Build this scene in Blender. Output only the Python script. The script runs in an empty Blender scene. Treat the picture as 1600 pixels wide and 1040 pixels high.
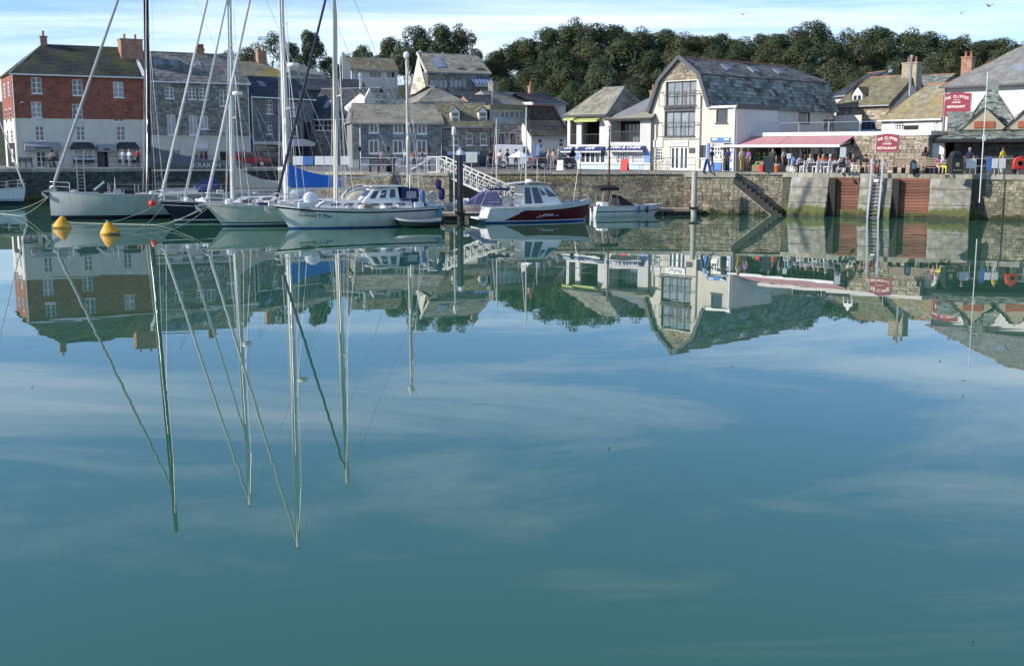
import bpy, bmesh, math, random
from mathutils import Vector, Matrix
R = math.radians
rnd = random.Random(7)
SC = bpy.context.scene
COL = SC.collection
# ---------------------------------------------------------------- camera
CH = 4.6; PITCH = R(9.15); FPX = 1770.0; QZ = 3.0
cam = bpy.data.cameras.new('camera'); camo = bpy.data.objects.new('camera', cam); COL.objects.link(camo)
cam.sensor_width = 36; cam.lens = FPX / 1600 * 36; cam.clip_end = 6000; cam.clip_start = .2
camo.location = (0, 0, CH); camo.rotation_euler = (R(90) - PITCH, 0, 0)
SC.camera = camo
# ---------------------------------------------------------------- sky and sun
SUN_AZ = R(-106); SUN_EL = R(27)          # azimuth from +Y towards +X: the sun stands left, slightly on the camera's side
S = Vector((math.sin(SUN_AZ) * math.cos(SUN_EL), math.cos(SUN_AZ) * math.cos(SUN_EL), math.sin(SUN_EL)))
W = bpy.data.worlds.new('World'); SC.world = W; W.use_nodes = True
wn = W.node_tree; wn.nodes.clear()
def nd(nt, t, **kw):
    n = nt.nodes.new(t)
    for k, v in kw.items():
        if k.startswith('i_'):
            k2 = k[2:]; n.inputs[int(k2) if k2.isdigit() else k2].default_value = v
        else: setattr(n, k, v)
    return n
def ln(nt, a, b): nt.links.new(a, b)
sky = nd(wn, 'ShaderNodeTexSky', sky_type='NISHITA', sun_disc=False, sun_elevation=SUN_EL, sun_rotation=SUN_AZ, altitude=0, air_density=1.0, dust_density=.05, ozone_density=4.0)
tc = nd(wn, 'ShaderNodeTexCoord'); sep = nd(wn, 'ShaderNodeSeparateXYZ'); ln(wn, tc.outputs['Generated'], sep.inputs[0])
def mth(nt, op, a, b=None, clamp=False):
    n = nd(nt, 'ShaderNodeMath', operation=op, use_clamp=clamp)
    for i, v in enumerate((a, b)):
        if v is None: continue
        if isinstance(v, (int, float)): n.inputs[i].default_value = v
        else: ln(nt, v, n.inputs[i])
    return n.outputs[0]
zz = mth(wn, 'MAXIMUM', sep.outputs[2], .0); den = mth(wn, 'ADD', zz, .09)
cx = mth(wn, 'DIVIDE', sep.outputs[0], den); cy = mth(wn, 'DIVIDE', sep.outputs[1], den)
cmb = nd(wn, 'ShaderNodeCombineXYZ'); ln(wn, cx, cmb.inputs[0]); ln(wn, cy, cmb.inputs[1])
mp = nd(wn, 'ShaderNodeMapping'); mp.inputs['Rotation'].default_value = (0, 0, R(-38)); mp.inputs['Scale'].default_value = (.36, 1.25, 1); ln(wn, cmb.outputs[0], mp.inputs[0])
n1 = nd(wn, 'ShaderNodeTexNoise', i_Scale=.9, i_Detail=12, i_Roughness=.64, i_Distortion=.9); ln(wn, mp.outputs[0], n1.inputs['Vector'])
n2 = nd(wn, 'ShaderNodeTexNoise', i_Scale=.33, i_Detail=3, i_Roughness=.5); ln(wn, cmb.outputs[0], n2.inputs['Vector'])
cm = mth(wn, 'ADD', mth(wn, 'MULTIPLY', n1.outputs[0], .75), mth(wn, 'MULTIPLY', n2.outputs[0], .45))
cm = mth(wn, 'ADD', cm, mth(wn, 'MULTIPLY', mth(wn, 'SUBTRACT', .27, zz, True), .55)); cr = nd(wn, 'ShaderNodeMapRange', i_1=.60, i_2=.88, i_3=.0, i_4=.9); ln(wn, cm, cr.inputs[0])
cmix = nd(wn, 'ShaderNodeMixRGB'); ln(wn, cr.outputs[0], cmix.inputs[0]); skt = nd(wn, 'ShaderNodeMixRGB', blend_type='MULTIPLY'); skt.inputs[0].default_value = 1; skt.inputs[2].default_value = (.88, .97, 1.17, 1); ln(wn, sky.outputs[0], skt.inputs[1]); ln(wn, skt.outputs[0], cmix.inputs[1]); cmix.inputs[2].default_value = (7.6, 8.4, 9.3, 1)
bg = nd(wn, 'ShaderNodeBackground'); bg.inputs['Strength'].default_value = .135; ln(wn, cmix.outputs[0], bg.inputs[0])
wo = nd(wn, 'ShaderNodeOutputWorld'); ln(wn, bg.outputs[0], wo.inputs[0])
sl = bpy.data.lights.new('sun', 'SUN'); sl.energy = 4.8; sl.angle = R(.53); sl.color = (1, .93, .82)
so = bpy.data.objects.new('sun', sl); COL.objects.link(so); so.rotation_euler = (-S).to_track_quat('-Z', 'Y').to_euler(); so.location = (-60, 0, 60)
SC.view_settings.view_transform = 'Standard'; SC.view_settings.look = 'None'; SC.view_settings.exposure = .3; SC.view_settings.gamma = 1
try: SC.cycles.use_adaptive_sampling = True; SC.cycles.adaptive_threshold = .015; SC.cycles.use_denoising = True; SC.cycles.max_bounces = 6; SC.cycles.caustics_reflective = False; SC.cycles.caustics_refractive = False; SC.cycles.transparent_max_bounces = 6
except Exception: pass
# ---------------------------------------------------------------- helpers
CP, SP = math.cos(PITCH), math.sin(PITCH)
def at(x, y, Y):                       # photo pixel + distance -> point
    l = Y / (FPX * CP + (520 - y) * SP)
    return Vector((l * (x - 800), Y, CH + l * ((520 - y) * CP - FPX * SP)))
def onz(x, y, z):                      # photo pixel on a level plane
    l = (z - CH) / ((520 - y) * CP - FPX * SP)
    return Vector((l * (x - 800), l * (FPX * CP + (520 - y) * SP), z))
def xz(x, Y): return Vector(((x - 800) * Y / (FPX * CP + 260 * SP), Y))      # plan position of a photo column at quay level
def hz(y, Y): return at(800, y, Y).z
def tag(o, label=None, cat=None, group=None, kind=None):
    for k, v in (('label', label), ('category', cat), ('group', group), ('kind', kind)):
        if v: o[k] = v
    return o
def empty(name, loc=(0, 0, 0), rz=0, label=None, cat=None, group=None):
    o = bpy.data.objects.new(name, None); COL.objects.link(o); o.location = loc; o.rotation_euler = (0, 0, rz); o.empty_display_size = .3
    return tag(o, label, cat, group)
def copy_tree(o, parent=None):
    c = o.copy(); COL.objects.link(c); c.parent = parent
    for ch in list(o.children): copy_tree(ch, c)
    return c
MATS = {}
def mat(name, col, rough=.75, var=.2, sc=1.5, bump=0, bsc=30, isl=0, metal=0, spec=.4, c2=None, c2s=.6, c2t=.55, c2w=.12, stretch=None, brick=None, algae=None, streak=0, emit=None, trans=0, coat=0, objr=0):
    if name in MATS: return MATS[name]
    m = bpy.data.materials.new(name); m.use_nodes = True; nt = m.node_tree; b = nt.nodes['Principled BSDF']
    b.inputs['Roughness'].default_value = rough; b.inputs['Metallic'].default_value = metal; b.inputs['Specular IOR Level'].default_value = spec
    if coat: b.inputs['Coat Weight'].default_value = coat
    t = nd(nt, 'ShaderNodeTexCoord'); v = t.outputs['Object']
    if stretch: mp = nd(nt, 'ShaderNodeMapping'); mp.inputs['Scale'].default_value = stretch; ln(nt, v, mp.inputs[0]); vs = mp.outputs[0]
    else: vs = v
    n = nd(nt, 'ShaderNodeTexNoise', i_Scale=sc, i_Detail=5, i_Roughness=.6); ln(nt, vs, n.inputs['Vector'])
    lo = [c * (1 - var) for c in col] + [1]; hi = [min(1, c * (1 + var)) for c in col] + [1]
    mr = nd(nt, 'ShaderNodeMapRange', i_1=.3, i_2=.7); ln(nt, n.outputs[0], mr.inputs[0])
    mx = nd(nt, 'ShaderNodeMixRGB'); mx.inputs[1].default_value = lo; mx.inputs[2].default_value = hi; ln(nt, mr.outputs[0], mx.inputs[0]); out = mx.outputs[0]
    def mul(o, fac, f=1.0):
        q = nd(nt, 'ShaderNodeMixRGB', blend_type='MULTIPLY'); q.inputs[0].default_value = f; ln(nt, o, q.inputs[1]); ln(nt, fac, q.inputs[2]); return q.outputs[0]
    if brick:
        s2 = nd(nt, 'ShaderNodeSeparateXYZ'); ln(nt, v, s2.inputs[0]); c3 = nd(nt, 'ShaderNodeCombineXYZ')
        ln(nt, mth(nt, 'ADD', s2.outputs[0], s2.outputs[1]), c3.inputs[0]); ln(nt, s2.outputs[2], c3.inputs[1])
        bk = nd(nt, 'ShaderNodeTexBrick', i_Scale=1.0); ln(nt, c3.outputs[0], bk.inputs['Vector'])
        bk.inputs['Brick Width'].default_value, bk.inputs['Row Height'].default_value = brick; bk.inputs['Mortar Size'].default_value = .012
        bk.inputs['Color1'].default_value = (1.25, 1.2, 1.15, 1); bk.inputs['Color2'].default_value = (.62, .62, .65, 1); bk.inputs['Mortar'].default_value = (1.1, 1.3, 1.35, 1)
        out = mul(out, bk.outputs[0], .8)
    if isl:
        g = nd(nt, 'ShaderNodeNewGeometry'); r2 = nd(nt, 'ShaderNodeMapRange', i_3=1 - isl, i_4=1 + isl); ln(nt, g.outputs['Random Per Island'], r2.inputs[0])
        out = mul(out, r2.outputs[0])
    if objr:
        oi = nd(nt, 'ShaderNodeObjectInfo'); r7 = nd(nt, 'ShaderNodeMapRange', i_3=1 - objr, i_4=1 + objr); ln(nt, oi.outputs['Random'], r7.inputs[0]); out = mul(out, r7.outputs[0])
    if c2:
        n3 = nd(nt, 'ShaderNodeTexNoise', i_Scale=c2s, i_Detail=7, i_Roughness=.65); ln(nt, v, n3.inputs['Vector'])
        r3 = nd(nt, 'ShaderNodeMapRange', i_1=c2t - c2w, i_2=c2t + c2w); ln(nt, n3.outputs[0], r3.inputs[0])
        q = nd(nt, 'ShaderNodeMixRGB'); ln(nt, r3.outputs[0], q.inputs[0]); ln(nt, out, q.inputs[1]); q.inputs[2].default_value = list(c2) + [1]; out = q.outputs[0]
    if streak:
        mp2 = nd(nt, 'ShaderNodeMapping'); mp2.inputs['Scale'].default_value = (1.3, 1.3, .3); ln(nt, v, mp2.inputs[0])
        n4 = nd(nt, 'ShaderNodeTexNoise', i_Scale=1.1, i_Detail=6, i_Roughness=.7); ln(nt, mp2.outputs[0], n4.inputs['Vector'])
        r4 = nd(nt, 'ShaderNodeMapRange', i_1=.42, i_2=.75, i_3=1, i_4=1 - streak); ln(nt, n4.outputs[0], r4.inputs[0]); out = mul(out, r4.outputs[0])
    if algae:                       # weed and wet stain in the tidal band, by height above the water
        g = nd(nt, 'ShaderNodeNewGeometry'); s3 = nd(nt, 'ShaderNodeSeparateXYZ'); ln(nt, g.outputs['Position'], s3.inputs[0])
        n5 = nd(nt, 'ShaderNodeTexNoise', i_Scale=2.2, i_Detail=5); ln(nt, g.outputs['Position'], n5.inputs['Vector'])
        zz = mth(nt, 'ADD', s3.outputs[2], mth(nt, 'MULTIPLY', mth(nt, 'SUBTRACT', n5.outputs[0], .5), -1.3))
        r5 = nd(nt, 'ShaderNodeMapRange', i_1=algae, i_2=algae * .55); ln(nt, zz, r5.inputs[0])
        q = nd(nt, 'ShaderNodeMixRGB'); ln(nt, r5.outputs[0], q.inputs[0]); ln(nt, out, q.inputs[1]); q.inputs[2].default_value = (.10, .115, .035, 1)
        r6 = nd(nt, 'ShaderNodeMapRange', i_1=.32, i_2=.12); ln(nt, zz, r6.inputs[0])
        q2 = nd(nt, 'ShaderNodeMixRGB'); ln(nt, r6.outputs[0], q2.inputs[0]); ln(nt, q.outputs[0], q2.inputs[1]); q2.inputs[2].default_value = (.045, .05, .03, 1); out = q2.outputs[0]
    ln(nt, out, b.inputs['Base Color'])
    if bump:
        nb = nd(nt, 'ShaderNodeTexNoise', i_Scale=bsc, i_Detail=4); ln(nt, v, nb.inputs['Vector'])
        bp = nd(nt, 'ShaderNodeBump', i_Strength=bump, i_Distance=.03); ln(nt, nb.outputs[0], bp.inputs['Height']); ln(nt, bp.outputs[0], b.inputs['Normal'])
    if emit: b.inputs['Emission Color'].default_value = list(emit[:3]) + [1]; b.inputs['Emission Strength'].default_value = emit[3]
    if trans:
        tr = nd(nt, 'ShaderNodeBsdfTranslucent'); ln(nt, out, tr.inputs[0]); ms = nd(nt, 'ShaderNodeMixShader'); ms.inputs[0].default_value = trans
        ln(nt, b.outputs[0], ms.inputs[1]); ln(nt, tr.outputs[0], ms.inputs[2]); ln(nt, ms.outputs[0], nt.nodes['Material Output'].inputs[0])
    MATS[name] = m; return m
def V(*a): return Vector(a)
class MB:
    def __init__(s): s.v = []; s.f = []; s.mi = []; s.m = 0
    def face(s, *pts):
        i = len(s.v); s.v.extend(Vector(p) for p in pts); s.f.append(tuple(range(i, i + len(pts)))); s.mi.append(s.m)
    def solid(s, vs, fs):
        i = len(s.v); s.v.extend(Vector(p) for p in vs)
        for f in fs: s.f.append(tuple(i + k for k in f)); s.mi.append(s.m)
    def box(s, x0, x1, y0, y1, z0, z1):
        s.solid([(x0, y0, z0), (x1, y0, z0), (x1, y1, z0), (x0, y1, z0), (x0, y0, z1), (x1, y0, z1), (x1, y1, z1), (x0, y1, z1)],
                [(0, 3, 2, 1), (4, 5, 6, 7), (0, 1, 5, 4), (1, 2, 6, 5), (2, 3, 7, 6), (3, 0, 4, 7)]); return s
    def bar(s, a, b, w, h=None, up=(0, 0, 1)):      # box beam between two points
        a, b = Vector(a), Vector(b); h = h or w; d = (b - a).normalized(); u = Vector(up)
        if abs(d.dot(u)) > .98: u = Vector((0, 1, 0))
        r = d.cross(u).normalized() * (w / 2); q = r.cross(d).normalized() * (h / 2)
        s.solid([a - r - q, a + r - q, a + r + q, a - r + q, b - r - q, b + r - q, b + r + q, b - r + q], [(0, 1, 2, 3), (7, 6, 5, 4), (0, 4, 5, 1), (1, 5, 6, 2), (2, 6, 7, 3), (3, 7, 4, 0)]); return s
    def tube(s, pts, r, n=6, r2=None):
        pts = [Vector(p) for p in pts]; i0 = len(s.v); k = len(pts); r2 = r if r2 is None else r2
        for j, p in enumerate(pts):
            d = (pts[min(j + 1, k - 1)] - pts[max(j - 1, 0)]).normalized(); u = Vector((0, 0, 1)) if abs(d.z) < .9 else Vector((1, 0, 0))
            a = d.cross(u).normalized(); b = d.cross(a); rr = r + (r2 - r) * j / max(1, k - 1)
            for q in range(n): t = 2 * math.pi * q / n; s.v.append(p + a * (rr * math.cos(t)) + b * (rr * math.sin(t)))
        for j in range(k - 1):
            for q in range(n): s.f.append((i0 + j * n + q, i0 + j * n + (q + 1) % n, i0 + (j + 1) * n + (q + 1) % n, i0 + (j + 1) * n + q)); s.mi.append(s.m)
        s.f.append(tuple(i0 + q for q in reversed(range(n)))); s.f.append(tuple(i0 + (k - 1) * n + q for q in range(n))); s.mi += [s.m, s.m]; return s
    def lathe(s, prof, c=(0, 0, 0), n=12, axis='z', sx=1, sy=1):
        c = Vector(c); i0 = len(s.v)
        for r, z in prof:
            for q in range(n):
                t = 2 * math.pi * q / n; p = (r * math.cos(t) * sx, r * math.sin(t) * sy, z)
                s.v.append(c + Vector(p if axis == 'z' else (p[2], p[0], p[1]) if axis == 'x' else (p[0], p[2], p[1])))
        for j in range(len(prof) - 1):
            for q in range(n): s.f.append((i0 + j * n + q, i0 + j * n + (q + 1) % n, i0 + (j + 1) * n + (q + 1) % n, i0 + (j + 1) * n + q)); s.mi.append(s.m)
        if prof[0][0] > 1e-4: s.f.append(tuple(i0 + q for q in reversed(range(n)))); s.mi.append(s.m)
        if prof[-1][0] > 1e-4: s.f.append(tuple(i0 + (len(prof) - 1) * n + q for q in range(n))); s.mi.append(s.m)
        return s
    def prism(s, poly, d, ax='y', o=0):              # polygon in (x,z) swept along y by d (or (y,z) swept along x; (x,y) along z)
        def P(p, q): return (p[0], q, p[1]) if ax == 'y' else (q, p[0], p[1]) if ax == 'x' else (p[0], p[1], q)
        n = len(poly); vs = [P(p, o) for p in poly] + [P(p, o + d) for p in poly]
        s.solid(vs, [tuple(range(n)), tuple(reversed(range(n, 2 * n)))] + [(i, i + n, (i + 1) % n + n, (i + 1) % n) for i in range(n)]); return s
    def grid(s, rows, close=False):                  # loft of point rows
        i0 = len(s.v); n = len(rows[0])
        for r in rows: s.v.extend(Vector(p) for p in r)
        for j in range(len(rows) - 1):
            for q in range(n if close else n - 1): s.f.append((i0 + j * n + q, i0 + j * n + (q + 1) % n, i0 + (j + 1) * n + (q + 1) % n, i0 + (j + 1) * n + q)); s.mi.append(s.m)
        return s
    def build(s, name, m, parent=None, smooth=False, bevel=0, fix=True, **tg):
        me = bpy.data.meshes.new(name); me.from_pydata([tuple(v) for v in s.v], [], s.f)
        for mm in (m if isinstance(m, (list, tuple)) else [m]): me.materials.append(mm)
        if s.m or any(s.mi): me.polygons.foreach_set('material_index', s.mi)
        if fix:
            bm = bmesh.new(); bm.from_mesh(me)
            if smooth: bmesh.ops.remove_doubles(bm, verts=bm.verts, dist=1e-4)
            bmesh.ops.recalc_face_normals(bm, faces=bm.faces); bm.to_mesh(me); bm.free()
        if smooth:
            me.polygons.foreach_set('use_smooth', [True] * len(me.polygons))
            try: me.set_sharp_from_angle(angle=R(38))
            except Exception: pass
        o = bpy.data.objects.new(name, me); COL.objects.link(o); o.parent = parent
        if bevel: md = o.modifiers.new('edge', 'BEVEL'); md.width = bevel; md.segments = 2; md.limit_method = 'ANGLE'
        tag(o, tg.get('label'), tg.get('cat'), tg.get('group'), tg.get('kind')); return o
def lerp(a, b, t): return Vector(a) * (1 - t) + Vector(b) * t
def slates(mb, e0, e1, r1, r0, row=.26, wid=.34, th=.03, rs=None, jit=.012):   # rows of overlapping slates from an eave e0-e1 to a ridge r0-r1
    rs = rs or rnd; e0, e1, r0, r1 = map(Vector, (e0, e1, r0, r1))
    nrm = (e1 - e0).cross(r0 - e0 if (r0 - e0).length > .01 else r1 - e0).normalized()
    if nrm.z < 0 or (abs(nrm.z) < .05 and nrm.y > 0): nrm = -nrm
    n = max(1, round(((r0 + r1 - e0 - e1) / 2).length / row))
    for i in range(n):
        t0, t1 = i / n, min(1, (i + 1.12) / n); a0, b0, a1, b1 = lerp(e0, r0, t0), lerp(e1, r1, t0), lerp(e0, r0, t1), lerp(e1, r1, t1)
        L = (b0 - a0).length; cuts = [0.]; off = (i % 2) * .5; x = wid * (off or 1) * rs.uniform(.8, 1.1)
        while x < L - wid * .35: cuts.append(x / L); x += wid * rs.uniform(.75, 1.3)
        cuts.append(1.)
        for c0, c1 in zip(cuts, cuts[1:]):
            pm_ = lerp(a0, b0, (c0 + c1) / 2); sag = .035 * (1 + math.sin(pm_.x * .9 + pm_.y * 1.3 + pm_.z * .7) * math.cos(pm_.x * .37 - pm_.y * .5)) * (1 if nrm.z > .2 else .2); g = .006 / max(L, .1); l0 = th * rs.uniform(.8, 1.35) + sag; dz = rs.uniform(-jit, jit)
            p0 = lerp(a0, b0, c0 + g) + nrm * l0; p1 = lerp(a0, b0, c1 - g) + nrm * (l0 + dz); p2 = lerp(a1, b1, c1 - g) + nrm * (.004 + sag); p3 = lerp(a1, b1, c0 + g) + nrm * (.004 + sag)
            q0 = lerp(a0, b0, c0 + g) - nrm * .01; q1 = lerp(a0, b0, c1 - g) - nrm * .01
            mb.solid([p0, p1, p2, p3, q0, q1], [(0, 1, 2, 3), (4, 5, 1, 0)])
def rubble(mb, p0, p1, p2, p3, h=.24, w=.42, proud=.05, rs=None, hj=.5, wj=.65, corner=.02):  # courses of uneven stones on a wall p0-p1 (foot) p3-p2 (top)
    rs = rs or rnd; p0, p1, p2, p3 = map(Vector, (p0, p1, p2, p3)); nrm = (p1 - p0).cross(p3 - p0).normalized()
    H = ((p3 - p0).length + (p2 - p1).length) / 2; ts = [0.]; z = 0
    while z < H - h * .4: z += h * rs.uniform(1 - hj, 1 + hj); ts.append(min(1, z / H))
    ts[-1] = 1.
    for i in range(len(ts) - 1):
        a0, b0, a1, b1 = lerp(p0, p3, ts[i]), lerp(p1, p2, ts[i]), lerp(p0, p3, ts[i + 1]), lerp(p1, p2, ts[i + 1]); L = (b0 - a0).length; x = 0; cuts = [0.]
        while x < L - w * .4: x += w * rs.uniform(1 - wj, 1 + wj); cuts.append(min(1, x / L))
        cuts[-1] = 1.
        for c0, c1 in zip(cuts, cuts[1:]):
            if (c1 - c0) * L < .04: continue
            k = [lerp(a0, b0, c0), lerp(a0, b0, c1), lerp(a1, b1, c1), lerp(a1, b1, c0)]; c = sum(k, Vector()) / 4; d = proud * rs.uniform(.35, 1.1)
            o = [q + (c - q) * .03 for q in k]; f = [q + (c - q) * rs.uniform(.08, .2) + nrm * d * rs.uniform(.7, 1.1) for q in k]
            mb.solid(o + f, [(4, 5, 6, 7), (0, 1, 5, 4), (1, 2, 6, 5), (2, 3, 7, 6), (3, 0, 4, 7)])
def clip(poly, a, b):               # keep the part of a 2-D polygon left of a->b
    out = []; n = len(poly)
    def s(p): return (b[0] - a[0]) * (p[1] - a[1]) - (b[1] - a[1]) * (p[0] - a[0])
    for i in range(n):
        p, q = poly[i], poly[(i + 1) % n]; sp, sq = s(p), s(q)
        if sp >= -1e-9: out.append(p)
        if (sp > 1e-9 and sq < -1e-9) or (sp < -1e-9 and sq > 1e-9): t = sp / (sp - sq); out.append((p[0] + (q[0] - p[0]) * t, p[1] + (q[1] - p[1]) * t))
    return out
def text(s, name, size, m, parent, loc, rot, ext=.006, align='CENTER', sx=1, bold=0):
    c = bpy.data.curves.new(name, 'FONT'); c.body = s; c.size = size; c.align_x = align; c.align_y = 'CENTER'; c.extrude = ext; c.offset = bold; c.resolution_u = 3
    c.materials.append(m); o = bpy.data.objects.new(name, c); COL.objects.link(o); o.parent = parent; o.location = loc; o.rotation_euler = rot; 
    dg = bpy.context.evaluated_depsgraph_get(); me = bpy.data.meshes.new_from_object(o.evaluated_get(dg)); bpy.data.objects.remove(o)
    o = bpy.data.objects.new(name, me); COL.objects.link(o); o.parent = parent; o.location = loc; o.rotation_euler = rot; o.scale = (sx, 1, 1)
    if len(s) > 1: o['kind'] = 'stuff'
    return o
# ---------------------------------------------------------------- materials
M = {}
M['glass'] = mat('window_glass', (.035, .045, .06), .06, .3, .6, spec=.8)
M['glassl'] = mat('pale_curtained_glass', (.22, .25, .28), .12, .35, 1.2, spec=.8)
M['white'] = mat('white_joinery', (.78, .78, .77), .5, .05)
M['cream'] = mat('cream_render', (.62, .58, .485), .85, .07, .7, bump=.15, streak=.15)
M['offwhite'] = mat('white_render', (.62, .61, .58), .85, .06, .6, bump=.15, streak=.15)
M['limewash'] = mat('limewashed_render', (.68, .65, .55), .85, .08, .7, bump=.2, streak=.15)
M['brick'] = mat('red_brick', (.28, .10, .066), .85, .28, 1.2, bump=.3, bsc=14, brick=(.46, .15))
M['brickl'] = mat('orange_brick', (.35, .19, .13), .85, .25, 1.6, bump=.3, bsc=14, brick=(.3, .11))
M['rubble'] = mat('rubble_stone', (.22, .20, .165), .9, .35, 3, bump=.4, bsc=18, isl=.5)
M['rubblew'] = mat('warm_rubble_stone', (.33, .28, .21), .9, .3, 3, bump=.4, bsc=18, isl=.45)
M['rubbleg'] = mat('grey_slate_stone', (.245, .235, .21), .9, .3, 3, bump=.4, bsc=18, isl=.45)
M['mortar'] = mat('mortar', (.26, .245, .21), .95, .25, 4, bump=.3)
M['mortard'] = mat('dark_mortar', (.12, .12, .11), .95, .25, 4, bump=.3)
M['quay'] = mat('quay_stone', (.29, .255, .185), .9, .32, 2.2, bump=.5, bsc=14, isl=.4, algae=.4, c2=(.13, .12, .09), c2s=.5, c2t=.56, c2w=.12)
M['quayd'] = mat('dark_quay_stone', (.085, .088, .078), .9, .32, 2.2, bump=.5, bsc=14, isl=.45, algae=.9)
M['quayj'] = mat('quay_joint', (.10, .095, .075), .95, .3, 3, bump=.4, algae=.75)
M['coping'] = mat('coping_stone', (.34, .32, .26), .85, .25, 1.6, bump=.4, objr=.22)
M['concrete'] = mat('weathered_concrete', (.255, .24, .195), .9, .42, 1.6, bump=.35, bsc=12, algae=.9, c2=(.45, .46, .43), c2s=1.1, c2t=.6, c2w=.1, streak=.3)
M['plank'] = mat('wet_timber_plank', (.20, .09, .058), .85, .4, 2.5, objr=.3, bump=.4, bsc=20, algae=.6, stretch=(.35, 3, 3))
M['slate'] = mat('slate_roof', (.18, .18, .165), .7, .22, 1.6, bump=.2, isl=.4)
M['slateg'] = mat('green_grey_slate_roof', (.19, .215, .19), .75, .25, 1.2, bump=.25, isl=.7, c2=(.26, .27, .22), c2s=.5, c2t=.6)
M['slatel'] = mat('weathered_lichen_slate', (.25, .235, .19), .8, .2, 1.2, bump=.25, isl=.3, c2=(.34, .33, .25), c2s=.6, c2t=.55)
M['slatem'] = mat('mossy_slate', (.20, .19, .13), .85, .25, 1.4, bump=.35, isl=.3, c2=(.165, .155, .075), c2s=.5, c2t=.55)
M['slateo'] = mat('ochre_lichen_slate', (.27, .25, .18), .85, .25, 1.2, bump=.35, isl=.25, c2=(.34, .26, .09), c2s=.4, c2t=.52)
M['slateb'] = mat('blue_black_slate', (.06, .065, .075), .6, .2, 1.6, bump=.2, isl=.3)
M['slated'] = mat('dark_slate_with_moss', (.05, .055, .055), .75, .2, 1.6, bump=.25, isl=.3, c2=(.10, .11, .035), c2s=.35, c2t=.56)
M['hung'] = mat('slate_hung_wall', (.215, .225, .22), .75, .18, 1.2, bump=.15, isl=.3)
M['hungd'] = mat('dark_slate_hung_wall', (.165, .172, .178), .7, .18, 1.2, bump=.15, isl=.3)
M['lead'] = mat('lead_flashing', (.2, .21, .22), .6, .15)
M['ridge'] = mat('terracotta_ridge', (.33, .14, .085), .8, .2)
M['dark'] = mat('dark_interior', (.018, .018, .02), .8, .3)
M['black'] = mat('black_paint', (.02, .02, .022), .5, .1)
M['grey'] = mat('grey_painted_metal', (.30, .31, .32), .5, .1)
M['dgrey'] = mat('charcoal_frame', (.07, .075, .085), .5, .1)
M['steel'] = mat('galvanised_steel', (.46, .47, .47), .38, .12, metal=.6)
M['alu'] = mat('aluminium_spar', (.62, .61, .57), .45, .1, metal=.25)
M['rust'] = mat('rusty_iron', (.16, .085, .05), .85, .35, 4)
M['asphalt'] = mat('quay_paving', (.17, .165, .155), .9, .2, .8, bump=.3)
M['awning'] = mat('faded_red_awning', (.48, .24, .25), .8, .08)
M['navyaw'] = mat('navy_awning', (.022, .04, .13), .75, .1)
M['lime'] = mat('lime_awning', (.40, .46, .16), .75, .08)
M['sky_blue'] = mat('pale_blue_paint', (.45, .62, .78), .6, .08)
M['blue'] = mat('blue_paint', (.08, .2, .48), .6, .1)
M['maroon_sign'] = mat('maroon_signboard', (.22, .018, .05), .55, .08)
M['gold'] = mat('cream_lettering', (.78, .7, .6), .6, .03)
M['wood'] = mat('weathered_wood', (.24, .19, .14), .85, .3, 2, bump=.3, stretch=(.4, 3, 3))
M['woodp'] = mat('pale_decking', (.44, .37, .28), .85, .2, 2, bump=.2)
M['red'] = mat('red_plastic', (.6, .04, .03), .45, .06)
M['yellow'] = mat('yellow_buoy', (.66, .33, .02), .5, .18, 3)
M['rope'] = mat('mooring_rope', (.62, .6, .52), .9, .1)
M['hull_w'] = mat('white_gelcoat', (.74, .75, .73), .22, .03, .5, spec=.5, coat=.3)
M['plastic'] = mat('white_plastic', (.78, .78, .78), .45, .04)
# ---------------------------------------------------------------- water, quay, ground
def water():
    m = bpy.data.materials.new('harbour_water'); m.use_nodes = True; nt = m.node_tree; b = nt.nodes['Principled BSDF']
    b.inputs['Base Color'].default_value = (.034, .116, .070, 1); b.inputs['Roughness'].default_value = .0; b.inputs['IOR'].default_value = 1.62
    g = nd(nt, 'ShaderNodeNewGeometry'); mp = nd(nt, 'ShaderNodeMapping'); mp.inputs['Scale'].default_value = (.55, 1, 1); mp.inputs['Rotation'].default_value = (0, 0, R(9)); ln(nt, g.outputs['Position'], mp.inputs[0])
    n = nd(nt, 'ShaderNodeTexNoise', i_Scale=.55, i_Detail=2.0, i_Roughness=.45, i_Distortion=.4); ln(nt, mp.outputs[0], n.inputs['Vector'])
    n2 = nd(nt, 'ShaderNodeTexNoise', i_Scale=.09, i_Detail=2); ln(nt, g.outputs['Position'], n2.inputs['Vector'])
    r = nd(nt, 'ShaderNodeMapRange', i_1=.35, i_2=.68, i_3=.25, i_4=1.0); ln(nt, n2.outputs[0], r.inputs[0])
    bp = nd(nt, 'ShaderNodeBump', i_Strength=.02, i_Distance=.2); ln(nt, mth(nt, 'MULTIPLY', n.outputs[0], r.outputs[0]), bp.inputs['Height']); ln(nt, bp.outputs[0], b.inputs['Normal'])
    mb = MB(); mb.face((-400, -60, 0), (400, -60, 0), (400, 140, 0), (-400, 140, 0)); mb.build('water', m, kind='structure')
water()
EDGE = [(-120, 135), (-60, 97), (-46, 101), (-31, 105.5), (-22, 108), (-15, 86), (-4.5, 82), (-3.6, 85.2), (12.9, 84.6), (19.6, 82.6), (23.4, 80.2), (28, 77.9), (31.6, 76.2), (36, 74), (60, 66), (120, 50)]
EDGE = [Vector(e) for e in EDGE]
mb = MB(); pts = [(e.x, e.y, QZ) for e in EDGE] + [(120, 150, QZ), (-120, 150, QZ)]; mb.face(*pts)
mb.build('quay_ground', M['asphalt'], fix=False, kind='structure')
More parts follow.
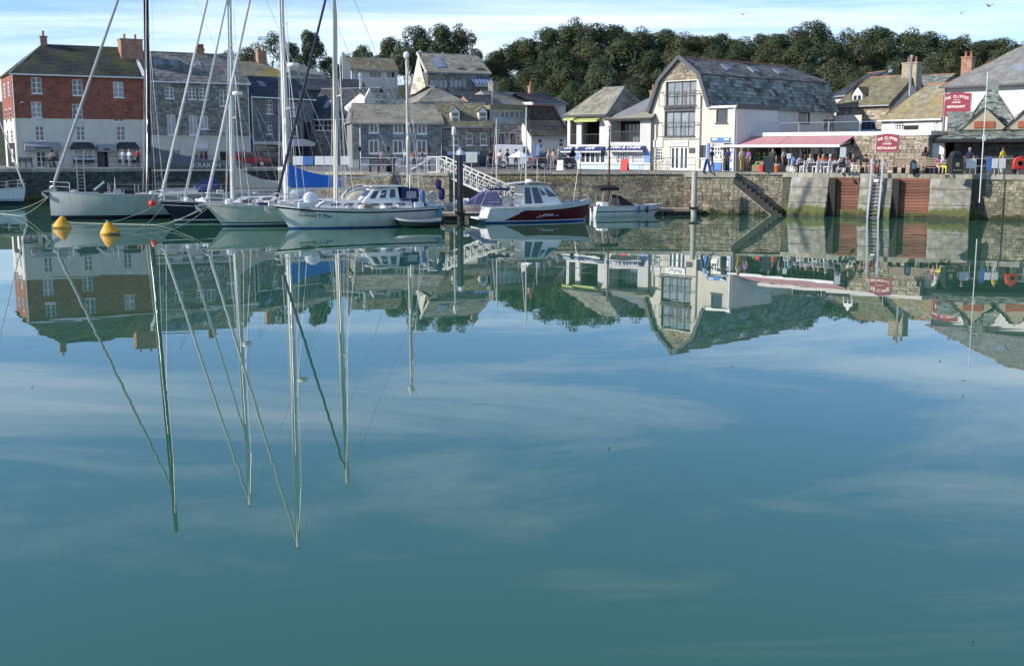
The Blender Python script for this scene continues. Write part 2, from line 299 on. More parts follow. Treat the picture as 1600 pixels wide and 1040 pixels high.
def quay_wall(i0, i1, m, label, h=.15, w=.3, top=QZ - .02, copw=1.1, ch=.3):
    root = empty('quay_wall', (0, 0, 0), 0, label, 'wall')
    st = MB(); bk = MB()
    cop = None; k = 0
    for a, b in zip(EDGE[i0:i1], EDGE[i0 + 1:i1 + 1]):
        rubble(st, (a.x, a.y, -.25), (b.x, b.y, -.25), (b.x, b.y, top - ch), (a.x, a.y, top - ch), h, w, .05)
        bk.face((a.x, a.y, -.6), (b.x, b.y, -.6), (b.x, b.y, top - .02), (a.x, a.y, top - .02))
        d = (b - a); L = d.length; ang = math.atan2(d.y, d.x); n = max(1, round(L / copw))
        for j in range(n):
            if (a.x < -64 or a.x > 45): continue
            if cop is None:
                c = MB(); c.box(0, .985, -.13, .55, top - ch, top + .035); cop = c.build('coping_stone', M['coping'], root, bevel=.02); o = cop
            else: o = cop.copy(); COL.objects.link(o)
            p = a + d * (j / n); o.location = (p.x, p.y, rnd.uniform(-.012, .012)); o.rotation_euler = (0, 0, ang); o.scale = (L / n, rnd.uniform(.95, 1.08), 1)
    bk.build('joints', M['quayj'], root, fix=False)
    st.build('stone_courses', m, root, fix=False, kind='stuff')
    return root
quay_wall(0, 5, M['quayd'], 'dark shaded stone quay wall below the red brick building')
quay_wall(5, 7, M['quay'], 'stone promenade wall behind the two-masted white yacht', ch=.2)
quay_wall(7, 9, M['quay'], 'rough stone quay wall below the cafe, running to the steps', ch=.14)
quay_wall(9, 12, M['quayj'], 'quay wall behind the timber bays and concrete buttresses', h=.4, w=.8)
quay_wall(12, 15, M['quay'], 'pale rubble quay wall beside the last concrete buttress')
# hill behind the town
def hillz(x, y):
    t = max(0, min(1, (y - 122) / 95)); t = t * t * (3 - 2 * t)
    s = max(0, min(1, (x + 60) / 60)) * .35 + .65
    return QZ + t * (15.5 * s + 1.2 * math.sin(x * .05) + .9 * math.sin(x * .13 + y * .05))
hm = MB(); rows = [[(x, y, hillz(x, y) + (0 if y > 122 else -.05)) for x in range(-160, 201, 8)] for y in list(range(118, 240, 6)) + [300]]
hm.grid(rows); hm.build('hill', mat('hill_undergrowth', (.03, .045, .016), .95, .5, .35, bump=.8, bsc=2), smooth=True, kind='structure')
# ---------------------------------------------------------------- building kit
class Bld:
    def __init__(s, name, label, a, b, z0=QZ, cat='building', group=None):
        a, b = Vector(a), Vector(b); d = b - a; s.W = d.length; s.a = a; s.rz = math.atan2(d.y, d.x); s.z0 = z0
        s.o = empty(name, (a.x, a.y, z0), s.rz, label, cat, group); s.holes = []; s.ex = Vector((d.x / s.W, d.y / s.W, 0)); s.ey = Vector((-s.ex.y, s.ex.x, 0))
    def loc(s, p): d = Vector(p) - Vector((s.a.x, s.a.y, s.z0)); return Vector((d.dot(s.ex), d.dot(s.ey), d.z))
    def uv(s, x, y, w=0):                 # photo pixel -> point on the facade plane (set back by w), local u,z
        c = Vector((0, 0, CH)); d = at(x, y, 100.) - c; o = Vector((s.a.x, s.a.y, s.z0)) + s.ey * w
        t = (o - c).dot(s.ey) / d.dot(s.ey); l = s.loc(c + d * t); return l.x, l.z
    def rect(s, x0, y0, x1, y1, w=0):
        u0, za = s.uv(x0, (y0 + y1) / 2, w); u1, zb = s.uv(x1, (y0 + y1) / 2, w); um = (x0 + x1) / 2
        return u0, s.uv(um, y1, w)[1], u1, s.uv(um, y0, w)[1]
    def part(s, name, mb, m, **k): return mb.build(name, m, s.o, **k)
    def box(s, name, m, *a, **k): return MB().box(*a).build(name, m, s.o, **k)
    def win(s, x0, y0, x1, y1, nx=2, ny=2, fr=.07, m='white', g='glass', sill=True, arch=False, rec=.1, uvr=None, name='window', bars=.03, sl=.08):
        u0, z0, u1, z1 = uvr or s.rect(x0, y0, x1, y1); s.holes.append((u0, z0, u1, z1)); mb = MB(); y = rec
        mb.box(u0, u0 + fr, y - .04, y + .04, z0, z1); mb.box(u1 - fr, u1, y - .04, y + .04, z0, z1); mb.box(u0 + fr, u1 - fr, y - .04, y + .04, z0, z0 + fr); mb.box(u0 + fr, u1 - fr, y - .04, y + .04, z1 - fr, z1)
        for i in range(1, nx):
            u = u0 + (u1 - u0) * i / nx; t = bars * (1.6 if nx == 4 and i == 2 or nx == 2 else 1); mb.box(u - t, u + t, y - .032, y + .032, z0 + fr, z1 - fr)
        for i in range(1, ny):
            z = z0 + (z1 - z0) * i / ny; mb.box(u0 + fr, u1 - fr, y - .026, y + .026, z - bars, z + bars)
        w = s.part(name, mb, M[m] if isinstance(m, str) else m)
        MB().box(u0 + .01, u1 - .01, y + .005, y + .02, z0 + .01, z1 - .01).build('pane', M[g], w)
        if sill: MB().box(u0 - .06, u1 + .06, -sl, y - .045, z0 - .09, z0 - .002).build('sill', M['white'] if sill is True else M[sill], w)
        return w
    def wall(s, outline, m, name='wall', th=.22, back=None, holes=None):      # front wall with real openings; outline convex, counter-clockwise in (u,z)
        hs = s.holes if holes is None else holes; us = sorted({p[0] for p in outline} | {h[0] for h in hs} | {h[2] for h in hs}); zs = sorted({p[1] for p in outline} | {h[1] for h in hs} | {h[3] for h in hs}); mb = MB(); n = len(outline)
        for a, b in zip(us, us[1:]):
            for c, d in zip(zs, zs[1:]):
                if b - a < 1e-5 or d - c < 1e-5: continue
                mu, mz = (a + b) / 2, (c + d) / 2
                if any(h[0] < mu < h[2] and h[1] < mz < h[3] for h in hs): continue
                p = [(a, c), (b, c), (b, d), (a, d)]
                for i in range(n):
                    if len(p) < 3: break
                    p = clip(p, outline[i], outline[(i + 1) % n])
                if len(p) >= 3: mb.face(*[(q[0], 0, q[1]) for q in p])
        for h in hs:
            a, c, b, d = h
            for p, q in (((a, c), (b, c)), ((b, c), (b, d)), ((b, d), (a, d)), ((a, d), (a, c))): mb.face((p[0], 0, p[1]), (q[0], 0, q[1]), (q[0], th, q[1]), (p[0], th, p[1]))
        return s.part(name, mb, m, fix=False)
    def masonry(s, zlo, zhi, m, u0=0, u1=None, h=.2, w=.4, proud=.03, name='stone_courses'):   # stones between openings
        u1 = s.W if u1 is None else u1; mb = MB(); hs = [q for q in s.holes]
        zs = sorted({zlo, zhi} | {min(max(q[1] - .1, zlo), zhi) for q in hs} | {min(max(q[3], zlo), zhi) for q in hs})
        for c, d in zip(zs, zs[1:]):
            if d - c < .02: continue
            hh = sorted((q[0] - .03, q[2] + .03) for q in hs if q[1] - .1 < (c + d) / 2 < q[3]); x = u0
            for a, b in hh + [(u1, u1)]:
                a = min(max(a, u0), u1)
                if a - x > .05: rubble(mb, (x, -.004, c), (a, -.004, c), (a, -.004, d), (x, -.004, d), min(h, max(.06, d - c)), w, proud)
                x = max(x, min(b, u1))
        return s.part(name, mb, m, fix=False, kind='stuff')
    def hung(s, zlo, zhi, m, u0=0, u1=None, row=.2, wid=.28, name='hung_slates'):
        u1 = s.W if u1 is None else u1; mb = MB(); hs = s.holes
        zs = sorted({zlo, zhi} | {min(max(q[1] - .1, zlo), zhi) for q in hs} | {min(max(q[3], zlo), zhi) for q in hs})
        for c, d in zip(zs, zs[1:]):
            if d - c < .02: continue
            hh = sorted((q[0] - .03, q[2] + .03) for q in hs if q[1] - .1 < (c + d) / 2 < q[3]); x = u0
            for a, b in hh + [(u1, u1)]:
                a = min(max(a, u0), u1)
                if a - x > .05: slates(mb, (x, -.004, c), (a, -.004, c), (a, -.004, d), (x, -.004, d), row, wid, .025)
                x = max(x, min(b, u1))
        return s.part(name, mb, m, fix=False, kind='stuff')
    def sides(s, zt, depth, m, gable=None, u0=0, u1=None, y0=0, name='side_wall', left=True, right=True, back=True):
        u1 = s.W if u1 is None else u1
        def sd(u):
            mb = MB(); p = [(u, y0, -.3), (u, y0 + depth, -.3), (u, y0 + depth, zt)] + ([(u, gable[0], gable[1])] if gable else []) + [(u, y0, zt)]; mb.face(*p); return mb
        if left: s.part(name, sd(u0), m, fix=False)
        if right: s.part(name, sd(u1), m, fix=False)
        if back: mb = MB(); mb.face((u0, y0 + depth, -.3), (u1, y0 + depth, -.3), (u1, y0 + depth, zt), (u0, y0 + depth, zt)); s.part('back_wall', mb, m, fix=False)
    def roof(s, ze, zr, yr, depth, m, u0=0, u1=None, hl=0, hr=0, ov=.25, ovs=.15, row=.26, wid=.36, ridge='ridge', back=True, name='roof', gut='white', y0=0):
        u1 = s.W if u1 is None else u1; sl = (zr - ze) / (yr - y0); e0 = V(u0 - ovs, y0 - ov, ze - ov * sl); e1 = V(u1 + ovs, y0 - ov, ze - ov * sl); r0 = V(u0 - ovs + hl, yr, zr); r1 = V(u1 + ovs - hr, yr, zr); b0 = V(u0 - ovs, y0 + depth + ov, ze - ov * sl); b1 = V(u1 + ovs, y0 + depth + ov, ze - ov * sl)
        mb = MB(); mb.face(e0, e1, r1, r0)
        if back: mb.face(b1, b0, r0, r1)
        if hl: mb.face(b0, e0, r0)
        if hr: mb.face(e1, b1, r1)
        for f in (mb,): f.v = [q - V(0, 0, .03) for q in f.v]
        rf = s.part(name, mb, M['lead'], fix=False); sm = MB(); slates(sm, e0, e1, r1, r0, row, wid)
        if hl: slates(sm, b0, e0, r0, r0, row, wid)
        if hr: slates(sm, e1, b1, r1, r1, row, wid)
        sm.build('slate_courses', m, rf, fix=False, kind='stuff')
        if ridge:
            q = MB(); q.bar(r0 + V(0, 0, .02), r1 + V(0, 0, .02), .22, .1)
            if hl: q.bar(e0 + V(0, 0, .03), r0 + V(0, 0, .03), .16, .07)
            if hr: q.bar(e1 + V(0, 0, .03), r1 + V(0, 0, .03), .16, .07)
            q.build('ridge_tiles', M[ridge], rf)
        if gut: q = MB(); q.bar(e0 + V(0, -.06, -.06), e1 + V(0, -.06, -.06), .12, .12); q.build('gutter', M[gut], rf)
        return rf
    def chimney(s, u, y, z0, z1, w, d, m, pots=2, potm='ridge'):
        mb = MB(); mb.box(u - w / 2, u + w / 2, y - d / 2, y + d / 2, z0, z1 - .12); mb.box(u - w / 2 - .06, u + w / 2 + .06, y - d / 2 - .06, y + d / 2 + .06, z1 - .12, z1)
        c = s.part('chimney', mb, m)
        for i in range(pots):
            uu = u + (i - (pots - 1) / 2) * w / max(pots, 1); MB().lathe([(.13, 0), (.11, .1), (.1, .4), (.13, .43), (.12, .48)], (uu, y, z1), 8).build('chimney_pot', M[potm], c, smooth=True)
        return c
    def skylight(s, x, y, ze, zr, yr, w=.7, h=.9, m='grey'):      # roof light on the front slope, where the photo column meets it
        sl = (zr - ze) / yr; c = Vector((0, 0, CH)); d = at(x, y, 100.) - c; o = V(s.a.x, s.a.y, s.z0); A = s.loc(c); D = s.loc(c + d) - A
        t = (A.y * sl + ze - A.z) / (D.z - D.y * sl); p = A + D * t; q = math.atan(sl); mb = MB(); f = V(0, math.cos(q), math.sin(q)); n = V(0, -math.sin(q), math.cos(q)); x_ = V(1, 0, 0)
        def bx(mb, w, h, z0, z1): mb.solid([p + x_ * a + f * b + n * z for z in (z0, z1) for a, b in ((-w / 2, -h / 2), (w / 2, -h / 2), (w / 2, h / 2), (-w / 2, h / 2))], [(0, 3, 2, 1), (4, 5, 6, 7), (0, 1, 5, 4), (1, 2, 6, 5), (2, 3, 7, 6), (3, 0, 4, 7)])
        bx(mb, w, h, .0, .12); k = s.part('skylight', mb, M[m]); g = MB(); bx(g, w - .16, h - .16, .1, .135); g.build('pane', M['glassl'], k)
    def pipe(s, u, z0, z1, m='white', y=-.09, r=.05): s.part('downpipe', MB().tube([(u, y, z0), (u, y, z1)], r, 6), M[m])
    def sign(s, x0, y0, x1, y1, m, txt=None, tm='gold', th=.06, off=.03, size=.6, uvr=None, name='signboard'):
        u0, z0, u1, z1 = uvr or s.rect(x0, y0, x1, y1); b = s.box(name, M[m], u0, u1, -off - th, -off, z0, z1, bevel=.01)
        for (t, fx, fy, sz) in (txt or []):
            text(t, 'lettering', sz, M[tm], b, (u0 + (u1 - u0) * fx, -off - th - .008, z0 + (z1 - z0) * fy), (R(90), 0, 0))
        return b
# ---------------------------------------------------------------- left: brick building, stone warehouse, dark slate-hung house
A0, A1, A2 = Vector((-46.25, 107)), Vector((-35.8, 113)), Vector((-26.9, 118.2))
b = Bld('brick_building', 'tall red brick building with white ground floors and dark hipped roof', A0, A1)
zE = b.uv(17, 112)[1]; zM = b.uv(120, 186)[1]; W = b.W
for r in ((121, 146), (159, 184)):
    for x in (57, 121, 185): b.win(x - 8, r[0] + (x - 57) * .055, x + 8, r[1] + (x - 57) * .05, 2, 3, g='glass' if (x + r[0]) % 3 else 'glassl')
for x in (62, 126, 189): b.win(x - 7, 197, x + 7, 220, 2, 3)
u0, z0, u1, z1 = b.rect(57, 236, 72, 261); b.win(0, 0, 0, 0, 2, 3, uvr=(u0, .02, u1, z1), name='shop_door', sill=False)
u0, z0, u1, z1 = b.rect(76, 236, 93, 256); b.win(0, 0, 0, 0, 2, 1, uvr=(u0, .5, u1, z1), name='shop_window')
for (xa, xb) in ((114, 146), (185, 214)):
    u0, z0, u1, z1 = b.rect(xa, 233, xb, 257); b.win(0, 0, 0, 0, 4, 3, uvr=(u0 + .1, .75, u1 - .1, z1), name='bay_window', g='glassl')
    p = MB(); p.box(u0, u1, -.45, -.002, .45, .72); b.part('window_seat', p, M['black'])
    h = MB(); slates(h, (u0 - .2, -.75, z1 + .02), (u1 + .2, -.75, z1 + .02), (u1 - .1, -.05, z1 + .62), (u0 + .1, -.05, z1 + .62), .2, .3); slates(h, (u0 - .2, 0, z1 + .02), (u0 - .2, -.75, z1 + .02), (u0 + .1, -.05, z1 + .62), (u0 + .1, -.05, z1 + .62), .2, .3)
    h.face((u0 - .2, -.75, z1), (u1 + .2, -.75, z1), (u1 + .2, -.02, z1), (u0 - .2, -.02, z1)); b.part('bay_roof', h, M['slateb'], fix=False)
    q = MB(); q.box(u0, u0 + .07, -.45, -.38, .72, z1 - .01); q.box(u1 - .07, u1, -.45, -.38, .72, z1 - .01); q.box((u0 + u1) / 2 - .03, (u0 + u1) / 2 + .03, -.45, -.4, .72, z1 - .01); q.box(u0 + .07, u1 - .07, -.45, -.38, .72, .8); q.box(u0 + .07, u1 - .07, -.45, -.38, (z1 + .7) / 2, (z1 + .7) / 2 + .05); b.part('bay_frame', q, M['white'])
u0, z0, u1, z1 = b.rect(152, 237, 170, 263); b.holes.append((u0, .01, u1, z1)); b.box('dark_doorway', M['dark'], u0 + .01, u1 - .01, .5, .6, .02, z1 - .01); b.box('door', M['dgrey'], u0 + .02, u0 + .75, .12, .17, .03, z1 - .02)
b.wall([(0, -.3), (W, -.3), (W, zM), (0, zM)], M['limewash'], 'ground_storey_wall', holes=[h for h in b.holes if h[1] < zM - .1]); b.wall([(0, zM), (W, zM), (W, zE), (0, zE)], M['brick'], 'brick_wall', holes=[h for h in b.holes if h[1] > zM - .1])
D = 8.5
lw = MB(); lw.face((0, D, zM), (0, 0, zM), (0, 0, zE), (0, D, zE)); b.part('side_wall', lw, M['brick'], fix=False); lw = MB(); lw.face((0, D, -.3), (0, 0, -.3), (0, 0, zM), (0, D, zM)); b.part('side_wall', lw, M['limewash'], fix=False)
for y0_ in (1.6, 5.):
    for zc in (zE - 1.5, zE - 3.9, zM - 1.6):
        w_ = b.part('side_window', MB().box(-.05, .02, y0_, y0_ + .95, zc - .65, zc + .65), M['white'])
        g = MB()
        for i in range(2):
            for j in range(3): g.box(-.062, -.045, y0_ + .08 + i * .42, y0_ + .45 + i * .42, zc - .57 + j * .39, zc - .24 + j * .39)
        g.build('pane', M['glass'], w_)
b.box('side_shopfront', M['dark'], -.06, -.01, .7, 6.5, .05, 2.3); b.box('notice_board', M['white'], -.14, -.07, 1.2, 2.6, .5, 1.7)
b.roof(zE, zE + 2.9, D / 2, D, M['slated'], hl=3.6, row=.25, wid=.34, ridge='lead', gut='white')
b.pipe(.08, 0, zE - .1, 'white'); b.pipe(W - .12, 0, zE - .1, 'grey')
b.chimney(3.6, D / 2, zE + 2.6, zE + 3.7, .6, .5, M['brickl'], 1)
for x0, x1, y0, y1 in ((37, 94, 222, 235), (151, 180, 225, 237)):
    u0, z0, u1, z1 = b.rect(x0, y0, x1, y1); p = MB(); p.prism([(0, z1), (-.75, z0 + .42), (-.75, z0), (0, z0)], u1 - u0, 'x', u0); o = b.part('shop_awning', p, M['grey'])
    for k in range(9 if x0 < 100 else 6):
        a = u0 + (u1 - u0) * (.28 + .05 * k); MB().box(a, a + .13, -.765, -.752, z0 + .13, z0 + .3).build('lettering', M['dgrey'], o)
lm = MB(); lm.tube([(0, 0, 0), (0, -.5, .25), (0, -.9, .2)], .025, 5); lm.lathe([(.02, .1), (.2, 0), (.16, -.05)], (0, -.9, .12), 8); u, z = b.uv(33, 163); o = b.part('wall_lamp', lm, M['steel']); o.location = (u, 0, z)
# brick chimney stack between, belongs to the warehouse
w = Bld('stone_warehouse', 'grey stone warehouse with long slate roof and brick chimney stack', A1 + Vector((.05, .03)), A2)
zE2 = w.uv(236, 124)[1]; zr2 = zE2 + 3.0; yr2 = 4.6
for x in (265, 300, 317): w.win(x - 6.5, 136 + (x - 265) * .04, x + 6.5, 154 + (x - 265) * .04, 2, 3)
w.win(343, 140, 356, 166, 2, 3)
for x, t in ((268, 179), (302, 180), (319, 181)): w.win(x - 6.5, t, x + 6.5, 211 if x < 310 else 202, 2, 1, g='glassl', fr=.1)
w.win(346, 186, 358, 214, 2, 3); zb2 = w.uv(300, 213)[1]
u0, z0, u1, z1 = w.rect(258, 234, 282, 250); w.win(0, 0, 0, 0, 4, 2, uvr=(u0, z0, u1, z1), name='shop_window')
u0, z0, u1, z1 = w.rect(304, 235, 326, 258); w.win(0, 0, 0, 0, 3, 1, uvr=(u0, .02, u1, z1), name='shop_door', sill=False); w.win(343, 236, 385, 252, 3, 1, name='shop_window', g='glass')
w.wall([(0, -.3), (w.W, -.3), (w.W, zE2), (0, zE2)], M['mortar']); w.masonry(zb2, zE2 - .05, M['rubbleg'], h=.17, w=.36)
hh = [h for h in w.holes if h[3] < zb2]; w.holes = hh; ub = w.W
pw = MB(); w2 = w.wall([(0, -.3), (w.W, -.3), (w.W, zb2), (0, zb2)], M['limewash'], 'rendered_base'); w2.location = (0, -.05, 0)
w.box('string_course', M['limewash'], 0, w.W, -.14, -.052, zb2 - .06, zb2 + .06); w.sign(308, 224, 324, 232, 'white', off=.055)
for x in (247, 271, 308): w.skylight(x, 98 + (x - 247) * .045, zE2, zr2, yr2, .8, 1.0)
w.sides(zE2, 9.2, M['mortar'], (yr2, zr2)); w.roof(zE2, zr2, yr2, 9.2, M['slate'], ridge='lead', row=.26)
c = w.chimney(-.6, 3.2, zE2 - .5, zE2 + 4.0, 2.1, 1.5, M['brickl'], 2); w.pipe(w.W - .1, 0, zE2 - .1, 'white')
cp = MB(); cp.bar((-.15, -.3, zE2 + .25), (-.15, yr2, zr2 + .3), .3, .12); w.part('gable_coping', cp, M['white']); w.chimney(6.7, yr2, zr2 - .2, zr2 + .5, .8, .4, M['brickl'], 4)
# dark slate-hung house
h3 = Bld('slate_hung_house', 'dark blue-grey slate-hung house with skylight behind the white yacht masts', Vector((-26.8, 118.4)), xz(492, 125.5))
zE3 = h3.uv(388, 148)[1]
for x in (421, 459): h3.win(x - 5.5, 157 + (x - 421) * .1, x + 5.5, 178 + (x - 421) * .1, 2, 3); h3.win(x - 5, 190 + (x - 421) * .08, x + 5, 210 + (x - 421) * .08, 2, 3)
u0, z0, u1, z1 = h3.rect(475, 191, 485, 221); h3.holes.append((u0, z0, u1, z1)); h3.box('side_door', M['black'], u0, u1, .1, .16, z0, z1)
h3.wall([(0, -.3), (h3.W, -.3), (h3.W, zE3), (0, zE3)], M['hungd']); zt3 = h3.uv(430, 221)[1]; h3.hung(zt3, zE3, M['hungd'], row=.22, wid=.3)
h3.sides(zE3, 6, M['hungd'], (3, zE3 + 2.1)); h3.roof(zE3, zE3 + 2.1, 3, 6, M['slateb'], ridge='lead'); h3.skylight(408, 132, zE3, zE3 + 2.1, 3, .9, .9); h3.pipe(.1, 0, zE3)
sh = MB(); sh.box(.1, h3.W - .1, -.32, -.03, zt3 - .35, zt3); h3.part('shop_fascia', sh, M['limewash'])
for i in range(5):
    a = .5 + i * 1.5; h3.box('shopfront_glass', M['glass'], a, a + 1.3, -.06, -.03, .3, zt3 - .45)
cn = MB(); rr = [(math.cos(t * math.pi / 8), math.sin(t * math.pi / 8)) for t in range(9)]; cn.grid([[(5.2 + 1.9 * c_, y_, zt3 - .5 + .75 * s_) for c_, s_ in rr] for y_ in (-1.9, -.35)]); cn.grid([[(5.2 + 1.9 * c_, -1.9, zt3 - .5 + .75 * s_) for c_, s_ in rr], [(5.2 + 1.9 * c_, -1.9, zt3 - .5) for c_, s_ in rr]]); h3.part('shop_canopy', cn, M['plastic'], fix=False)
# ---------------------------------------------------------------- middle: the quayside row
h4 = Bld('dark_roofed_house', 'low stone house with steep blue-black roof between slate-hung neighbours', xz(490, 126), xz(560, 124))
zE4 = h4.uv(500, 183)[1]; h4.win(491, 188, 519, 204, 4, 2); h4.wall([(0, -.3), (h4.W, -.3), (h4.W, zE4), (0, zE4)], M['mortard']); h4.masonry(0, zE4 - .05, M['rubbleg'], h=.2)
h4.sides(zE4, 7, M['mortard'], (3.5, zE4 + 3.2)); h4.roof(zE4, zE4 + 3.2, 3.5, 7, M['slateb'], ridge='lead', u0=-.6, u1=h4.W + 1)
for x in (512, 548, 556): h4.skylight(x, 164, zE4, zE4 + 3.2, 3.5, .6, 1.2)
h4.part('flue', MB().lathe([(.16, 0), (.16, 2.2), (.24, 2.2), (.24, 2.6), (0, 2.7)], (4.2, 3.4, zE4 + 2.2), 8), M['steel'], smooth=True)
h5 = Bld('slate_hung_terrace', 'grey slate-hung house with six white casement windows and lichen roof', xz(551, 107), xz(691.5, 108.8))
zE5 = h5.uv(620, 190.5)[1]; zR5 = zE5 + 1.75
for x in (584, 622, 659):
    h5.win(x - 7.5, 192 + (x - 584) * .02, x + 7.5, 208 + (x - 584) * .02, 2, 1, fr=.12); h5.win(x - 8, 218.5, x + 8, 240, 2, 1, fr=.12)
zt5 = h5.uv(620, 249)[1]; u0, z0, u1, z1 = h5.rect(626, 248, 668, 268); h5.win(0, 0, 0, 0, 4, 1, uvr=(u0, .15, u1, zt5 - .15), name='shop_window'); h5.win(0, 0, 0, 0, 2, 2, uvr=(u1 + .3, .8, u1 + 1.2, zt5 - .2), name='shop_window')
h5.wall([(0, -.3), (h5.W, -.3), (h5.W, zE5), (0, zE5)], M['offwhite']); h5.hung(zt5, zE5, M['hung'], row=.2, wid=.3)
h5.box('shop_fascia', M['sky_blue'], u0 - .2, u1 + .2, -.14, -.03, zt5 - .12, zt5 + .16)
h5.sides(zE5, 6.4, M['hung'], (3.2, zR5)); h5.roof(zE5, zR5, 3.2, 6.4, M['slatel'], hl=.5, row=.22, ridge='lead', gut='grey'); h5.pipe(.75, 0, zE5, 'white'); h5.pipe(h5.W - .1, 0, zE5, 'grey')
h6 = Bld('dormer_house', 'dark stone house with two white dormers in its mossy roof', xz(692, 108.9), xz(766, 110))
zE6 = h6.uv(730, 195)[1]; zR6 = zE6 + 2.2; yr6 = 3.0
for x in (711, 733.5, 755.5): h6.win(x - 5.5, 207.5, x + 5.5, 227, 1, 2)
u0, z0, u1, z1 = h6.rect(702, 241, 740, 266); h6.win(0, 0, 0, 0, 5, 2, uvr=(u0, .5, u1, z1 - .1), name='shop_window', m='blue'); h6.box('shop_fascia', M['sky_blue'], u0 - .2, u1 + .6, -.12, -.02, z1 - .05, z1 + .25)
h6.win(0, 0, 0, 0, 1, 1, uvr=(u1 + .5, .02, u1 + 1.3, z1 - .1), name='door', m='blue', sill=False)
h6.wall([(0, -.3), (h6.W, -.3), (h6.W, zE6), (0, zE6)], M['mortard']); h6.masonry(z1 + .3, zE6 - .05, M['rubbleg'], h=.17, w=.34)
h6.sides(zE6, 6, M['mortard'], (yr6, zR6)); h6.roof(zE6, zR6, yr6, 6, M['slatem'], ridge='lead', row=.2, gut='grey')
def dormer(bd, x0, y0, x1, y1, ze, zr, yr, m, wm='white', nx=1, ny=2, ph=.55, cheek='cream'):
    w_ = .45; u0, z0, u1, z1 = bd.rect(x0, y0, x1, y1, w_); d_ = MB(); top = z1 + ph; um = (u0 + u1) / 2; sl = (zr - ze) / yr
    def yb(z): return max(w_ + .1, (z - ze) / sl)
    d_.face((u0, w_, z0), (u1, w_, z0), (u1, w_, z1), (um, w_, top), (u0, w_, z1)); o = bd.part('dormer', d_, M[wm], fix=False)
    c_ = MB()
    for u in (u0, u1): c_.face((u, w_, z0 - .3), (u, w_, z1), (u, yb(z1) + .1, z1), (u, yb(z0) , z0))
    c_.build('dormer_cheek', M[cheek], o, fix=False); r_ = MB()
    slates(r_, (u0 - .12, yb(z1), z1 - .06), (u0 - .12, w_ - .15, z1 - .06), (um, w_ - .15, top + .04), (um, yb(top) + .1, top + .04), .2, .3); slates(r_, (u1 + .12, w_ - .15, z1 - .06), (u1 + .12, yb(z1), z1 - .06), (um, yb(top) + .1, top + .04), (um, w_ - .15, top + .04), .2, .3); r_.build('dormer_roof', m, o, fix=False)
    g = MB(); f = .13; n = nx; hgt = (z1 - z0 - f * (ny + 1)) / ny; wd = (u1 - u0 - f * (n + 1)) / n
    for i in range(n):
        for j in range(ny): g.box(u0 + f + i * (wd + f), u0 + f + i * (wd + f) + wd, w_ - .03, w_ - .01, z0 + f + j * (hgt + f), z0 + f + j * (hgt + f) + hgt)
    g.build('dormer_pane', M['glass'], o); return o
for x in (711.5, 754.5): dormer(h6, x - 6.5, 174, x + 6.5, 192, zE6, zR6, yr6, M['slatem'], ph=.4)
h7 = Bld('glazed_top_building', 'stone building with a glazed white top storey under a flat roof', xz(766.5, 110.2), xz(823, 111.2))
zE7 = h7.uv(790, 195)[1]; zT7 = h7.uv(790, 171)[1]
for x in (784, 802, 819): h7.win(x - 6, 207, x + 6, 228, 1, 1)
h7.wall([(0, -.3), (h7.W, -.3), (h7.W, zE7), (0, zE7)], M['mortard']); h7.masonry(0, zE7 - .05, M['rubbleg'], h=.17, w=.34)
h7.sides(zT7, 6, M['mortard'])
g = MB(); n = 7
for i in range(n): a = .1 + (h7.W - .2) * i / n; g.box(a + .06, a + (h7.W - .2) / n - .06, .5, .52, zE7 + .35, zT7 - .2)
h7.box('glazed_storey', M['white'], .05, h7.W - .05, .53, 5, zE7, zT7); o = h7.part('pane', g, M['glassl']); h7.box('balcony_glass', M['glassl'], .1, h7.W - .1, .02, .05, zE7 + .02, zE7 + .75); h7.box('parapet', M['slatem'], -.05, h7.W + .05, -.1, 5.5, zT7, zT7 + .42)
h8 = Bld('rust_ridged_house', 'dark house gable with rust-red sloping verge beside the cafe', xz(820, 116), xz(880, 118))
z8 = h8.uv(840, 166)[1]; u8 = h8.uv(864, 166)[0]; u9, z9 = h8.uv(880, 196)
g = MB(); g.face((0, 0, -.3), (h8.W, 0, -.3), (h8.W, 0, z9), (u8, 0, z8), (0, 0, z8)); h8.part('gable_wall', g, M['mortard'], fix=False); g = MB(); rubble(g, (0, -.01, 2), (u8, -.01, 2), (u8, -.01, z8), (0, -.01, z8), .18, .4, .04); h8.part('stone_courses', g, mat('brown_stone', (.12, .10, .075), .9, .3, 3, isl=.4), fix=False, kind='stuff')
g = MB(); g.bar((u8, -.1, z8), (h8.W + .3, -.1, z9 - .5), .3, .16); g.bar((-.1, -.1, z8 + .05), (u8, -.1, z8 + .05), .3, .12); h8.part('verge', g, M['ridge']); g = MB(); g.face((u8, 0, z8), (h8.W, 0, z9), (h8.W, 7, z9), (u8, 7, z8)); g.face((0, 0, z8), (u8, 0, z8), (u8, 7, z8), (0, 7, z8)); h8.part('roof', g, M['slateb'], fix=False)
hw = Bld('white_cottage', 'small white cottage with dark pitched roof left of the cafe', xz(830, 108), xz(885, 109)); zw = hw.uv(850, 211)[1]
hw.win(840, 216, 848, 233, 1, 2); hw.win(873, 216, 881, 230, 1, 2); hw.wall([(0, -.3), (hw.W, -.3), (hw.W, zw), (0, zw)], M['offwhite']); hw.sides(zw, 5, M['offwhite'], (2.5, zw + 1.35)); hw.roof(zw, zw + 1.35, 2.5, 5, M['slated'], ridge=None, gut='grey')
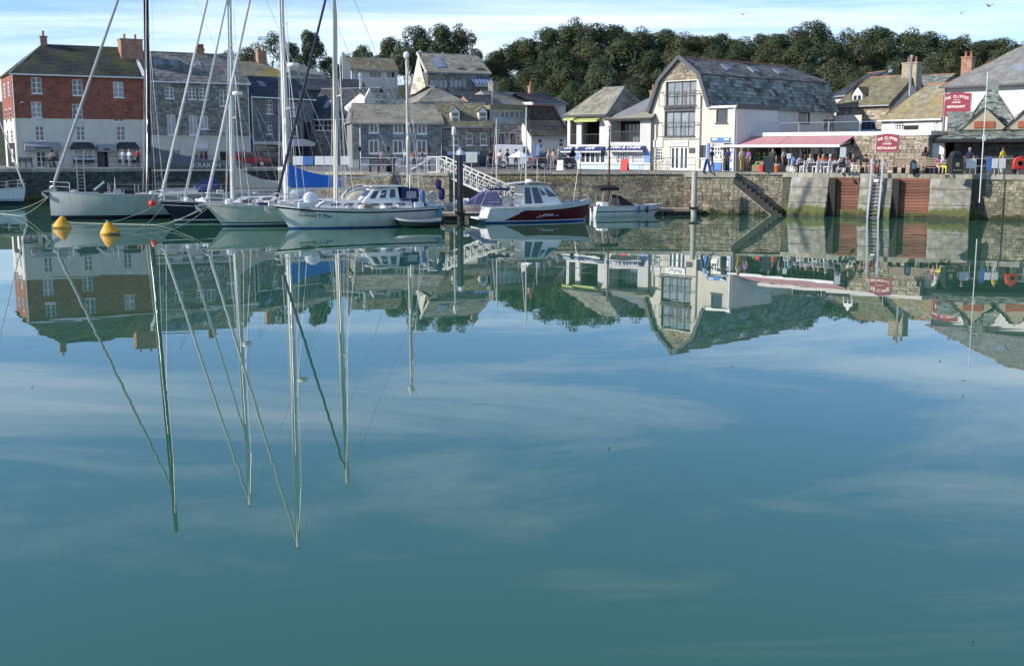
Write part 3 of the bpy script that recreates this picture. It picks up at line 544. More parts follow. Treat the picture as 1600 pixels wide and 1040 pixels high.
# ---------------------------------------------------------------- cafe and fish-and-chip shop
cf = Bld('cafe_building', 'cream cafe with open upper veranda, lime blinds and navy awning', xz(886, 100.3), xz(949, 96.6)); W = cf.W
zE = cf.uv(915, 175)[1]; zF = cf.uv(915, 229)[1]
a0 = cf.rect(884, 187, 893, 226); a1 = cf.rect(901, 189, 940, 226); cf.holes = [(.35, a0[1], 1.15, a0[3]), (1.75, a1[1], a1[2] - .25, a1[3])]
for i, hh in enumerate(list(cf.holes)):
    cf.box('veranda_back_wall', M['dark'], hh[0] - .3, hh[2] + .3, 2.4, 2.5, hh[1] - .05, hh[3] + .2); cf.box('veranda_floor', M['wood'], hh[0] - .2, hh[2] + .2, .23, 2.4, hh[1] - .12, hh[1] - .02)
    q = MB(); q.box(hh[0], hh[2], .05, .09, hh[1] + .85, hh[1] + .9)
    for k in range(7): u = hh[0] + (hh[2] - hh[0]) * (k + .5) / 7; q.box(u - .012, u + .012, .06, .08, hh[1], hh[1] + .85)
    cf.part('veranda_rail', q, M['dgrey'])
    q = MB(); q.prism([(-.01, hh[3] + .28), (-.7, hh[3] + .06), (-.7, hh[3] - .1), (-.01, hh[3] + .12)], hh[2] - hh[0] + .5, 'x', hh[0] - .2); cf.part('lime_blind', q, M['lime'])
cf.box('veranda_window', M['glassl'], 2.0, 3.1, 2.36, 2.39, a1[1] + .6, a1[3] - .3)
u0, z0, u1, z1 = cf.rect(904, 236, 940, 256); cf.win(0, 0, 0, 0, 5, 1, uvr=(1.6, .52, W - .35, z1), name='folding_window', bars=.06); cf.win(0, 0, 0, 0, 1, 1, uvr=(.2, .2, 1.0, z1), name='shop_window', m='blue')
cf.wall([(0, -.3), (W, -.3), (W, zE), (0, zE)], M['offwhite']); cf.box('blue_panel', M['sky_blue'], 1.55, W - .3, -.03, -.004, .02, .42); cf.box('blue_pilaster', mat('mid_blue_paint', (.2, .36, .62), .6, .08), 1.05, 1.5, -.05, -.004, .8, z1 - .02)
cf.sides(zE, 5.5, M['offwhite']); cf.roof(zE, zE + 2.1, 2.7, 5.5, M['slatel'], hl=1.9, hr=.9, ridge='lead', row=.2, gut='dgrey', ov=.35)
def shop_awning(bd, u0, u1, zt, zb, txt, sz, dep=.5):
    q = MB(); q.prism([(-.02, zt), (-dep, zb + .14), (-dep, zb), (-.02, zt - .1)], u1 - u0, 'x', u0); o = bd.part('navy_awning', q, M['navyaw'])
    an = math.atan2(zt - zb - .14, dep); MB().box(u0, u1, -dep - .03, -dep - .002, zb - .02, zb + .1).build('valance', M['offwhite'], o)
    c = V((u0 + u1) / 2, -dep / 2, (zt + zb + .14) / 2) + V(0, -math.sin(an), math.cos(an)) * .03; text(txt, 'lettering', sz, M['white'], o, c, (an, 0, 0), sx=1.05, bold=.012); return o
za = cf.uv(930, 229)[1]; zb = cf.uv(930, 238)[1]; shop_awning(cf, 1.5, W - .25, za, zb, 'CAFE', .44); shop_awning(cf, -.3, 1.0, za, zb, 'CAFE', .38)
fc = Bld('fish_and_chip_shop', 'pale blue and white fish and chip shop with navy awning beside cafe', xz(949.5, 96.5), xz(1017, 94.2)); W = fc.W
zE = fc.uv(980, 186)[1]; a1 = fc.rect(953, 189, 1000, 222); fc.holes = [(.25, a1[1], a1[2], a1[3])]; hh = fc.holes[0]
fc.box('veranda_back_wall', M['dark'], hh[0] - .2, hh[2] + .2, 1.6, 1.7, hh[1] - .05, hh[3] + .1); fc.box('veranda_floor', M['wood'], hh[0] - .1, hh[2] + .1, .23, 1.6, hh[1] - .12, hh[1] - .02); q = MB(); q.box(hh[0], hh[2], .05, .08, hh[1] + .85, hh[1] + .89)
for k in range(22): u = hh[0] + (hh[2] - hh[0]) * (k + .5) / 22; q.box(u - .012, u + .012, .055, .075, hh[1], hh[1] + .85)
fc.part('veranda_rail', q, M['dgrey']); q = MB()
for k in range(6): u = hh[0] + .5 + k * .35; q.box(u, u + .28, 1.55, 1.58, hh[1] + .05, hh[3] - .25)
fc.part('veranda_glazing', q, M['glassl'])
z1 = fc.uv(980, 238)[1]; fc.win(0, 0, 0, 0, 5, 3, uvr=(.9, .52, W * .5, z1), name='folding_window', bars=.045); fc.win(0, 0, 0, 0, 5, 3, uvr=(W * .5 + .3, .52, W - .75, z1), name='folding_window', bars=.045)
fc.wall([(0, -.3), (W, -.3), (W, zE), (0, zE)], M['offwhite']); fc.box('blue_panel', M['sky_blue'], .5, W - .75, -.03, -.004, .02, .42); fc.box('blue_pilaster', MATS['mid_blue_paint'], W - .65, W - .08, -.05, -.004, .65, z1 + .1)
shop_awning(fc, .1, W - .5, fc.uv(980, 228)[1], fc.uv(980, 237)[1], 'FISH & CHIPS', .46); fc.sides(zE, 6, M['offwhite'])
rz = MB(); e0, e1, r1, r0 = V(-.15, -.3, zE), V(W + .25, -.3, zE + .05), V(W + .6, 5, zE + 3.4), V(2.2, 5, zE + 1.9); rz.face(e0, e1, r1, r0); rz.v = [p - V(0, 0, .04) for p in rz.v]; rz.face(V(-.15, -.3, zE), V(2.2, 5, zE + 1.9), V(-.15, 5, zE)); rf = fc.part('roof', rz, M['lead'], fix=False); sm = MB(); slates(sm, e0, e1, r1, r0, .22, .34); sm.build('slate_courses', M['slatel'], rf, fix=False, kind='stuff'); MB().bar(e0 + V(0, -.08, -.05), e1 + V(0, -.08, -.05), .14).build('gutter', M['black'], rf)
fc.chimney(2.0, 4.2, zE + 1, zE + 2.5, .5, .4, M['brickl'], 1); fc.pipe(W + .1, 0, zE, 'dgrey', y=-.2, r=.06)
# ---------------------------------------------------------------- gambrel building
GA, GB = xz(1015, 94.6), xz(1149, 88.4)
g = Bld('gambrel_building', 'cream gabled quayside building with tall dark glazing and slate mansard roof', GA, GB); W = g.W
ua, za = g.uv(1063, 92); ule, zle = g.uv(1014, 172); uk1, zk1 = g.uv(1033, 128); uk2, zk2 = g.uv(1093, 117.5); ure, zre = g.uv(1108, 164); zk = (zk1 + zk2) / 2
ule = 0; half = ua; ure = ua * 2 if ua * 2 < W - .5 else ure; zw = g.uv(1130, 165)[1]
g.win(1040, 127, 1088, 165, 4, 2, m='dgrey', g='glassl', fr=.06, sill='dgrey', name='glazed_balcony_window', rec=.2); u0, z0, u1, z1 = g.rect(1038, 174, 1086, 213); g.win(0, 0, 0, 0, 4, 1, uvr=(u0, z0, u1, z1), m='dgrey', g='glassl', fr=.06, sill='dgrey', name='glazed_balcony_window', rec=.2)
for hh in g.holes[:2]:                       # curtains hanging behind the big panes
    for k in range(4):
        a_ = hh[0] + (hh[2] - hh[0]) * (k + .12) / 4; b_ = hh[0] + (hh[2] - hh[0]) * (k + .88) / 4; zt_ = hh[3] - .12; zb_ = hh[1] + (.15 if hh is g.holes[0] else 1.9 - .5 * (k < 2)); q = MB(); q.face((a_, .205, zt_ - (.9 if hh is g.holes[0] else .1)), (b_, .205, zt_ - .1 - (.2 if hh is g.holes[0] else 0)), (b_, .205, zb_), ((a_ + b_) / 2 if hh is g.holes[0] else a_, .205, zb_)); g.part('curtain', q, M['offwhite'], fix=False) if hh is g.holes[0] and k or k > 1 else None
g.win(1119, 171, 1137, 192, 1, 1, m='dgrey', sill='dgrey')
u0, z0, u1, z1 = g.rect(1023, 232, 1035, 251); g.win(0, 0, 0, 0, 3, 4, uvr=(u0, z0, u1, z1)); ud0, _, ud1, zd = g.rect(1047, 229, 1075, 250); g.win(0, 0, 0, 0, 4, 1, uvr=(ud0, .06, ud1, zd), name='entrance_doors', sill=False, fr=.12, bars=.07)
u0, z0, u1, z1 = g.rect(1092, 227, 1103, 250); g.win(0, 0, 0, 0, 1, 1, uvr=(u0, 1.0, u1, z1), m='dgrey'); u0, z0, u1, z1 = g.rect(1112, 224, 1128, 252); g.win(0, 0, 0, 0, 4, 4, uvr=(u0, .95, u1, z1), name='kiosk_window'); u2, _, u3, _ = g.rect(1130, 224, 1142, 252); g.holes.append((u2, .03, u3, z1)); g.box('kiosk_door_opening', M['dark'], u2 - .1, u3 + .1, .9, 1., .03, z1)
out = [(0, -.3), (W, -.3), (W, zw), (ure, zw), (uk2, zk2), (ua, za), (uk1, zk1), (ule, zle)]
# convex gable outline; the low lean-to end beyond ure is a second wall
zs_ = g.uv(1063, 128)[1]
g.wall([(0, -.3), (ure, -.3), (ure, zw), (uk2, zk2), (ua, za), (uk1, zk1), (0, zle)], M['cream'], 'gable_wall', th=.25, holes=[q for q in g.holes if q[2] < ure + .05])
g.wall([(ure, -.3), (W, -.3), (W, zw), (ure, zw)], M['cream'], 'gable_wall', th=.25, holes=[q for q in g.holes if q[0] > ure - .05])
st = MB(); zt = g.uv(1063, 127)[1] + .12; k = (zt - zk1) / (za - zk1) if zt > zk1 else 0; n_ = 11
for i in range(n_):
    c0 = zt + (za - .25 - zt) * i / n_; c1 = zt + (za - .25 - zt) * (i + 1) / n_
    def hw_(z): return uk1 + (ua - uk1) * max(0, (z - zk1) / (za - zk1)) + .15, uk2 + (ua - uk2) * max(0, (z - zk2) / (za - zk2)) - .15
    l, r_ = hw_(c1); 
    if r_ - l > .2: rubble(st, (l, -.02, c0), (r_, -.02, c0), (r_, -.02, c1), (l, -.02, c1), .3, .35, .05)
g.part('gable_stones', st, M['rubblew'], fix=False, kind='stuff')
u0, z0, u1, z1 = g.holes[1]; g.box('spandrel_panel', M['dgrey'], u0, u1, -.03, -.004, z1 + .02, g.holes[0][1] - .12)
for hh in g.holes[:2]:
    q = MB(); zr_ = hh[1] + 1.05; q.box(hh[0] - .35, hh[2] + .3, -.42, -.37, zr_, zr_ + .05); q.box(hh[0] - .35, hh[2] + .3, -.42, -.37, hh[1] - .05, hh[1]); [q.box(u, u + .04, -.42, -.004, zr_, zr_ + .04) for u in (hh[0] - .35, hh[2] + .26)]
    for kk in range(5): u = hh[0] - .35 + (hh[2] - hh[0] + .61) * kk / 4; q.box(u, u + .04, -.42, -.38, hh[1], zr_)
    o = g.part('balcony_rail', q, M['dgrey'])
def side(x, y, u):    # photo pixel on a plane of constant u
    c = g.loc((0, 0, CH)); d = g.loc(at(x, y, 100.)) - c; t = (u - c.x) / d.x; p = c + d * t; return p.y, p.z
D = side(1305, 168, ure)[0]; D1 = side(1216, 165, W)[0]
bb = MB(); 
for p, q in (((ule - .1, zle - .2), (uk1 - .12, zk1 + .08)), ((uk1 - .12, zk1 + .08), (ua, za + .16)), ((ua, za + .16), (uk2 + .12, zk2 + .08)), ((uk2 + .12, zk2 + .08), (ure + .12, zw - .05))): bb.bar((p[0], -.18, p[1]), (q[0], -.18, q[1]), .3, .28, (0, 1, 0))
g.part('bargeboard', bb, M['dgrey'])
sh_ = MB(); P = [(ule - .1, zle - .2), (uk1 - .1, zk1 + .08), (ua, za + .12), (uk2 + .1, zk2 + .08), (ure + .15, zw - .02)]
hip = 3.4
sh_.face(V(P[3][0], -.25, P[3][1]), V(P[3][0], D + .2, P[3][1]), V(P[2][0], D - hip, P[2][1]), V(P[2][0], -.25, P[2][1])); sh_.face(V(P[4][0], -.25, P[4][1]), V(P[4][0], D + .2, P[4][1]), V(P[3][0], D + .2, P[3][1]), V(P[3][0], -.25, P[3][1])); sh_.face(V(P[1][0], -.25, P[1][1]), V(P[1][0], D, P[1][1]), V(P[2][0], D - hip, P[2][1]), V(P[2][0], -.25, P[2][1])); sh_.face(V(P[0][0], -.25, P[0][1]), V(P[0][0], D, P[0][1]), V(P[1][0], D, P[1][1]), V(P[1][0], -.25, P[1][1])); sh_.face(V(P[1][0], D, P[1][1]), V(P[3][0], D + .2, P[3][1]), V(P[2][0], D - hip, P[2][1]))
sh_.v = [p - V(0, 0, .05) for p in sh_.v]; rf = g.part('mansard_roof', sh_, M['lead'], fix=False)
sm = MB(); slates(sm, (P[4][0] + .12, -.3, P[4][1] - .1), (P[4][0] + .12, D + .2, P[4][1] - .1), (P[3][0], D + .2, P[3][1]), (P[3][0], -.3, P[3][1]), .31, .52, .05); sm.build('lower_slates', M['slateg'], rf, fix=False, kind='stuff')
sm = MB(); slates(sm, (P[3][0] + .1, -.3, P[3][1] + .02), (P[3][0] + .1, D + .2, P[3][1] + .02), (P[2][0], D - hip, P[2][1]), (P[2][0], -.3, P[2][1]), .3, .5, .045); sm.build('upper_slates', mat('patchy_grey_slate_roof', (.21, .20, .19), .75, .2, 1.2, bump=.2, isl=.5, c2=(.3, .29, .26), c2s=.5, c2t=.58), rf, fix=False, kind='stuff')
q = MB(); q.bar((P[2][0], -.25, P[2][1] + .05), (P[2][0], D - hip, P[2][1] + .05), .26, .12); q.build('ridge_tiles', M['ridge'], rf); q = MB(); q.bar((P[3][0] + .12, -.3, P[3][1] + .02), (P[3][0] + .12, D + .2, P[3][1] + .02), .14, .1); q.build('kerb_flashing', M['dgrey'], rf)
sn = (Vector((P[2][0], 0, P[2][1])) - Vector((P[3][0], 0, P[3][1]))).normalized(); nn = V(-sn.z, 0, sn.x); nn = nn if nn.z > 0 else -nn
for yy in (D * .25, D * .45, D * .65):
    c = V(P[3][0], yy, P[3][1]) + sn * 1.1 + nn * .08; sk = MB(); sk.solid([c + sn * a + V(0, b_, 0) + nn * z for z in (0, .14) for a, b_ in ((-.4, -.5), (.4, -.5), (.4, .5), (-.4, .5))], [(0, 3, 2, 1), (4, 5, 6, 7), (0, 1, 5, 4), (1, 2, 6, 5), (2, 3, 7, 6), (3, 0, 4, 7)]); o = sk.build('skylight', M['lead'], rf); sk = MB(); c += nn * .145; sk.solid([c + sn * a + V(0, b_, 0) + nn * z for z in (0, .012) for a, b_ in ((-.3, -.4), (.3, -.4), (.3, .4), (-.3, .4))], [(0, 3, 2, 1), (4, 5, 6, 7), (0, 1, 5, 4), (1, 2, 6, 5), (2, 3, 7, 6), (3, 0, 4, 7)]); sk.build('pane', M['glassl'], o)
# long side wall: a lean-to block flush with the front, then the recessed wall under the mansard eave
mbw = MB(); mbw.face((W, 0, -.3), (W, D1, -.3), (W, D1, zw + .0), (W, 0, zw)); g.part('side_wall', mbw, M['offwhite'], fix=False)
us = (ure + W) / 2
fl = MB(); fl.face((ure - .2, -.02, zw), (W, -.02, zw), (W, D1, zw), (ure - .2, D1, zw)); g.part('flat_roof', fl, M['lead'], fix=False); fa = MB(); fa.box(W - .02, W + .12, -.12, D1 + .1, zw - .28, zw + .12); g.part('flat_roof_fascia', fa, M['dgrey'])
mbw = MB(); u_ = ure - .06; (ya_, zb_), (yb_, za_) = side(1248, 175, u_), side(1265, 195, u_); yw = (ya_, yb_)
for (a, b2, c, d) in ((D1, yw[0], -.3, zw + .1), (yw[1], D, -.3, zw + .1), (yw[0], yw[1], -.3, za_), (yw[0], yw[1], zb_, zw + .1)): mbw.face((u_, a, c), (u_, b2, c), (u_, b2, d), (u_, a, d))
mbw.face((u_, D1, -.3), (W, D1, -.3), (W, D1, zw), (u_, D1, zw)); g.part('side_wall', mbw, M['offwhite'], fix=False); wn_ = MB(); wn_.box(u_ - .12, u_ - .02, yw[0], yw[0] + .1, za_, zb_); wn_.box(u_ - .12, u_ - .02, yw[1] - .1, yw[1], za_, zb_); wn_.box(u_ - .12, u_ - .02, yw[0] + .1, yw[1] - .1, za_, za_ + .1); wn_.box(u_ - .12, u_ - .02, yw[0] + .1, yw[1] - .1, zb_ - .1, zb_); wo_ = g.part('side_window', wn_, M['dgrey']); MB().box(u_ - .1, u_ - .08, yw[0] + .05, yw[1] - .05, za_ + .05, zb_ - .05).build('pane', M['glassl'], wo_)
g.sides(zle - .2, D, M['cream'], right=False)
g.pipe(W - .15, .0, zw - .1, 'white', r=.07); g.pipe(ure - .75, .2, zk1 - 1.2, 'grey', r=.045); gt = MB(); gt.bar((ure - .1, -.12, zw - .1), (W + .05, -.12, zw - .1), .2, .16); g.part('gutter', gt, M['white'])
u0, z0, u1, z1 = g.rect(1021, 219, 1036, 230); o = g.sign(0, 0, 0, 0, 'white', uvr=(u0, z0, u1, z1)); [MB().box(u0 + .12, u1 - .12 - .1 * (k % 2), -.1, -.092, z0 + .12 + k * .17, z0 + .18 + k * .17).build('lettering', M['grey'], o) for k in range(3)]
u0, z0, u1, z1 = g.rect(1045, 219, 1076, 229); o = g.sign(0, 0, 0, 0, 'white', uvr=(u0, z0, u1, z1))
sq = MB(); sq.tube([(u0 + .3 + (u1 - u0 - .6) * t / 40, -.1, (z0 + z1) / 2 + .1 * math.sin(t * 1.05) + .05 * math.sin(t * .4)) for t in range(41)], .02, 4); sq.build('lettering', M['grey'], o)
u0, z0, u1, z1 = g.rect(1111, 215, 1141, 222); o = g.sign(0, 0, 0, 0, 'blue', uvr=(u0, z0, u1, z1)); [MB().box(a, a + .45, -.1, -.092, z0 + .15, z0 + .28).build('lettering', M['white'], o) for a in (u0 + .2, u0 + 1.3)]
for (x0, y0, x1, y1, m_) in ((1105, 224, 1109, 252, 'blue'), (1141, 223, 1145, 266, 'blue'), (1112, 254, 1128, 267, 'blue'), (1077, 231, 1086, 239, 'dgrey'), (1114, 241, 1126, 251, 'white')): u0, z0, u1, z1 = g.rect(x0, y0, x1, y1); g.box('notice_panel', M[m_], u0, u1, -.07, -.01, max(.03, z0), z1)
for k in range(3): u0, z0, u1, z1 = g.rect(1141.5, 227 + k * 13, 1144.5, 236 + k * 13); g.box('price_poster', M['plastic'], u0, u1, -.09, -.072, z0, z1)
# ---------------------------------------------------------------- flat-roofed restaurant
RA, RB = xz(1152, 90.8), xz(1452, 80.2)
r = Bld('restaurant', 'low flat-roofed restaurant with faded red awning and rubble stone end wall', RA, RB); W = r.W
zt = 2.95; us = r.uv(1336, 250)[0]; DR = 8.5
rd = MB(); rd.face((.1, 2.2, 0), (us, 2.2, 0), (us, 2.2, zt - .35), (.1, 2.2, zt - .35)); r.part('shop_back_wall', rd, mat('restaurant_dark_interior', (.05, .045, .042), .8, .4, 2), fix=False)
q = MB(); q.box(-.1, W + .1, -.25, DR, zt - .3, zt); r.part('flat_roof', q, M['offwhite'])
r.box('ceiling', M['grey'], .05, us, .0, 2.2, zt - .36, zt - .305)
for u in (.05, us * .27, us * .42, us * .55, us * .7, us * .84): r.box('column', M['grey'], u, u + .14, 0.02, .16, 0, zt - .31)
for a, b2 in ((.43, .55), (.56, .7), (.71, .83), (.85, .99)):
    fr = MB(); A_, B_ = us * a, us * b2; fr.box(A_, B_, .1, .14, 1.9, 1.98); fr.box(A_, B_, .1, .14, .0, .5); 
    for k in range(4): u = A_ + (B_ - A_) * k / 3; fr.box(u - .03, u + .03, .1, .14, .5, zt - .4)
    o = r.part('glazed_screen', fr, M['offwhite']); MB().box(A_, B_, .145, .155, .5, zt - .4).build('pane', M['glass'], o)
r.box('pale_door', M['plastic'], us * .37, us * .41, .3, .36, .02, 2.1)
hs = W - us; dw = MB(); dw.face((us, -.3, -.3), (W, -.3, -.3), (W, -.3, zt - .3), (us, -.3, zt - .3)); dw.face((us, -.3, -.3), (us, 2.2, -.3), (us, 2.2, zt - .3), (us, -.3, zt - .3)); dw.face((W, -.3, -.3), (W, DR, -.3), (W, DR, zt - .3), (W, -.3, zt - .3)); r.part('end_wall', dw, M['mortar'], fix=False)
rb = MB(); rubble(rb, (us, -.31, 0), (W, -.31, 0), (W, -.31, zt - .3), (us, -.31, zt - .3), .15, .42, .05); rubble(rb, (us - .01, 2.1, 0), (us - .01, -.3, 0), (us - .01, -.3, zt - .3), (us - .01, 2.1, zt - .3), .15, .42, .04); r.part('stone_courses', rb, M['rubblew'], fix=False, kind='stuff')
un = r.uv(1148, 250)[0]; aw = MB()
for A_, B_ in ((-.45, us * .47), (us * .47 + .06, us - .1)): aw.prism([(-.26, zt - .33), (-2.3, zt - 1.02), (-2.3, zt - 1.08), (-.26, zt - .4)], B_ - A_, 'x', A_)
o = r.part('awning', aw, M['awning']); MB().box(-.5, us - .05, -2.42, -2.31, zt - 1.12, zt - .94).build('awning_front_bar', M['white'], o); [MB().bar((u, -.3, zt - .75), (u, -2.3, zt - 1.06), .06).build('awning_arm', M['white'], o) for u in (.3, us * .47, us - .3)]
rl = MB(); 
for u in (2, 4.5, 7, 9.5, 12): rl.tube([(u, 1.4, zt), (u, 1.4, zt + .75)], .02, 5)
rl.tube([(2, 1.4, zt + .75), (12, 1.4, zt + .75)], .02, 5); r.part('roof_rail', rl, M['steel'])
def clipper(bd, x0, y0, x1, y1, extra=False, off=.36):
    u0, z0, u1, z1 = bd.rect(x0, y0, x1, y1); H = z1 - z0; L = u1 - u0; um = (u0 + u1) / 2
    pts = [(u0, z0), (u1, z0), (u1, z1 - .02 * H)] + [(um + .3 * L * math.cos(t), z1 - .02 * H + .07 * H * math.sin(t)) for t in (.3, .8, 1.57, 2.3, 2.8)] + [(u0, z1 - .02 * H)]
    q = MB(); q.prism(pts, .06, 'y', -off - .06); o = bd.part('signboard', q, M['maroon_sign']); y = -off - .07
    MB().box(u0 - .03, u1 + .03, -off - .03, -off + .01, z0 - .03, z1 - .03 * H + .03).build('sign_border', M['gold'], o)
    s = 'THE CLIPPER'; n = len(s); hh = H if not extra else H * .75; zb = z1 - hh
    for i, ch in enumerate(s):
        if ch == ' ': continue
        f = (i - (n - 1) / 2) / ((n - 1) / 2); text(ch, 'lettering', hh * .23, M['gold'], o, (um + f * L * .4, y, zb + hh * (.80 - .12 * f * f)), (R(90), R(f * 14), 0), bold=.006)
    text('LICENSED', 'lettering', hh * .13, M['gold'], o, (um, y, zb + hh * .46), (R(90), 0, 0), bold=.004); text('RESTAURANT', 'lettering', hh * .2, M['gold'], o, (um, y, zb + hh * .2), (R(90), 0, 0), sx=.98, bold=.006)
    MB().box(um - .12 * L, um + .12 * L, y - .004, y + .004, zb + hh * .60, zb + hh * .62).build('sign_rule', M['gold'], o)
    if extra: text('Coffee', 'lettering', hh * .17, M['gold'], o, (u0 + L * .3, y, z0 + H * .13), (R(90), 0, 0))
clipper(r, 1373, 210.5, 1408, 237)
# ---------------------------------------------------------------- cottages behind the restaurant
c1 = Bld('stone_cottage', 'old stone cottage with white dormer in a mossy uneven roof', xz(1303, 106), xz(1385, 101.5)); W = c1.W
zE = c1.uv(1345, 162)[1]; c1.win(1345, 187, 1368, 203, 3, 1, m='blue'); c1.wall([(0, -.3), (W, -.3), (W, zE), (0, zE)], M['mortar']); c1.masonry(1.5, zE, M['rubblew'], h=.2, w=.4)
zR = zE + 2.5; c1.sides(zE, 7, M['rubble'], (3.5, zR)); c1.roof(zE, zR, 3.5, 7, M['slatem'], hl=1.2, row=.24, gut='grey'); dormer(c1, 1332, 147, 1347, 163, zE, zR, 3.5, M['slatem'], nx=2, ny=1, ph=.6, cheek='white')
c1.chimney(W - .3, 3.5, zE + 1.2, zR + 1.1, 1.5, .9, M['rubblew'], 2); c1.part('flue', MB().lathe([(.11, 0), (.11, 3.2), (.14, 3.25), (.14, 3.5), (0, 3.55)], (W + .6, 2.0, zE + .6), 8), M['steel'], smooth=True)
c2 = Bld('ochre_roofed_cottage', 'white cottage with ochre lichen roof behind the restaurant', xz(1374, 101), xz(1468, 95.2)); W = c2.W
zE = c2.uv(1420, 183)[1]; c2.win(1399, 190, 1412, 203, 3, 3); c2.win(1460, 187, 1466, 210, 2, 5); u0, z0, u1, z1 = c2.rect(1413, 196, 1435, 202); c2.sign(0, 0, 0, 0, 'black', uvr=(u0, z0, u1, z1)); c2.wall([(0, -.3), (W, -.3), (W, zE), (0, zE)], M['offwhite']); c2.sides(zE, 7, M['offwhite'], (3.5, zE + 2.9)); c2.roof(zE, zE + 2.9, 3.5, 7, M['slateo'], hl=2.0, row=.24, gut='white')
# ---------------------------------------------------------------- white restaurant building on the right
wb = Bld('white_building', 'tall white rendered building with grey hipped roof and maroon sign', xz(1469, 92.5), xz(1635, 85.5)); W = wb.W
zE = wb.uv(1500, 129)[1]; wb.wall([(0, -.3), (W, -.3), (W, zE), (0, zE)], M['offwhite']); wb.sides(zE, 10, M['offwhite']); wb.roof(zE, zE + 3.2, 5, 10, mat('plain_grey_slate', (.24, .24, .225), .75, .15, 1.2, bump=.2, isl=.18), hl=4.4, row=.24, gut='dgrey', ov=.5)
wb.skylight(1592, 107, zE, zE + 3.2, 5, 1.3, 1.0); wb.pipe(.12, 0, zE, 'grey'); wb.chimney(7.5, 5, zE + 2.9, zE + 3.6, .4, .4, M['offwhite'], 0); clipper(wb, 1474, 146, 1517, 181, True, off=.04)
for i in range(3): wb.box('downpipe_shoe', M['grey'], .05, .2, -.12, -.01, .5 + i * 2.5, .58 + i * 2.5)
# ---------------------------------------------------------------- slate pavilion
pv = Bld('slate_pavilion', 'dark stone pavilion with steep slate roof and boarded triangular gablets', xz(1478, 80), xz(1665, 77.5)); W = pv.W
zE = pv.uv(1530, 216)[1]; D = 6.0; zA = pv.uv(1553, 132, 3.0)[1]; ua = pv.uv(1551, 132, 3.)[0]
wl = MB(); rubble(wl, (.5, -.01, 0), (W - .5, -.01, 0), (W - .5, -.01, zE), (.5, -.01, zE), .16, .38, .05); rubble(wl, (.49, D, 0), (.49, 0, 0), (.49, 0, zE), (.49, D, zE), .16, .38, .05); pv.part('stone_courses', wl, mat('dark_pavilion_stone', (.075, .07, .062), .9, .35, 3, isl=.4), fix=False, kind='stuff'); pv.box('wall_core', M['mortard'], .5, W - .5, .0, D, -.2, zE)
e = [V(-.75, -1.0, zE - .08), V(W + .75, -1.0, zE - .08), V(W + .75, D + 1, zE - .08), V(-.75, D + 1, zE - .08)]; zm = zE + .62; ki = ua - pv.uv(1508, 205)[0]; k_ = [V(ua - ki, .3, zm), V(ua + ki, .3, zm), V(ua + ki, D - .3, zm), V(ua - ki, D - .3, zm)]; ap = V(ua, D / 2, zA)
sb = MB(); sm = MB()
for i in range(4): sb.face(e[i], e[(i + 1) % 4], k_[(i + 1) % 4], k_[i]); sb.face(k_[i], k_[(i + 1) % 4], ap); slates(sm, e[i], e[(i + 1) % 4], k_[(i + 1) % 4], k_[i], .17, .3); slates(sm, k_[i], k_[(i + 1) % 4], ap, ap, .19, .3)
sb.face(e[3], e[2], e[1], e[0]); sb.v = [p - V(0, 0, .04) for p in sb.v]; rf = pv.part('roof', sb, M['lead'], fix=False); sm.build('slate_courses', M['slateg'], rf, fix=False, kind='stuff'); gt = MB(); [gt.bar(e[i] - V(0, 0, .1), e[(i + 1) % 4] - V(0, 0, .1), .16, .2) for i in range(4)]; gt.build('gutter', M['black'], rf)
cpm = MB(); cpm.box(ua - .38, ua + .38, D / 2 - .38, D / 2 + .38, zA - .9, zA + .25); cpm.build('ridge_cap', M['hung'], rf)
def gablet(c, dirv, halfw, h, run, vent=True):
    c = Vector(c); d = Vector(dirv).normalized(); s_ = V(-d.y, d.x, 0); f = MB(); a, b2, t = c - s_ * halfw, c + s_ * halfw, c + V(0, 0, h); f.face(a, b2, t); o = f.build('gablet', mat('gablet_render', (.42, .36, .26), .85, .12, 2), rf, fix=False); back = c - d * run + V(0, 0, h); q = MB()
    slates(q, a + d * .15 - s_ * .1 - V(0, 0, .06), a - d * (run * .12) - s_ * .1, back, t + d * .15 + V(0, 0, .03), .22, .3); slates(q, b2 - d * (run * .12) + s_ * .1, b2 + d * .15 + s_ * .1 - V(0, 0, .06), t + d * .15 + V(0, 0, .03), back, .22, .3); q.face(a - V(0, 0, .03), t, back); q.face(t, b2 - V(0, 0, .03), back); q.build('gablet_slates', M['slateg'], o, fix=False)
    if vent: z0 = .12; wv = halfw * .42; p0 = c + d * .02; vb = MB(); vb.solid([p0 + s_ * x + d * y_ + V(0, 0, z) for y_ in (0, .05) for x, z in ((-wv, z0), (wv, z0), (wv, z0 + h * .3), (-wv, z0 + h * .3))], [(0, 3, 2, 1), (4, 5, 6, 7), (0, 1, 5, 4), (1, 2, 6, 5), (2, 3, 7, 6), (3, 0, 4, 7)]); vb.build('vent_louvre', mat('rust_louvre', (.36, .11, .06), .8, .2), o)
ug = pv.uv(1537, 205)[0]; hgt = pv.uv(1537, 167)[1] - zm; gablet((ug, -.12, zm - .05), (0, -1, 0), 1.55, hgt, 2.4); ug = pv.uv(1606, 205)[0]; gablet((ug, -.12, zm - .05), (0, -1, 0), 1.55, hgt, 2.4); gablet((.15, D / 2 - .9, zm - .3), (-1, 0, 0), 1.4, hgt, 3.2)
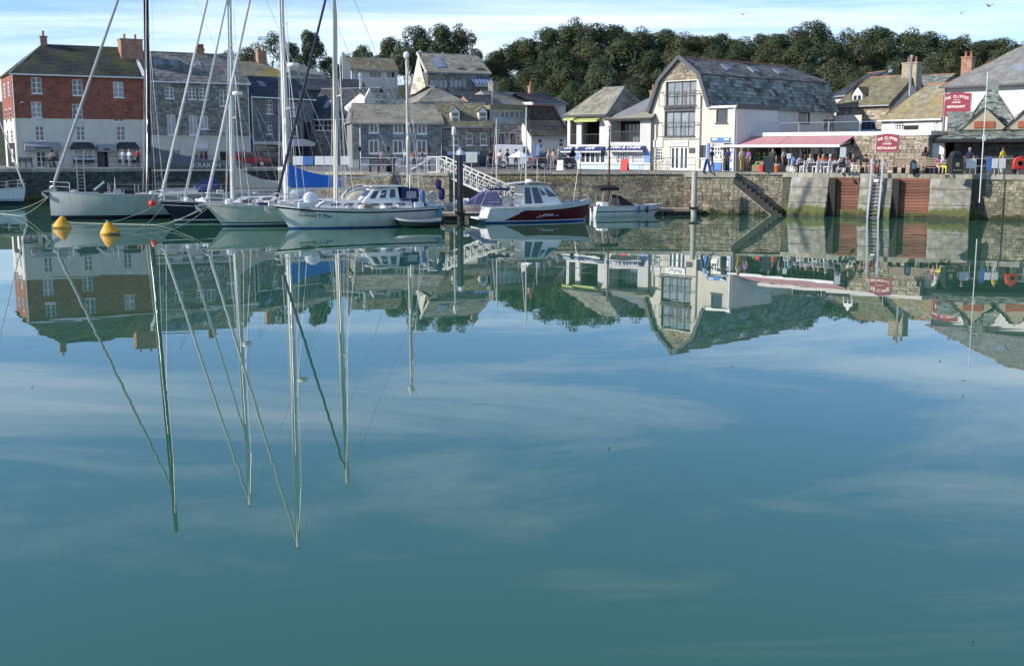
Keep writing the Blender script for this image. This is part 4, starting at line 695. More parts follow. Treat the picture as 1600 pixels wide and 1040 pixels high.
# ---------------------------------------------------------------- houses on the slope behind the quayside row
def hill_house(name, label, x0, x1, Y0, Y1, ye, yr, yb, depth, rm, wm, wins=(), hl=0, hr=0, ridge='lead', gutter='grey', roofdep=None, group=None, cat='house', stone=None, ov=.25):
    za = at((x0 + x1) / 2, yb, (Y0 + Y1) / 2).z; a = at(x0, ye, Y0); b2 = at(x1, ye, Y1)
    h = Bld(name, label, (a.x, a.y), (b2.x, b2.y), za, cat, group); zE = h.uv((x0 + x1) / 2, ye)[1]; rd = (roofdep or depth / 2); zR = h.uv((x0 + x1) / 2, yr, rd)[1]
    for w_ in wins: h.win(*w_[:4], *(w_[4:] or (2, 1)), sill=False)
    h.wall([(0, -3), (h.W, -3), (h.W, zE), (0, zE)], M[wm])
    if stone: h.masonry(-.5, zE, M[stone], h=.2, w=.4)
    h.sides(zE, depth, M[wm], None if hl or hr else (rd, zR)); h.roof(zE, zR, rd, depth, M[rm], hl=hl, hr=hr, row=.3, wid=.45, ridge=ridge, gut=gutter, ov=ov); return h, zE, zR
h, zE, zR = hill_house('bungalow', 'low hillside bungalow with mossy roof, white gable and three wide windows', 549, 621, 146, 148, 108.5, 91, 126, 6, 'slatem', 'offwhite', [(555, 112, 568, 122), (577, 112, 596, 122, 3, 1), (604, 112, 618, 122)])
q = MB(); q.prism([(-1.2, zE - 2), (-.15, zE - 1.5), (-.15, zE + .3), (-1.2, zR + .4)], .2, 'y', -.3); h.part('gable_screen', q, M['cream'])
h, zE, zR = hill_house('hillside_house', 'large hillside house with slate roof, big skylight and glazed lower floor', 668, 765, 140, 143, 112, 85, 142, 7, 'slatel', 'mortard', [(684, 111, 692, 117), (694, 111, 699, 117)], stone='rubbleg', hr=.6)
h.skylight(687, 99, zE, zR, 3.5, 1.1, 2.2, 'blue')
for x in (720, 749): dormer(h, x - 6, 108, x + 7, 120, zE, zR, 3.5, M['slateg'], 'hungd', nx=3, ny=1, ph=.08, cheek='white')
for (x0, x1) in ((671, 699), (702, 729)):
    u0, z0, u1, z1 = h.rect(x0, 126, x1, 137); h.box('glazed_wall', M['glassl'], u0, u1, -.08, -.02, z0, z1); q = MB(); [q.box(u0 + (u1 - u0) * k / 4 - .04, u0 + (u1 - u0) * k / 4 + .04, -.1, -.082, z0, z1) for k in range(5)]; h.part('glazing_bars', q, M['dgrey'], kind='stuff')
u0, z0, u1, z1 = h.rect(735, 122, 764, 137); q = MB(); q.face((u0, -1.6, z1 - .7), (u1, -1.6, z1 - .7), (u1, 0, z1), (u0, 0, z1)); q.face((u0, -1.6, z0), (u1, -1.6, z0), (u1, -1.6, z1 - .7), (u0, -1.6, z1 - .7)); h.part('conservatory', q, M['glassl'], fix=False); q = MB(); [q.bar((u0 + (u1 - u0) * k / 5, -1.62, z1 - .68), (u0 + (u1 - u0) * k / 5, -.02, z1 + .02), .08) for k in range(6)]; h.part('conservatory_bars', q, M['blue']); h.chimney(h.W - 1, 3.5, zR - .3, zR + .7, .6, .5, M['rubbleg'], 1)
q = MB(); q.bar((-.2, -.28, zE - .3), (-.2, 3.5, zR + .05), .2, .25); q.face((-.1, 0, zE - 2.5), (-.1, 7, zE - 2.5), (-.1, 3.5, zR - .3)); h.part('gable_end', q, M['cream'])
hill_house('yellow_roofed_house', 'pale ochre roofed house with small dormers above the dark slate-hung house', 368, 452, 133, 137, 118, 98, 135, 6, 'slateo', 'cream', [], hr=2)[0].chimney(4.6, 3, .6, 4.3, 1.1, .7, M['brickl'], 2)
hill_house('grey_hipped_house', 'grey hipped-roof house beneath the tall tree on the hillside', 455, 506, 139, 142, 115, 99, 128, 6, 'slatel', 'offwhite', [(486, 117, 500, 123)], hl=1.5, hr=2.2)
hill_house('long_dark_roof', 'long dark slate roof stepping down below the bungalow', 455, 572, 131, 134, 138, 124, 150, 6, 'slateb', 'mortard', [])
h, zE, zR = hill_house('white_gabled_shed', 'low grey-roofed building with white stepped gable below the bungalow', 588, 642, 121, 124, 163, 146, 176, 6, 'slateg', 'offwhite', []); q = MB(); q.prism([(-1.6, -2), (-.1, -2), (-.1, zE), (-.9, zR + .2), (-1.6, zE + .4)], .25, 'y', -.2); h.part('gable', q, M['cream'])
hill_house('pyramid_roofed_house', 'stone house with broad pyramid slate roof above the slate-hung terrace', 655, 728, 119, 121, 158.5, 134, 172, 7, 'slatel', 'mortar', [], hl=3.2, hr=3.2, stone='rubble')
h, zE, zR = hill_house('grey_roofed_house', 'grey-roofed house with square chimney above the glazed top storey', 774, 832, 124, 128, 163, 145, 178, 6, 'slatel', 'offwhite', [], hl=.8); h.chimney(2.6, 3, zR - .5, zR + 1.1, .9, .8, M['rubble'], 0)
h, zE, zR = hill_house('blue_slate_house', 'white house with blue-black roof and small windows left of the cafe roof', 832, 884, 126, 129, 160, 148, 180, 6, 'slateb', 'offwhite', [(867, 165, 873, 177, 1, 2)], hr=.8); h.chimney(2.2, 3, zR - .4, zR + .9, .5, .4, M['brickl'], 1)
hill_house('small_dark_roof', 'small dark-roofed house below the garden bushes', 735, 776, 122, 123, 160, 149, 172, 5, 'slateb', 'brickl', [])
h, zE, zR = hill_house('cottage_behind_cafe', 'white gable and slate roof showing behind the cafe', 905, 958, 109, 106.5, 176, 150, 190, 6, 'slatel', 'offwhite', [], hr=1.5); q = MB(); q.bar((-.3, -.3, zE), (1.2, 2.8, zR + .15), .18, .22); h.part('bargeboard', q, M['white'])
h, zE, zR = hill_house('steep_gabled_house', 'red-ridged dark roof behind the stone cottage', 1305, 1330, 112, 109, 147, 120, 168, 7, 'slateb', 'offwhite', [], ridge='ridge')
hill_house('long_slate_house', 'slate-roofed house with red ridge line below the wood', 1372, 1466, 112, 108, 136, 119, 160, 7, 'slateg', 'mortar', [], ridge='ridge')[0].chimney(7.2, 3.5, .5, 4.2, 1.0, .8, M['brickl'], 2)
def aerial(bd, u, y, z):
    q = MB(); q.tube([(u, y, z), (u, y, z + 1.3)], .018, 4); q.tube([(u - .5, y, z + 1.25), (u + .5, y, z + 1.25)], .012, 4); [q.tube([(u - .45 + .18 * k, y - .2, z + 1.25), (u - .45 + .18 * k, y + .2, z + 1.25)], .01, 4) for k in range(6)]; bd.part('aerial', q, M['steel'])
aerial(h6, 5.5, 3, 6.0); aerial(c1, 6.2, 3.5, 7.6); aerial(h5, .6, 3.2, 5.6); aerial(w, 7, 4.6, 10.2)
# ---------------------------------------------------------------- trees
def crown_mesh(name, seed, nl, n, m, lo=.0, flat=1., leaf=(.3, .55)):
    rs = random.Random(seed); mb = MB(); lobes = []
    for i in range(nl):
        a = rs.uniform(0, 6.283); t = rs.random() ** .6; z = rs.uniform(-.75, 1) ; k = math.sqrt(max(.05, 1 - z * z * .8)); lobes.append((V(math.cos(a) * t * k * 3.3, math.sin(a) * t * k * 3.3, z * 3.2 * flat), rs.uniform(1.0, 1.9)))
    for i in range(n):
        c, r = lobes[rs.randrange(nl)]; d = V(rs.gauss(0, 1), rs.gauss(0, 1), rs.gauss(.15, 1)).normalized(); p = c + d * (r * rs.uniform(.72, 1.06)) ; nn = (d + V(rs.gauss(0, .32), rs.gauss(0, .32), rs.gauss(.15, .3))).normalized(); u = nn.cross(V(rs.gauss(0, 1), rs.gauss(0, 1), rs.gauss(0, 1))).normalized(); w = nn.cross(u); s = rs.uniform(*leaf) * .5
        mb.face(p - u * s, p - w * s * .7 + nn * s * .2, p + u * s * rs.uniform(.7, 1.2), p + w * s * .7 + nn * s * .2)
    me = mb.build(name, m, fix=False); d = me.data; bpy.data.objects.remove(me); return d
def trunk_mesh(seed):
    rs = random.Random(seed); mb = MB(); mb.tube([(0, 0, -1), (.05, .03, 1.5), (.1, -.05, 3.6), (0, .1, 6.2)], .34, 7, .14)
    for i in range(7):
        a = i * 2.4 + rs.random(); z = 2.2 + i * .55; l = rs.uniform(1.6, 2.8); mb.tube([(0, 0, z), (math.cos(a) * l * .5, math.sin(a) * l * .5, z + l * .45), (math.cos(a) * l, math.sin(a) * l, z + l * 1.1)], .12, 5, .04)
    o = mb.build('trunk', mat('tree_bark', (.07, .055, .04), .95, .3, 3, bump=.5), fix=False); d = o.data; bpy.data.objects.remove(o); return d
LM = [mat('leaf_dark', (.066, .092, .046), .7, .3, .35, isl=.38, trans=.18, spec=.25), mat('leaf_mid', (.082, .110, .050), .7, .3, .35, isl=.36, trans=.2, spec=.25, c2=(.07, .07, .03), c2s=.3, c2t=.62), mat('leaf_olive', (.094, .108, .052), .7, .3, .35, isl=.36, trans=.2, spec=.25, c2=(.09, .07, .034), c2s=.4, c2t=.66)]
CR = [crown_mesh('crown', 11 + i, 20 + 2 * (i % 3), 8000, LM[i % 3], leaf=(.22, .42)) for i in range(6)]; TK = [trunk_mesh(i) for i in range(3)]
AIRY = crown_mesh('crown', 91, 13, 1700, LM[0], flat=.8, leaf=(.25, .42))
def tree(x, y, Y, wpx, label, group, cr=None, hmin=6, ti=0, rz=0, name='tree', base=None):
    top = at(x, y, Y); gz = hillz(top.x, Y) if base is None else base; H = max(hmin, top.z - gz); wd = wpx * Y / 1790
    o = empty(name, (top.x, Y, top.z - H), rz, label, 'tree', group); ch = min(H * .88, wd * 1.25); c = bpy.data.objects.new('crown', cr); COL.objects.link(c); c.parent = o; c.scale = (wd / 8.6, wd / 8.6, ch / 8.8); c.location = (0, 0, H - ch * .5); k = bpy.data.objects.new('trunk', TK[ti % 3]); COL.objects.link(k); k.parent = o; k.scale = (wd / 9, wd / 9, (H - ch * .5) / 7.2); return o
SKY = [(762, 92), (785, 66), (815, 62), (850, 47), (880, 42), (905, 34), (935, 33), (965, 33), (985, 45), (1010, 52), (1040, 46), (1070, 50), (1100, 52), (1130, 49), (1160, 55), (1190, 53), (1215, 48), (1245, 42), (1270, 33), (1300, 41), (1330, 44), (1360, 41), (1390, 42), (1420, 44), (1450, 46), (1475, 50), (1505, 56), (1535, 58), (1565, 60), (1600, 63), (1640, 66), (1690, 70)]
def skyl(x):
    for (a, b), (c, d) in zip(SKY, SKY[1:]):
        if a <= x <= c: return b + (d - b) * (x - a) / (c - a)
    return SKY[0][1] if x < 762 else 70
WG = 'trees of the wood on the hill'; ts = random.Random(5); n = 0
ORD = 'first second third fourth fifth sixth seventh eighth ninth tenth eleventh twelfth thirteenth fourteenth fifteenth sixteenth seventeenth eighteenth nineteenth twentieth'.split(); ORD += ['twenty-' + o_ for o_ in ORD[:9]] + ['thirtieth'] + ['thirty-' + o_ for o_ in ORD[:9]]
for i_, (x, y) in enumerate(SKY): tree(x + ts.uniform(-6, 6), y + ts.uniform(-4, 5), ts.uniform(190, 200), ts.uniform(66, 84), 'tree on the skyline of the wood, %s from its left end' % ORD[i_], WG, CR[n % 6], 7, n, ts.uniform(0, 6)); n += 1
for Yr, dy, st_, x0, rw in ((176, 24, 46, 775, 'upper wooded slope'), (160, 52, 50, 785, 'middle wooded slope'), (146, 80, 52, 800, 'lowest wooded slope')):
    x = x0; i_ = -1
    while x < 1660:
        i_ += 1; tree(x, skyl(x) + dy + ts.uniform(-9, 9) - (18 if Yr < 150 and x > 1100 else 0), Yr + ts.uniform(-4, 4), ts.uniform(64, 84), 'tree on the %s, %s from the left' % (rw, ORD[i_]), WG, CR[(n * 5 + 1) % 6], 5, n, ts.uniform(0, 6)); n += 1; x += st_ * ts.uniform(.85, 1.15)
GL = 'trees on the left skyline'
for (x, y, Y, w_, i, lb) in ((424, 42, 172, 58, 9, 'tall airy pine with gaps in its crown left of the second mast'), (392, 68, 176, 62, 2, 'dark bushy tree behind the ochre roof'), (362, 80, 178, 60, 0, 'low dark tree beside the stone warehouse roof'), (482, 48, 172, 56, 3, 'dense upright dark tree left of the hillside bungalow'), (455, 66, 174, 50, 0, 'tree between the airy pine and the dense dark one'), (515, 82, 176, 44, 1, 'small tree just left of the bungalow'), (540, 84, 178, 46, 2, 'low tree behind the bungalow gable'), (572, 63, 176, 52, 1, 'rounded green tree behind the bungalow ridge'), (606, 56, 178, 56, 4, 'brownish tree between bungalow and big dark trees'), (648, 40, 174, 62, 0, 'first of the big dark trees above the hillside house'), (684, 38, 172, 70, 3, 'big middle tree above the hillside house'), (718, 40, 174, 62, 5, 'last big tree right of the hillside house ridge'), (632, 70, 165, 44, 1, 'low tree left of the hillside house gable'), (741, 76, 168, 30, 0, 'small tree in the gap before the wood')):
    tree(x, y, Y, w_, lb, GL, AIRY if i == 9 else CR[i], 6, i, x)
BU = [crown_mesh('foliage', 51 + i, 12, 1500, m, leaf=(.12, .24)) for i, m in enumerate((mat('hedge_leaf', (.075, .115, .022), .7, .3, .5, isl=.4, trans=.2), LM[1]))]
def bush(x, y, Y, w_, h_, label, i=0, name='bush', base=None, group=None):
    p = at(x, y, Y); wd = w_ * Y / 1790; H = h_ * Y / 1790; o = bpy.data.objects.new(name, BU[i]); COL.objects.link(o); o.location = (p.x, Y, p.z - H / 2); o.scale = (wd / 8.6, wd / 8.6, H / 8.6); tag(o, label, 'bush', group); return o
bush(657, 121, 138, 24, 24, 'clipped round bright green bush beside the hillside house'); bush(786, 126, 136, 28, 22, 'rounded hedge right of the conservatory', 0); bush(822, 126, 136, 44, 26, 'spreading garden bush before the wood', 0); bush(762, 138, 134, 30, 14, 'low shrub below the conservatory', 0)
bush(610, 136, 136, 46, 20, 'dark shrub bank below the bungalow', 1); bush(648, 130, 138, 22, 34, 'ivy-covered bank left of the round bush', 0); bush(500, 104, 150, 26, 14, 'low green shrub beside the hipped house', 0); bush(1005, 150, 134, 60, 40, 'lower edge shrub of the wood behind the shop roof', 1)
for i, (x, y, w_, h_) in enumerate(((880, 140, 60, 40), (930, 140, 60, 44), (980, 120, 60, 60), (840, 140, 46, 30), (1150, 130, 90, 60), (1240, 118, 80, 50), (1310, 112, 80, 50), (1380, 108, 80, 50), (1450, 110, 80, 50))): bush(x, y, 138, w_, h_, 'dark shrub at the foot of the wood, %s from the left' % ['second', 'third', 'fourth', 'first', 'fifth', 'sixth', 'seventh', 'eighth', 'ninth'][i], 1, group='undergrowth below the wood')
# ---------------------------------------------------------------- buttresses, timber bays, steps, ladder
def wl(x): # point of the quay edge under photo column x
    t = (x - 800) / 1788.
    for a, b in zip(EDGE, EDGE[1:]):
        d = b - a; den = d.x - t * d.y
        if abs(den) < 1e-9: continue
        k = (t * a.y - a.x) / den
        if 0 <= k <= 1 and (a + d * k).y > 0: return a + d * k, d.normalized()
    return EDGE[8], V(1, 0)
def buttress(x0, x1, out_t, out_b, label, blocks=3):
    p, d = wl((x0 + x1) / 2); a, _ = wl(x0); b, _ = wl(x1); w = (b - a).length; o = empty('concrete_buttress', (p.x, p.y, 0), math.atan2(d.y, d.x), label, 'buttress', 'concrete buttresses of the quay'); zs = [-.6, .95, 2.0, 2.72][-blocks - 1:] if blocks == 3 else [-.6, 1.5, 2.72]
    for z0, z1 in zip(zs, zs[1:]):
        def ot(z): return out_b + (out_t - out_b) * max(0, min(1, z / 2.7)) ** .7
        jx = rnd.uniform(-.02, .02); q = MB(); q.solid([(s * w / 2 + jx, (.3 if k else -ot(z)), z) for z in (z0 + .008, z1 - .008) for s, k in ((-1, 0), (1, 0), (1, 1), (-1, 1))], [(0, 3, 2, 1), (4, 5, 6, 7), (0, 1, 5, 4), (1, 2, 6, 5), (2, 3, 7, 6), (3, 0, 4, 7)]); q.build('concrete_block', M['concrete'], o, bevel=.05)
    return o
buttress(1240, 1299, .4, 1.4, 'wide pale concrete buttress right of the stone steps'); buttress(1346, 1397, .35, 1.25, 'concrete buttress carrying the steel ladder'); buttress(1456, 1521, .45, 1.5, 'large algae-stained concrete buttress below the litter bin')
for (x0, x1, lb) in ((1300, 1345, 'bay of brown horizontal timber boards left of the ladder'), (1398, 1455, 'bay of brown horizontal timber boards right of the ladder')):
    a, d = wl(x0); b, _ = wl(x1); o = empty('timber_bay', (a.x, a.y, 0), math.atan2((b - a).y, (b - a).x), lb, 'timber wall', 'timber bays of the quay'); L = (b - a).length; pm = None; z = -.3; k = 0
    while z < 2.68:
        if pm is None: q = MB(); q.box(0, L, -.2, -.09, 0, .19); pm = q.build('plank', M['plank'], o, bevel=.015); pk = pm
        else: pk = pm.copy(); COL.objects.link(pk)
        pk.location = (0, rnd.uniform(-.02, .02), z); z += .203; k += 1
    MB().box(-.02, .42, -.55, -.21, -.3, 2.66).build('fender_shade_post', mat('fender_shade_black', (.022, .02, .018), .7, .3, 2), o);  # black fender post, broadened so its colour supplies the buttress shadow on the boards
# steps cut into the wall, descending to the right
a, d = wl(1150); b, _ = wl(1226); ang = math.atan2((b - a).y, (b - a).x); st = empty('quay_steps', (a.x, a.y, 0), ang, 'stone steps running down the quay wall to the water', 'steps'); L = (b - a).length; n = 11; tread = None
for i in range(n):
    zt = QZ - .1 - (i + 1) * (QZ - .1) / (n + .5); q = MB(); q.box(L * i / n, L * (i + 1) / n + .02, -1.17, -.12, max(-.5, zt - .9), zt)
    q.build('step', mat('shade_painted_step', (.05, .048, .04), .8, .3, 3), st, bevel=.02); q = MB(); q.solid([(L * i / n, -1.24, zt - .55), (L * (i + 1) / n, -1.24, zt - .81), (L * (i + 1) / n, -1.24, zt - .72), (L * i / n, -1.24, zt - .46), (L * i / n, -1.13, zt - .55), (L * (i + 1) / n, -1.13, zt - .81), (L * (i + 1) / n, -1.13, zt - .72), (L * i / n, -1.13, zt - .46)], [(0, 1, 2, 3), (7, 6, 5, 4), (0, 4, 5, 1), (1, 5, 6, 2), (2, 6, 7, 3), (3, 7, 4, 0)]); q.build('parapet_edge', M['coping'], st)  # step colour set near black, painting in the shade of the stair flight
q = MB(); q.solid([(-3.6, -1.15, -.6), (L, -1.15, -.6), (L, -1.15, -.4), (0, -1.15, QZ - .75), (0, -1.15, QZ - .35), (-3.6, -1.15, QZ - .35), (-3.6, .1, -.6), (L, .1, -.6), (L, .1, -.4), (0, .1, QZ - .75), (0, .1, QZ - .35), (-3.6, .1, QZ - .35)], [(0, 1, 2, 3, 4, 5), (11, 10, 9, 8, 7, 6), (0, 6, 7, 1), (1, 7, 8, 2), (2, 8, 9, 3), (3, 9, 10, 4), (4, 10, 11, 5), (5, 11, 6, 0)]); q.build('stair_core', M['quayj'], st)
q = MB(); rubble(q, (-3.6, -1.16, -.3), (0, -1.16, -.3), (0, -1.16, QZ - .3), (-3.6, -1.16, QZ - .3), .24, .4, .06)
for i in range(n):
    x0, x1 = L * i / n, L * (i + 1) / n; zt = max(-.2, QZ - .75 - (i + 1) * (QZ - .1) / (n + .5)); rubble(q, (x0, -1.16, -.3), (x1, -1.16, -.3), (x1, -1.16, zt), (x0, -1.16, zt), .24, .4, .06)
q.build('stone_courses', M['quay'], st, fix=False, kind='stuff'); q = MB(); q.box(-3.6, .1, -1.3, -.14, QZ - .34, QZ + .01); q.build('landing', M['coping'], st, bevel=.02)
# steel ladder
p, d = wl(1372); ld = empty('quay_ladder', (p.x, p.y, 0), math.atan2(d.y, d.x), 'galvanised ladder with tall handrails on the concrete buttress', 'ladder'); s = .36
for u in (-s, s): q = MB(); q.bar((u, -1.35, -.5), (u, -.6, 2.7), .12, .16); q.bar((u, -.6, 2.7), (u, -.45, 3.95), .12, .16); q.bar((u, -.45, 3.95), (u, .3, 3.95), .1, .12); q.bar((u, .3, 3.95), (u, .3, QZ), .1, .12); q.build('stile', M['steel'], ld)
for i in range(13): z = -.2 + i * .25; MB().tube([(-s, -1.28 + .234 * (z + .5) / 1, z), (s, -1.28 + .234 * (z + .5), z)], .025, 5).build('rung', M['steel'], ld)
MB().box(-.15, .15, -.72, -.7, 2.45, 2.65).build('number_plate', M['white'], ld)
# ---------------------------------------------------------------- railings along the quay
def railing(pts, label, h=1.05, step=1.9, rails=(.55, 1.05), m='steel', r=.024, group=None, z=QZ):
    o = empty('railing', (pts[0][0], pts[0][1], z), 0, label, 'railing', group); b0 = Vector(pts[0])
    for a, b in zip(pts, pts[1:]):
        a, b = Vector(a) - b0, Vector(b) - b0; L = (b - a).length; n = max(1, round(L / step))
        for i in range(n + (1 if b + b0 == Vector(pts[-1]) else 0)): p = a + (b - a) * (i / n); MB().tube([(p.x, p.y, 0), (p.x, p.y, h)], r * 1.15, 6).build('rail_post', M[m], o)
        for q in rails: MB().tube([(a.x, a.y, q), (b.x, b.y, q)], r, 6).build('rail', M[m], o)
    return o
def inset(x, w): p, d = wl(x); return (p.x - d.y * w, p.y + d.x * w)
railing([inset(x, .35) for x in (560, 610, 660, 684)], 'thin steel railing along the promenade before the slate-hung terrace', step=2.2)
railing([inset(760, .35), inset(860, .35), inset(1000, .35), inset(1086, .35)], 'steel railing along the quay before cafe and chip shop', step=2.3)
railing([inset(1524, .4), inset(1560, .4), inset(1610, .4), inset(1660, .4)], 'steel railing at the quay edge before the slate pavilion')
railing([(-40, 104.5), (-30, 107), (-23, 109)], 'dark low railing on the far quay before the stone warehouse', m='black', step=2.4)
# ---------------------------------------------------------------- boats
def paint(name, base, bands=(), rough=.22):      # hull paint with bands at fixed heights above the water: (upper z, colour) from the bottom
    if name in MATS: return MATS[name]
    m = mat(name, base, rough, .03, .5, coat=.3); nt = m.node_tree; b = nt.nodes['Principled BSDF']; src = b.inputs['Base Color'].links[0].from_socket; g = nd(nt, 'ShaderNodeNewGeometry'); s = nd(nt, 'ShaderNodeSeparateXYZ'); ln(nt, g.outputs['Position'], s.inputs[0])
    for z, c in sorted(bands, reverse=True):
        q = nd(nt, 'ShaderNodeMixRGB'); ln(nt, mth(nt, 'LESS_THAN', s.outputs[2], z), q.inputs[0]); ln(nt, src, q.inputs[1]); q.inputs[2].default_value = list(c) + [1]; src = q.outputs[0]
    # faint waterline grime
    mp = nd(nt, 'ShaderNodeMapping'); mp.inputs['Scale'].default_value = (1.2, 1.2, .25); ln(nt, g.outputs['Position'], mp.inputs[0]); n = nd(nt, 'ShaderNodeTexNoise', i_Scale=1.6, i_Detail=5); ln(nt, mp.outputs[0], n.inputs['Vector']); r = nd(nt, 'ShaderNodeMapRange', i_1=.45, i_2=.8, i_3=1, i_4=.78); ln(nt, n.outputs[0], r.inputs[0])
    q = nd(nt, 'ShaderNodeMixRGB', blend_type='MULTIPLY'); q.inputs[0].default_value = 1; ln(nt, src, q.inputs[1]); ln(nt, r.outputs[0], q.inputs[2]); ln(nt, q.outputs[0], b.inputs['Base Color']); return m
class Boat:
    def __init__(s, name, label, bow, head, L, B, fb, rake=1., over=.8, trans=.6, cat='sailing boat', group=None, full=.5, mid=.45, keel=-.4):
        h = Vector(head).normalized(); s.L, s.B, s.fb, s.rake, s.over, s.trans, s.full, s.mid, s.keel = L, B, fb, rake, over, trans, full, mid, keel   # fb = (bow, mid, stern)
        p = Vector(bow) - h * L; s.o = empty(name, (p.x, p.y, 0), math.atan2(h.y, h.x), label, cat, group)
    def zs(s, t):
        f = s.fb; return f[1] + (f[0] - f[1]) * ((t - s.mid) / (1 - s.mid)) ** 2 if t > s.mid else f[1] + (f[2] - f[1]) * ((s.mid - t) / s.mid) ** 2
    def hb(s, t): return s.B / 2 * (max(0, 1 - ((t - s.mid) / (1 - s.mid)) ** 2.3) if t > s.mid else s.trans + (1 - s.trans) * (1 - ((s.mid - t) / s.mid) ** 2)) + .02
    def pt(s, t, l, side):        # l 0 keel .. 1 sheer
        zk = s.keel; z = zk + (s.zs(t) - zk) * l; zl = max(0, z) / max(.1, s.zs(t)); x0 = s.over * (1 - zl); x1 = s.L - s.rake * (1 - zl); g = (max(0.0, l) ** s.full) if l > 0 else 0
        return V(x0 + (x1 - x0) * t, side * s.hb(t) * (.12 + .88 * g), z)
    def hull(s, m, levels=(0, .12, .25, .4, .55, .7, .82, .9, 1), stripe=None, n=20, mats=None, name='hull'):
        mb = MB(); ts = [i / n for i in range(n + 1)]
        for side in (-1, 1):
            for la, lb in zip(levels, levels[1:]):
                mb.m = stripe.get(round(lb, 3), 0) if stripe else 0; mb.grid([[s.pt(t, la, side) for t in ts], [s.pt(t, lb, side) for t in ts]])
        mb.m = 0; mb.grid([[s.pt(0, l, -1) for l in levels], [s.pt(0, l, 1) for l in levels]]); mb.grid([[s.pt(1, l, -1) for l in levels], [s.pt(1, l, 1) for l in levels]])
        return mb.build(name, [m] + (mats or []), s.o, smooth=True)
    def deck(s, m, drop=.06, n=20, camber=.06, name='deck'):
        mb = MB(); rows = []
        for i in range(n + 1):
            t = i / n; a = s.pt(t, 1, -1); b = s.pt(t, 1, 1); rows.append([lerp(a, b, k / 4) - V(0, 0, drop - camber * (1 - (k / 2 - 1) ** 2)) for k in range(5)])
        mb.grid(rows); d = mb.build(name, m, s.o, smooth=True)
        tr = MB(); [tr.tube([s.pt(i / n, 1, sd) + V(0, 0, .02) for i in range(n + 1)], .03, 5) for sd in (-1, 1)]; tr.build('toe_rail', M['grey'], d); return d
    def sheer(s, x): return s.zs(max(0, min(1, x / s.L)))
    def cabin(s, x0, x1, w0, w1, h, m, wins=3, wm='glass', slope=.5, z=None, name='cabin', wh=.4, inset=.12, wz=.42):
        za, zb = (s.sheer(x0) - .05, s.sheer(x1) - .05) if z is None else (z, z); mb = MB(); k = .82
        lo = [V(x0, -w0 / 2, za), V(x1, -w1 / 2, zb), V(x1, w1 / 2, zb), V(x0, w0 / 2, za)]; hi = [V(x0 + .1, -w0 / 2 * k, za + h), V(x1 - slope, -w1 / 2 * k, zb + h * .85), V(x1 - slope, w1 / 2 * k, zb + h * .85), V(x0 + .1, w0 / 2 * k, za + h)]
        mb.solid(lo + hi, [(0, 3, 2, 1), (4, 5, 6, 7), (0, 1, 5, 4), (1, 2, 6, 5), (2, 3, 7, 6), (3, 0, 4, 7)]); c = mb.build(name, m, s.o, bevel=.04)
        for sd in (0, 1):
            A0, A1, B0, B1 = (lo[0], lo[1], hi[0], hi[1]) if sd == 0 else (lo[3], lo[2], hi[3], hi[2]); out = V(0, -1 if sd == 0 else 1, 0)
            for i in range(wins):
                u0, u1 = (i + .2) / wins * (1 - inset) + inset / 2, (i + .8) / wins * (1 - inset) + inset / 2; q = [lerp(lerp(A0, A1, u), lerp(B0, B1, u), v) + out * .015 for u, v in ((u0, wz), (u1, wz), (u1, wz + wh), (u0, wz + wh))]; q2 = [p - out * .03 for p in q]; w = MB(); w.solid(q + q2, [(0, 1, 2, 3), (7, 6, 5, 4), (0, 4, 5, 1), (1, 5, 6, 2), (2, 6, 7, 3), (3, 7, 4, 0)]); w.build('cabin_window', M[wm], c)
        return c
    def mast(s, x, H, rake, m, r=.1, z0=None, spr=(.33, .62), sw=1.1, furl=None, stays=True, back=True, shx=.35, fore_top=1., bow_x=None, name='mast', wires=.014, foreh=None, top=True, inner=None):
        z0 = s.sheer(x) if z0 is None else z0; tp = V(x - math.tan(rake) * (H - z0), 0, H); ft = V(x, 0, z0 - .1); mb = MB(); mb.tube([ft, lerp(ft, tp, .5), tp], r, 10, r * .72); ms = mb.build(name, m, s.o, smooth=True); hb = s.hb(min(1, x / s.L)) - .08
        prev = [V(x - shx, sd * hb, s.sheer(x)) for sd in (-1, 1)]; wr = MB(); s.tp = tp
        for f in spr:
            c = lerp(ft, tp, f); w = sw * (1 - .35 * f); q = MB(); q.tube([c + V(-.12, -w, .05), c, c + V(-.12, w, .05)], .042, 5); q.build('spreader', m, ms)
            for i, sd in enumerate((-1, 1)): e = c + V(-.12, sd * w, .05); wr.tube([prev[i], e], wires, 4); wr.tube([V(x + .25, sd * (hb - .15), s.sheer(x)), c], wires, 4); prev[i] = e
        for i in (0, 1): wr.tube([prev[i], lerp(ft, tp, .97)], wires, 4)
        for sd in (-1, 1): wr.tube([V(x - shx - .5, sd * hb, s.sheer(x)), lerp(ft, tp, .6)], wires, 4); wr.tube([V(x - .12, sd * .12, z0), tp + V(-.1, sd * .05, -.2)], wires * .8, 4)
        if back: wr.tube([V(.15, 0, s.sheer(0)), tp], wires, 4)
        for i in range(6): a_ = i * 1.3 + x; wr.tube([V(x + .3 * math.cos(a_) - .6 * (i % 3 == 0), .45 * math.sin(a_), z0 + .1), lerp(ft, tp, (.98, .8, .62, .97, .9, .5)[i]) + V(.08 * math.cos(a_), .1 * math.sin(a_), 0)], wires * .75, 4)
        wr.build('rigging', M['steel'], ms)
